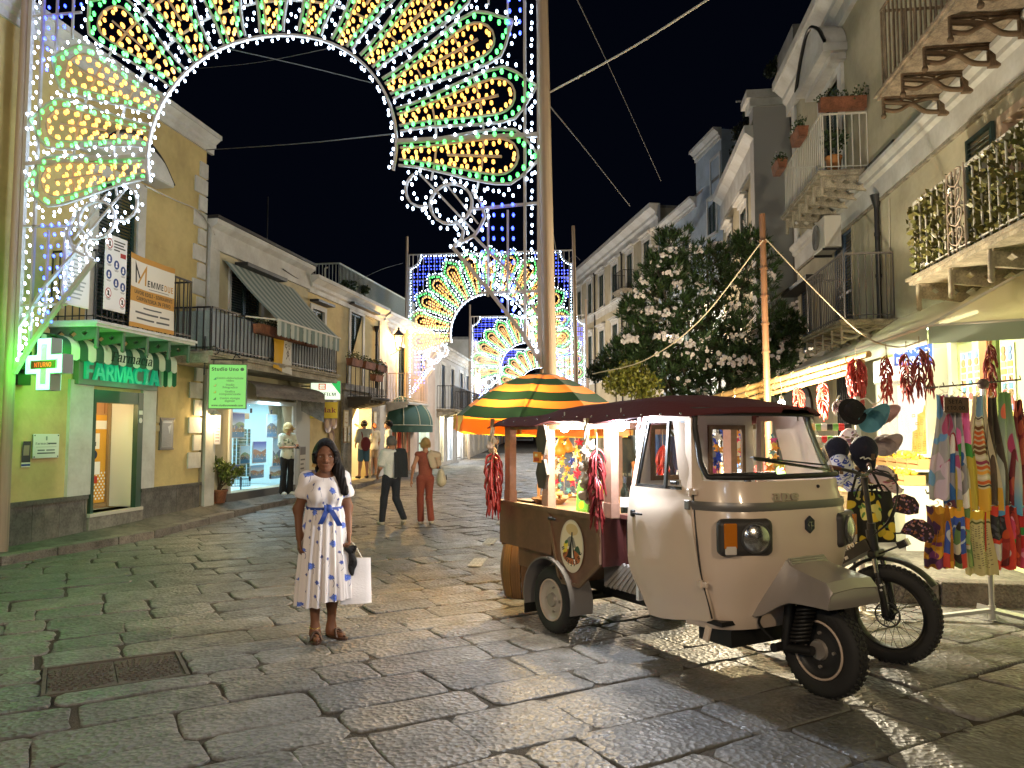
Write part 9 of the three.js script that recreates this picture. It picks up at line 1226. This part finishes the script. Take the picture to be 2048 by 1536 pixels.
{// oleander in flower
const t=thing('oleander_tree','large dark oleander with pale pink flowers in front of the blue house','tree',[3.9,0.24,-15.2]);const o=t.position;
const B=[[1330,600,80,15],[1415,540,60,15],[1490,545,70,15.3],[1380,680,100,15],[1480,670,100,15],[1285,690,55,15],[1555,690,62,15.2],[1350,490,46,15],[1315,540,46,14.6],[1262,620,30,15],[1440,755,85,14.8],[1330,755,70,14.8],[1520,745,70,14.8],[1500,490,40,15.2],[1580,650,32,15],[1260,690,32,14.9],[1240,720,40,15.2]];
const leafG=new THREE.BufferGeometry();leafG.setAttribute('position',new THREE.Float32BufferAttribute([0,0,0,-0.5,0.35,0.1,0,0.38,0,0.5,0.35,0.1,0,1,-0.05],3));leafG.setIndex([0,2,1,0,3,2,1,2,4,2,3,4]);leafG.setAttribute('uv',new THREE.Float32BufferAttribute([0.5,0,0,0.35,0.5,0.4,1,0.35,0.5,1],2));leafG.computeVertexNormals();
const mats=[],cols=[],fl=[],stems=[];seed=4242;const q=new THREE.Quaternion(),q2=new THREE.Quaternion();
for(const[px,py,rp,D]of B){const c=at(px,py,D).sub(o),r=rp / FOC*D,n=Math.round(rp*rp*0.03 +20);
stems.push(tube([[0,0,0],[c.x*0.25 +rr(-0.1,0.1),c.y*0.35,c.z*0.3],[c.x*0.7,c.y*0.75,c.z*0.8],[c.x,c.y,c.z]],0.025,12,5));
for(let i=0;i<n;i++){const u=rr(-0.9,1),a=rr(0,6.28),s=Math.sqrt(1 - u*u),k=r*(0.35 +0.7*Math.pow(rnd(),0.6)),d=new V3(Math.cos(a)*s,u,Math.sin(a)*s),tip=c.clone().addScaledVector(d,k);const up=d.clone().multiplyScalar(0.8).add(new V3(rr(-0.3,0.3),0.9,rr(-0.3,0.3))).normalize();q.setFromUnitVectors(UPV,up);
if(i % 3===0)stems.push(bar(c.clone().lerp(tip,0.3).toArray(),tip.toArray(),0.006,4));
const m=9 +Math.floor(rnd()*7);for(let j=0;j<m;j++){const b=j*2.4,e=new THREE.Euler(0,b,0);q2.setFromEuler(new THREE.Euler(rr(0.35,1.25),0,0));const qq=q.clone().multiply(new THREE.Quaternion().setFromEuler(e)).multiply(q2);const L=rr(0.12,0.2);mats.push(new THREE.Matrix4().compose(tip.clone().addScaledVector(up,-0.09*rnd()),qq,new V3(0.033,L,0.03)));cols.push(rr(0.5,1.2));}
if(k>r*0.7&&rnd()<0.075)for(let f=0,nf=4 +Math.floor(rnd()*9);f<nf;f++)fl.push(tip.clone().add(new V3(rr(-0.11,0.11),rr(-0.02,0.13),rr(0.0,0.13))).addScaledVector(up,0.06));}}
const im=new THREE.InstancedMesh(leafG,leafM([0.055,0.105,0.035]),mats.length);const cc=new THREE.Color();mats.forEach((m,i)=>{im.setMatrixAt(i,m);im.setColorAt(i,cc.setRGB(cols[i],cols[i]*1.02,cols[i]*0.85));});im.name='crown';t.add(im);tag(im,null,null,null,'stuff');
mesh('trunk',merge(stems),mat([0.06,0.05,0.035],0.9),t);
const pet=[];for(let k=0;k<5;k++)pet.push(new THREE.CircleGeometry(0.019,7).applyMatrix4(M4(0,0.021,0,-0.3)).rotateZ(k / 5*2*PI));const fm=new THREE.InstancedMesh(merge(pet),mat([0.82,0.74,0.72],0.7),fl.length);fm.name='flowers';fl.forEach((p,i)=>fm.setMatrixAt(i,M4(p.x,p.y,p.z,rr(-0.8,0.5),rr(-0.9,0.9),rr(0,6),rr(0.8,1.35))));t.add(fm);tag(fm,null,null,null,'stuff');
}
function bush(label,list,c,sd,size=[0.045,0.08],name='bush'){const p0=at(list[0][0],list[0][1],list[0][3]),t=thing(name,label,'bush',p0);let pts=[];list.forEach(([px,py,rp,D,n],i)=>{const p=at(px,py,D).sub(p0);blob(n,p.x,p.y,p.z,rp / FOC*D,sd +i,pts);});leafCluster(pts,size,leafM(c),'foliage',t,sd);mesh('stems',merge(list.map(([px,py,rp,D],i)=>{const p=at(px,py,D).sub(p0);return bar([p.x,p.y - rp / FOC*D*1.4,p.z],[p.x,p.y +rp / FOC*D*0.5,p.z],0.012,5);})),mat([0.05,0.04,0.03],0.9),t);return t;}
bush('low bush with yellow lamplight painted into its leaf colour between umbrella and oleander',[[1262,760,40,13.2,900],[1232,768,28,13.2,400],[1290,775,34,13.2,500]],[0.2,0.2,0.03],900);  // the yellow lamplight is put into the leaf colour
bush('dark shrub at the foot of the long tan house beside the umbrella',[[1205,742,26,22,500],[1225,735,24,22,400],[1190,750,18,22,300]],[0.03,0.06,0.02],930,[0.07,0.12]);
bush('dark leafy plants on the roof room of the tan house',[[1560,135,22,24,500],[1582,122,24,24,500],[1540,145,12,24,200]],[0.03,0.045,0.02],950,[0.08,0.14]);
bush('dark climbing plants on the roof terrace of the tan house',[[1490,270,26,23.5,400],[1478,310,20,24.5,300],[1505,235,20,22.8,300]],[0.02,0.03,0.016],960,[0.08,0.14]);
bush('potted greenery along the roof terrace of the gallery house',[[705,574,10,24,160],[730,583,9,25,160],[690,572,8,23,120]],[0.03,0.06,0.02],970,[0.08,0.12]);
{// plant balcony and leaf screen on the cream building
const F=RB,P=planterOf,B=F.plantBalc;P(F,B[1]+0.02,B[2]+0.98,0.42,0.72,'terracotta planter on the end rail of the high plant balcony',{turn:PI / 2,c:[0.05,0.08,0.03],fl:8,per:60});P(F,F.loc(1600,292,0.85)[0],B[2]+0.85,0.86,0.55,'tilted terracotta planter in the middle of the high plant balcony rail',{c:[0.05,0.09,0.03]});P(F,F.loc(1560,342,0.85)[0],B[2]+0.85,0.86,0.55,'terracotta planter at the far end of the high plant balcony rail',{c:[0.05,0.09,0.03],fl:6});
const pt=thing('potted_plant','tall potted plant standing behind the bars of the high plant balcony','potted plant',F.world(B[1]- 0.25,B[2],0.5));pot(pt,0.13,0.3,mat([0.4,0.17,0.05],0.7));leafCluster(blob(200,0,0.55,0,0.22,77),[0.05,0.09],leafM([0.03,0.06,0.02]),'foliage',pt,6);
const W=F.leafBalc,t=thing('leaf_screen','screen of green artificial ivy leaves tied to the lower right balcony railing','leaf screen',F.world(W[0],W[2],W[3]- 0.03),F.turn);const L=W[1]- W[0];seed=66;const a0=F.loc(1893,440,0.8)[0]- W[0],a1=F.loc(1928,440,0.8)[0]- W[0];const pts=[];for(let i=0;i<4200;i++){const x=rr(0,L);if(x>a0&&x<a1)continue;pts.push([x,rr(0.02,0.84),rr(-0.06,-0.03),rr(0.7,1.1)]);}for(let i=0;i<160;i++)pts.push([rr(-0.03,0.02),rr(0,0.86),rr(-0.8,0.02)]);
leafCluster(pts,[0.062,0.078],mat([0.15,0.145,0.05],0.3),'leaves',t,67);const sc=[],cx=(a0 +a1)/ 2,w=Math.max(0.2,a1 - a0);for(const s of[-1,1])for(let k=0;k<4;k++){const y=0.08 +k*0.2;sc.push(tube([[cx,y,0.02],[cx +s*w*0.3,y +0.05,0.03],[cx +s*w*0.4,y +0.14,0.03],[cx +s*w*0.15,y +0.17,0.03],[cx +s*w*0.12,y +0.1,0.03]],0.009,18,5));}sc.push(bar([cx - w*0.5,0,0.02],[cx - w*0.5,0.86,0.02],0.01,6),bar([cx +w*0.5,0,0.02],[cx +w*0.5,0.86,0.02],0.01,6),bar([cx,0,0.02],[cx,0.86,0.02],0.008,6));mesh('iron_scrolls',merge(sc),mat([0.4,0.32,0.25],0.7),t);
const aw=thing('awning','half open white awning above the blue shuttered window of the cream building','awning',F.world(F.loc(1585,560,0)[0],4.85,0.0),F.turn);mesh('canvas',thick(8,6,(u,v)=>[(u - 0.5)*2.2,0.15 - v*0.55,0.05 +v*0.9],0.004),mat([0.5,0.5,0.47],0.8),aw);mesh('valance',thick(20,2,(u,v)=>[(u - 0.5)*2.2,-0.4 - v*0.14 - 0.015*Math.abs(Math.sin(u*40)),0.952],0.003),mat([0.45,0.45,0.43],0.8),aw);mesh('front_bar',bar([-1.1,-0.4,0.95],[1.1,-0.4,0.95],0.02,8),MT.whiteIron,aw);
}
{// overhead wires and roof aerials
const wire=(pts,r,label,m=MT.cable)=>{const t=thing('overhead_wire',label,'wire',[0,0,0]);mesh('strand',tube(pts,r,24,5),m,t);};
wire([at(1085,192,9.15),at(1255,100,8),at(1430,-10,7)],0.012,'pale thick wire rising to the right from the right arch post',MT.cableLight);wire([at(1085,194,9.15),at(1180,310,14),at(1260,412,22)],0.01,'thin wire falling to the right from the right arch post');wire([at(1150,-10,9),at(1240,180,14),at(1322,362,24)],0.008,'faint steep wire against the dark sky');wire([at(1088,330,9.2),at(1098,420,10),at(1112,500,12)],0.007,'short wire hanging beside the right arch post');wire([at(440,94,10),at(600,130,9.8),at(745,166,9.6)],0.007,'thin wire sloping down across the arch opening, upper');wire([at(395,137,13),at(520,124,12),at(690,90,10)],0.006,'thin wire rising across the arch opening');wire([at(412,300,14.8),at(600,287,12),at(785,268,9.5)],0.009,'nearly level wire through the arch opening');wire([at(290,372,9.8),at(350,400,12),at(400,424,14.6),at(430,470,15.2)],0.012,'cable from the arch to the pharmacy corner',MT.cableLight);wire([at(566,538,18),at(600,560,19),at(690,610,22),at(745,640,24.2)],0.014,'dark cable sagging along the studio and gallery fronts');wire([at(700,570,23),at(760,540,25),at(806,526,27)],0.008,'wire from the gallery roof to the second arch');wire([at(1135,520,27),at(1150,512,27.5),at(1160,520,30)],0.008,'short wire at the right post of the second arch');
const ae=thing('roof_aerial','thin roof mast above the photo studio house','aerial',at(534,486,20));mesh('mast',bar([0,-0.1,0],[0.0,1.25,0],0.018,6),MT.iron,ae);mesh('foot',box(0.15,0.04,0.15,0,-0.1,0),MT.iron,ae);const a2=thing('roof_aerial','small bent pipe on the gallery roof','aerial',at(650,545,21));mesh('mast',polyTube([[0,-0.2,0],[0,0.12,0],[0.08,0.14,0]],0.02),MT.whiteIron,a2);mesh('foot',bar([0,-0.15,0],[0.2,-0.25,0],0.018,6),MT.whiteIron,a2);
const a3=thing('roof_aerial','television aerial with comb rods on the roof terrace of the tan house','aerial',at(1482,203,23));mesh('boom',merge([bar([-0.15,0,0],[0.55,0.05,0],0.03,6),bar([0.5,-0.6,0],[0.5,0.15,0],0.02,6)]),mat([0.4,0.4,0.4],0.6),a3);mesh('rods',merge(Array.from({length:10},(_,k)=>bar([-0.12 +k*0.06,-0.06,0],[-0.12 +k*0.06,0.08,0],0.008,4))),MT.iron,a3);
}
{// lanterns added as fill light behind the viewer and up the street
const fillLantern=(pos,k,label)=>{const t=thing('street_lantern',label,'street lamp',pos);mesh('lantern_frame',merge([...[0,1,2,3].map((q)=>{const a=PI / 4 +q*PI / 2;return beam([Math.cos(a)*0.11,-0.28,Math.sin(a)*0.11],[Math.cos(a)*0.2,0.16,Math.sin(a)*0.2],0.022,0.022);}),cyl(0.1,0.13,0.05,0,-0.3,0,4,0,PI / 4),cyl(0.03,0.25,0.2,0,0.27,0,4,0,PI / 4)]),MT.iron,t);mesh('bulb',ball(0.1,0,0,0,1,1.2,1,12),glow(0xffdfb8,20),t);lamp(t,0xffe2bc,k,0,0,0,0.1);mesh('bracket',merge([bar([0,0.38,0],[0,0.6,0],0.015,6),bar([0,0.6,0],[Math.sign(pos[0])*1.2,0.6,0],0.02,6)]),MT.iron,t);};
fillLantern([-5.4,4.9,2.5],105,'street lantern added to the left behind the viewer as warm frontal fill');fillLantern([3.2,5.2,4.5],85,'street lantern added to the right behind the viewer as warm frontal fill');fillLantern([5.9,5.2,-29],200,'street lantern added behind the oleander to brighten the right house fronts');fillLantern([-1.6,4.6,-44],150,'street lantern added by the far left house to brighten the far street');
}
for(const F of[PH,ST,GA,PK,WH,FL,RB,TB,BB,TF,FR])F.finish();
scene.updateMatrixWorld(true);
renderer.render(scene,camera);
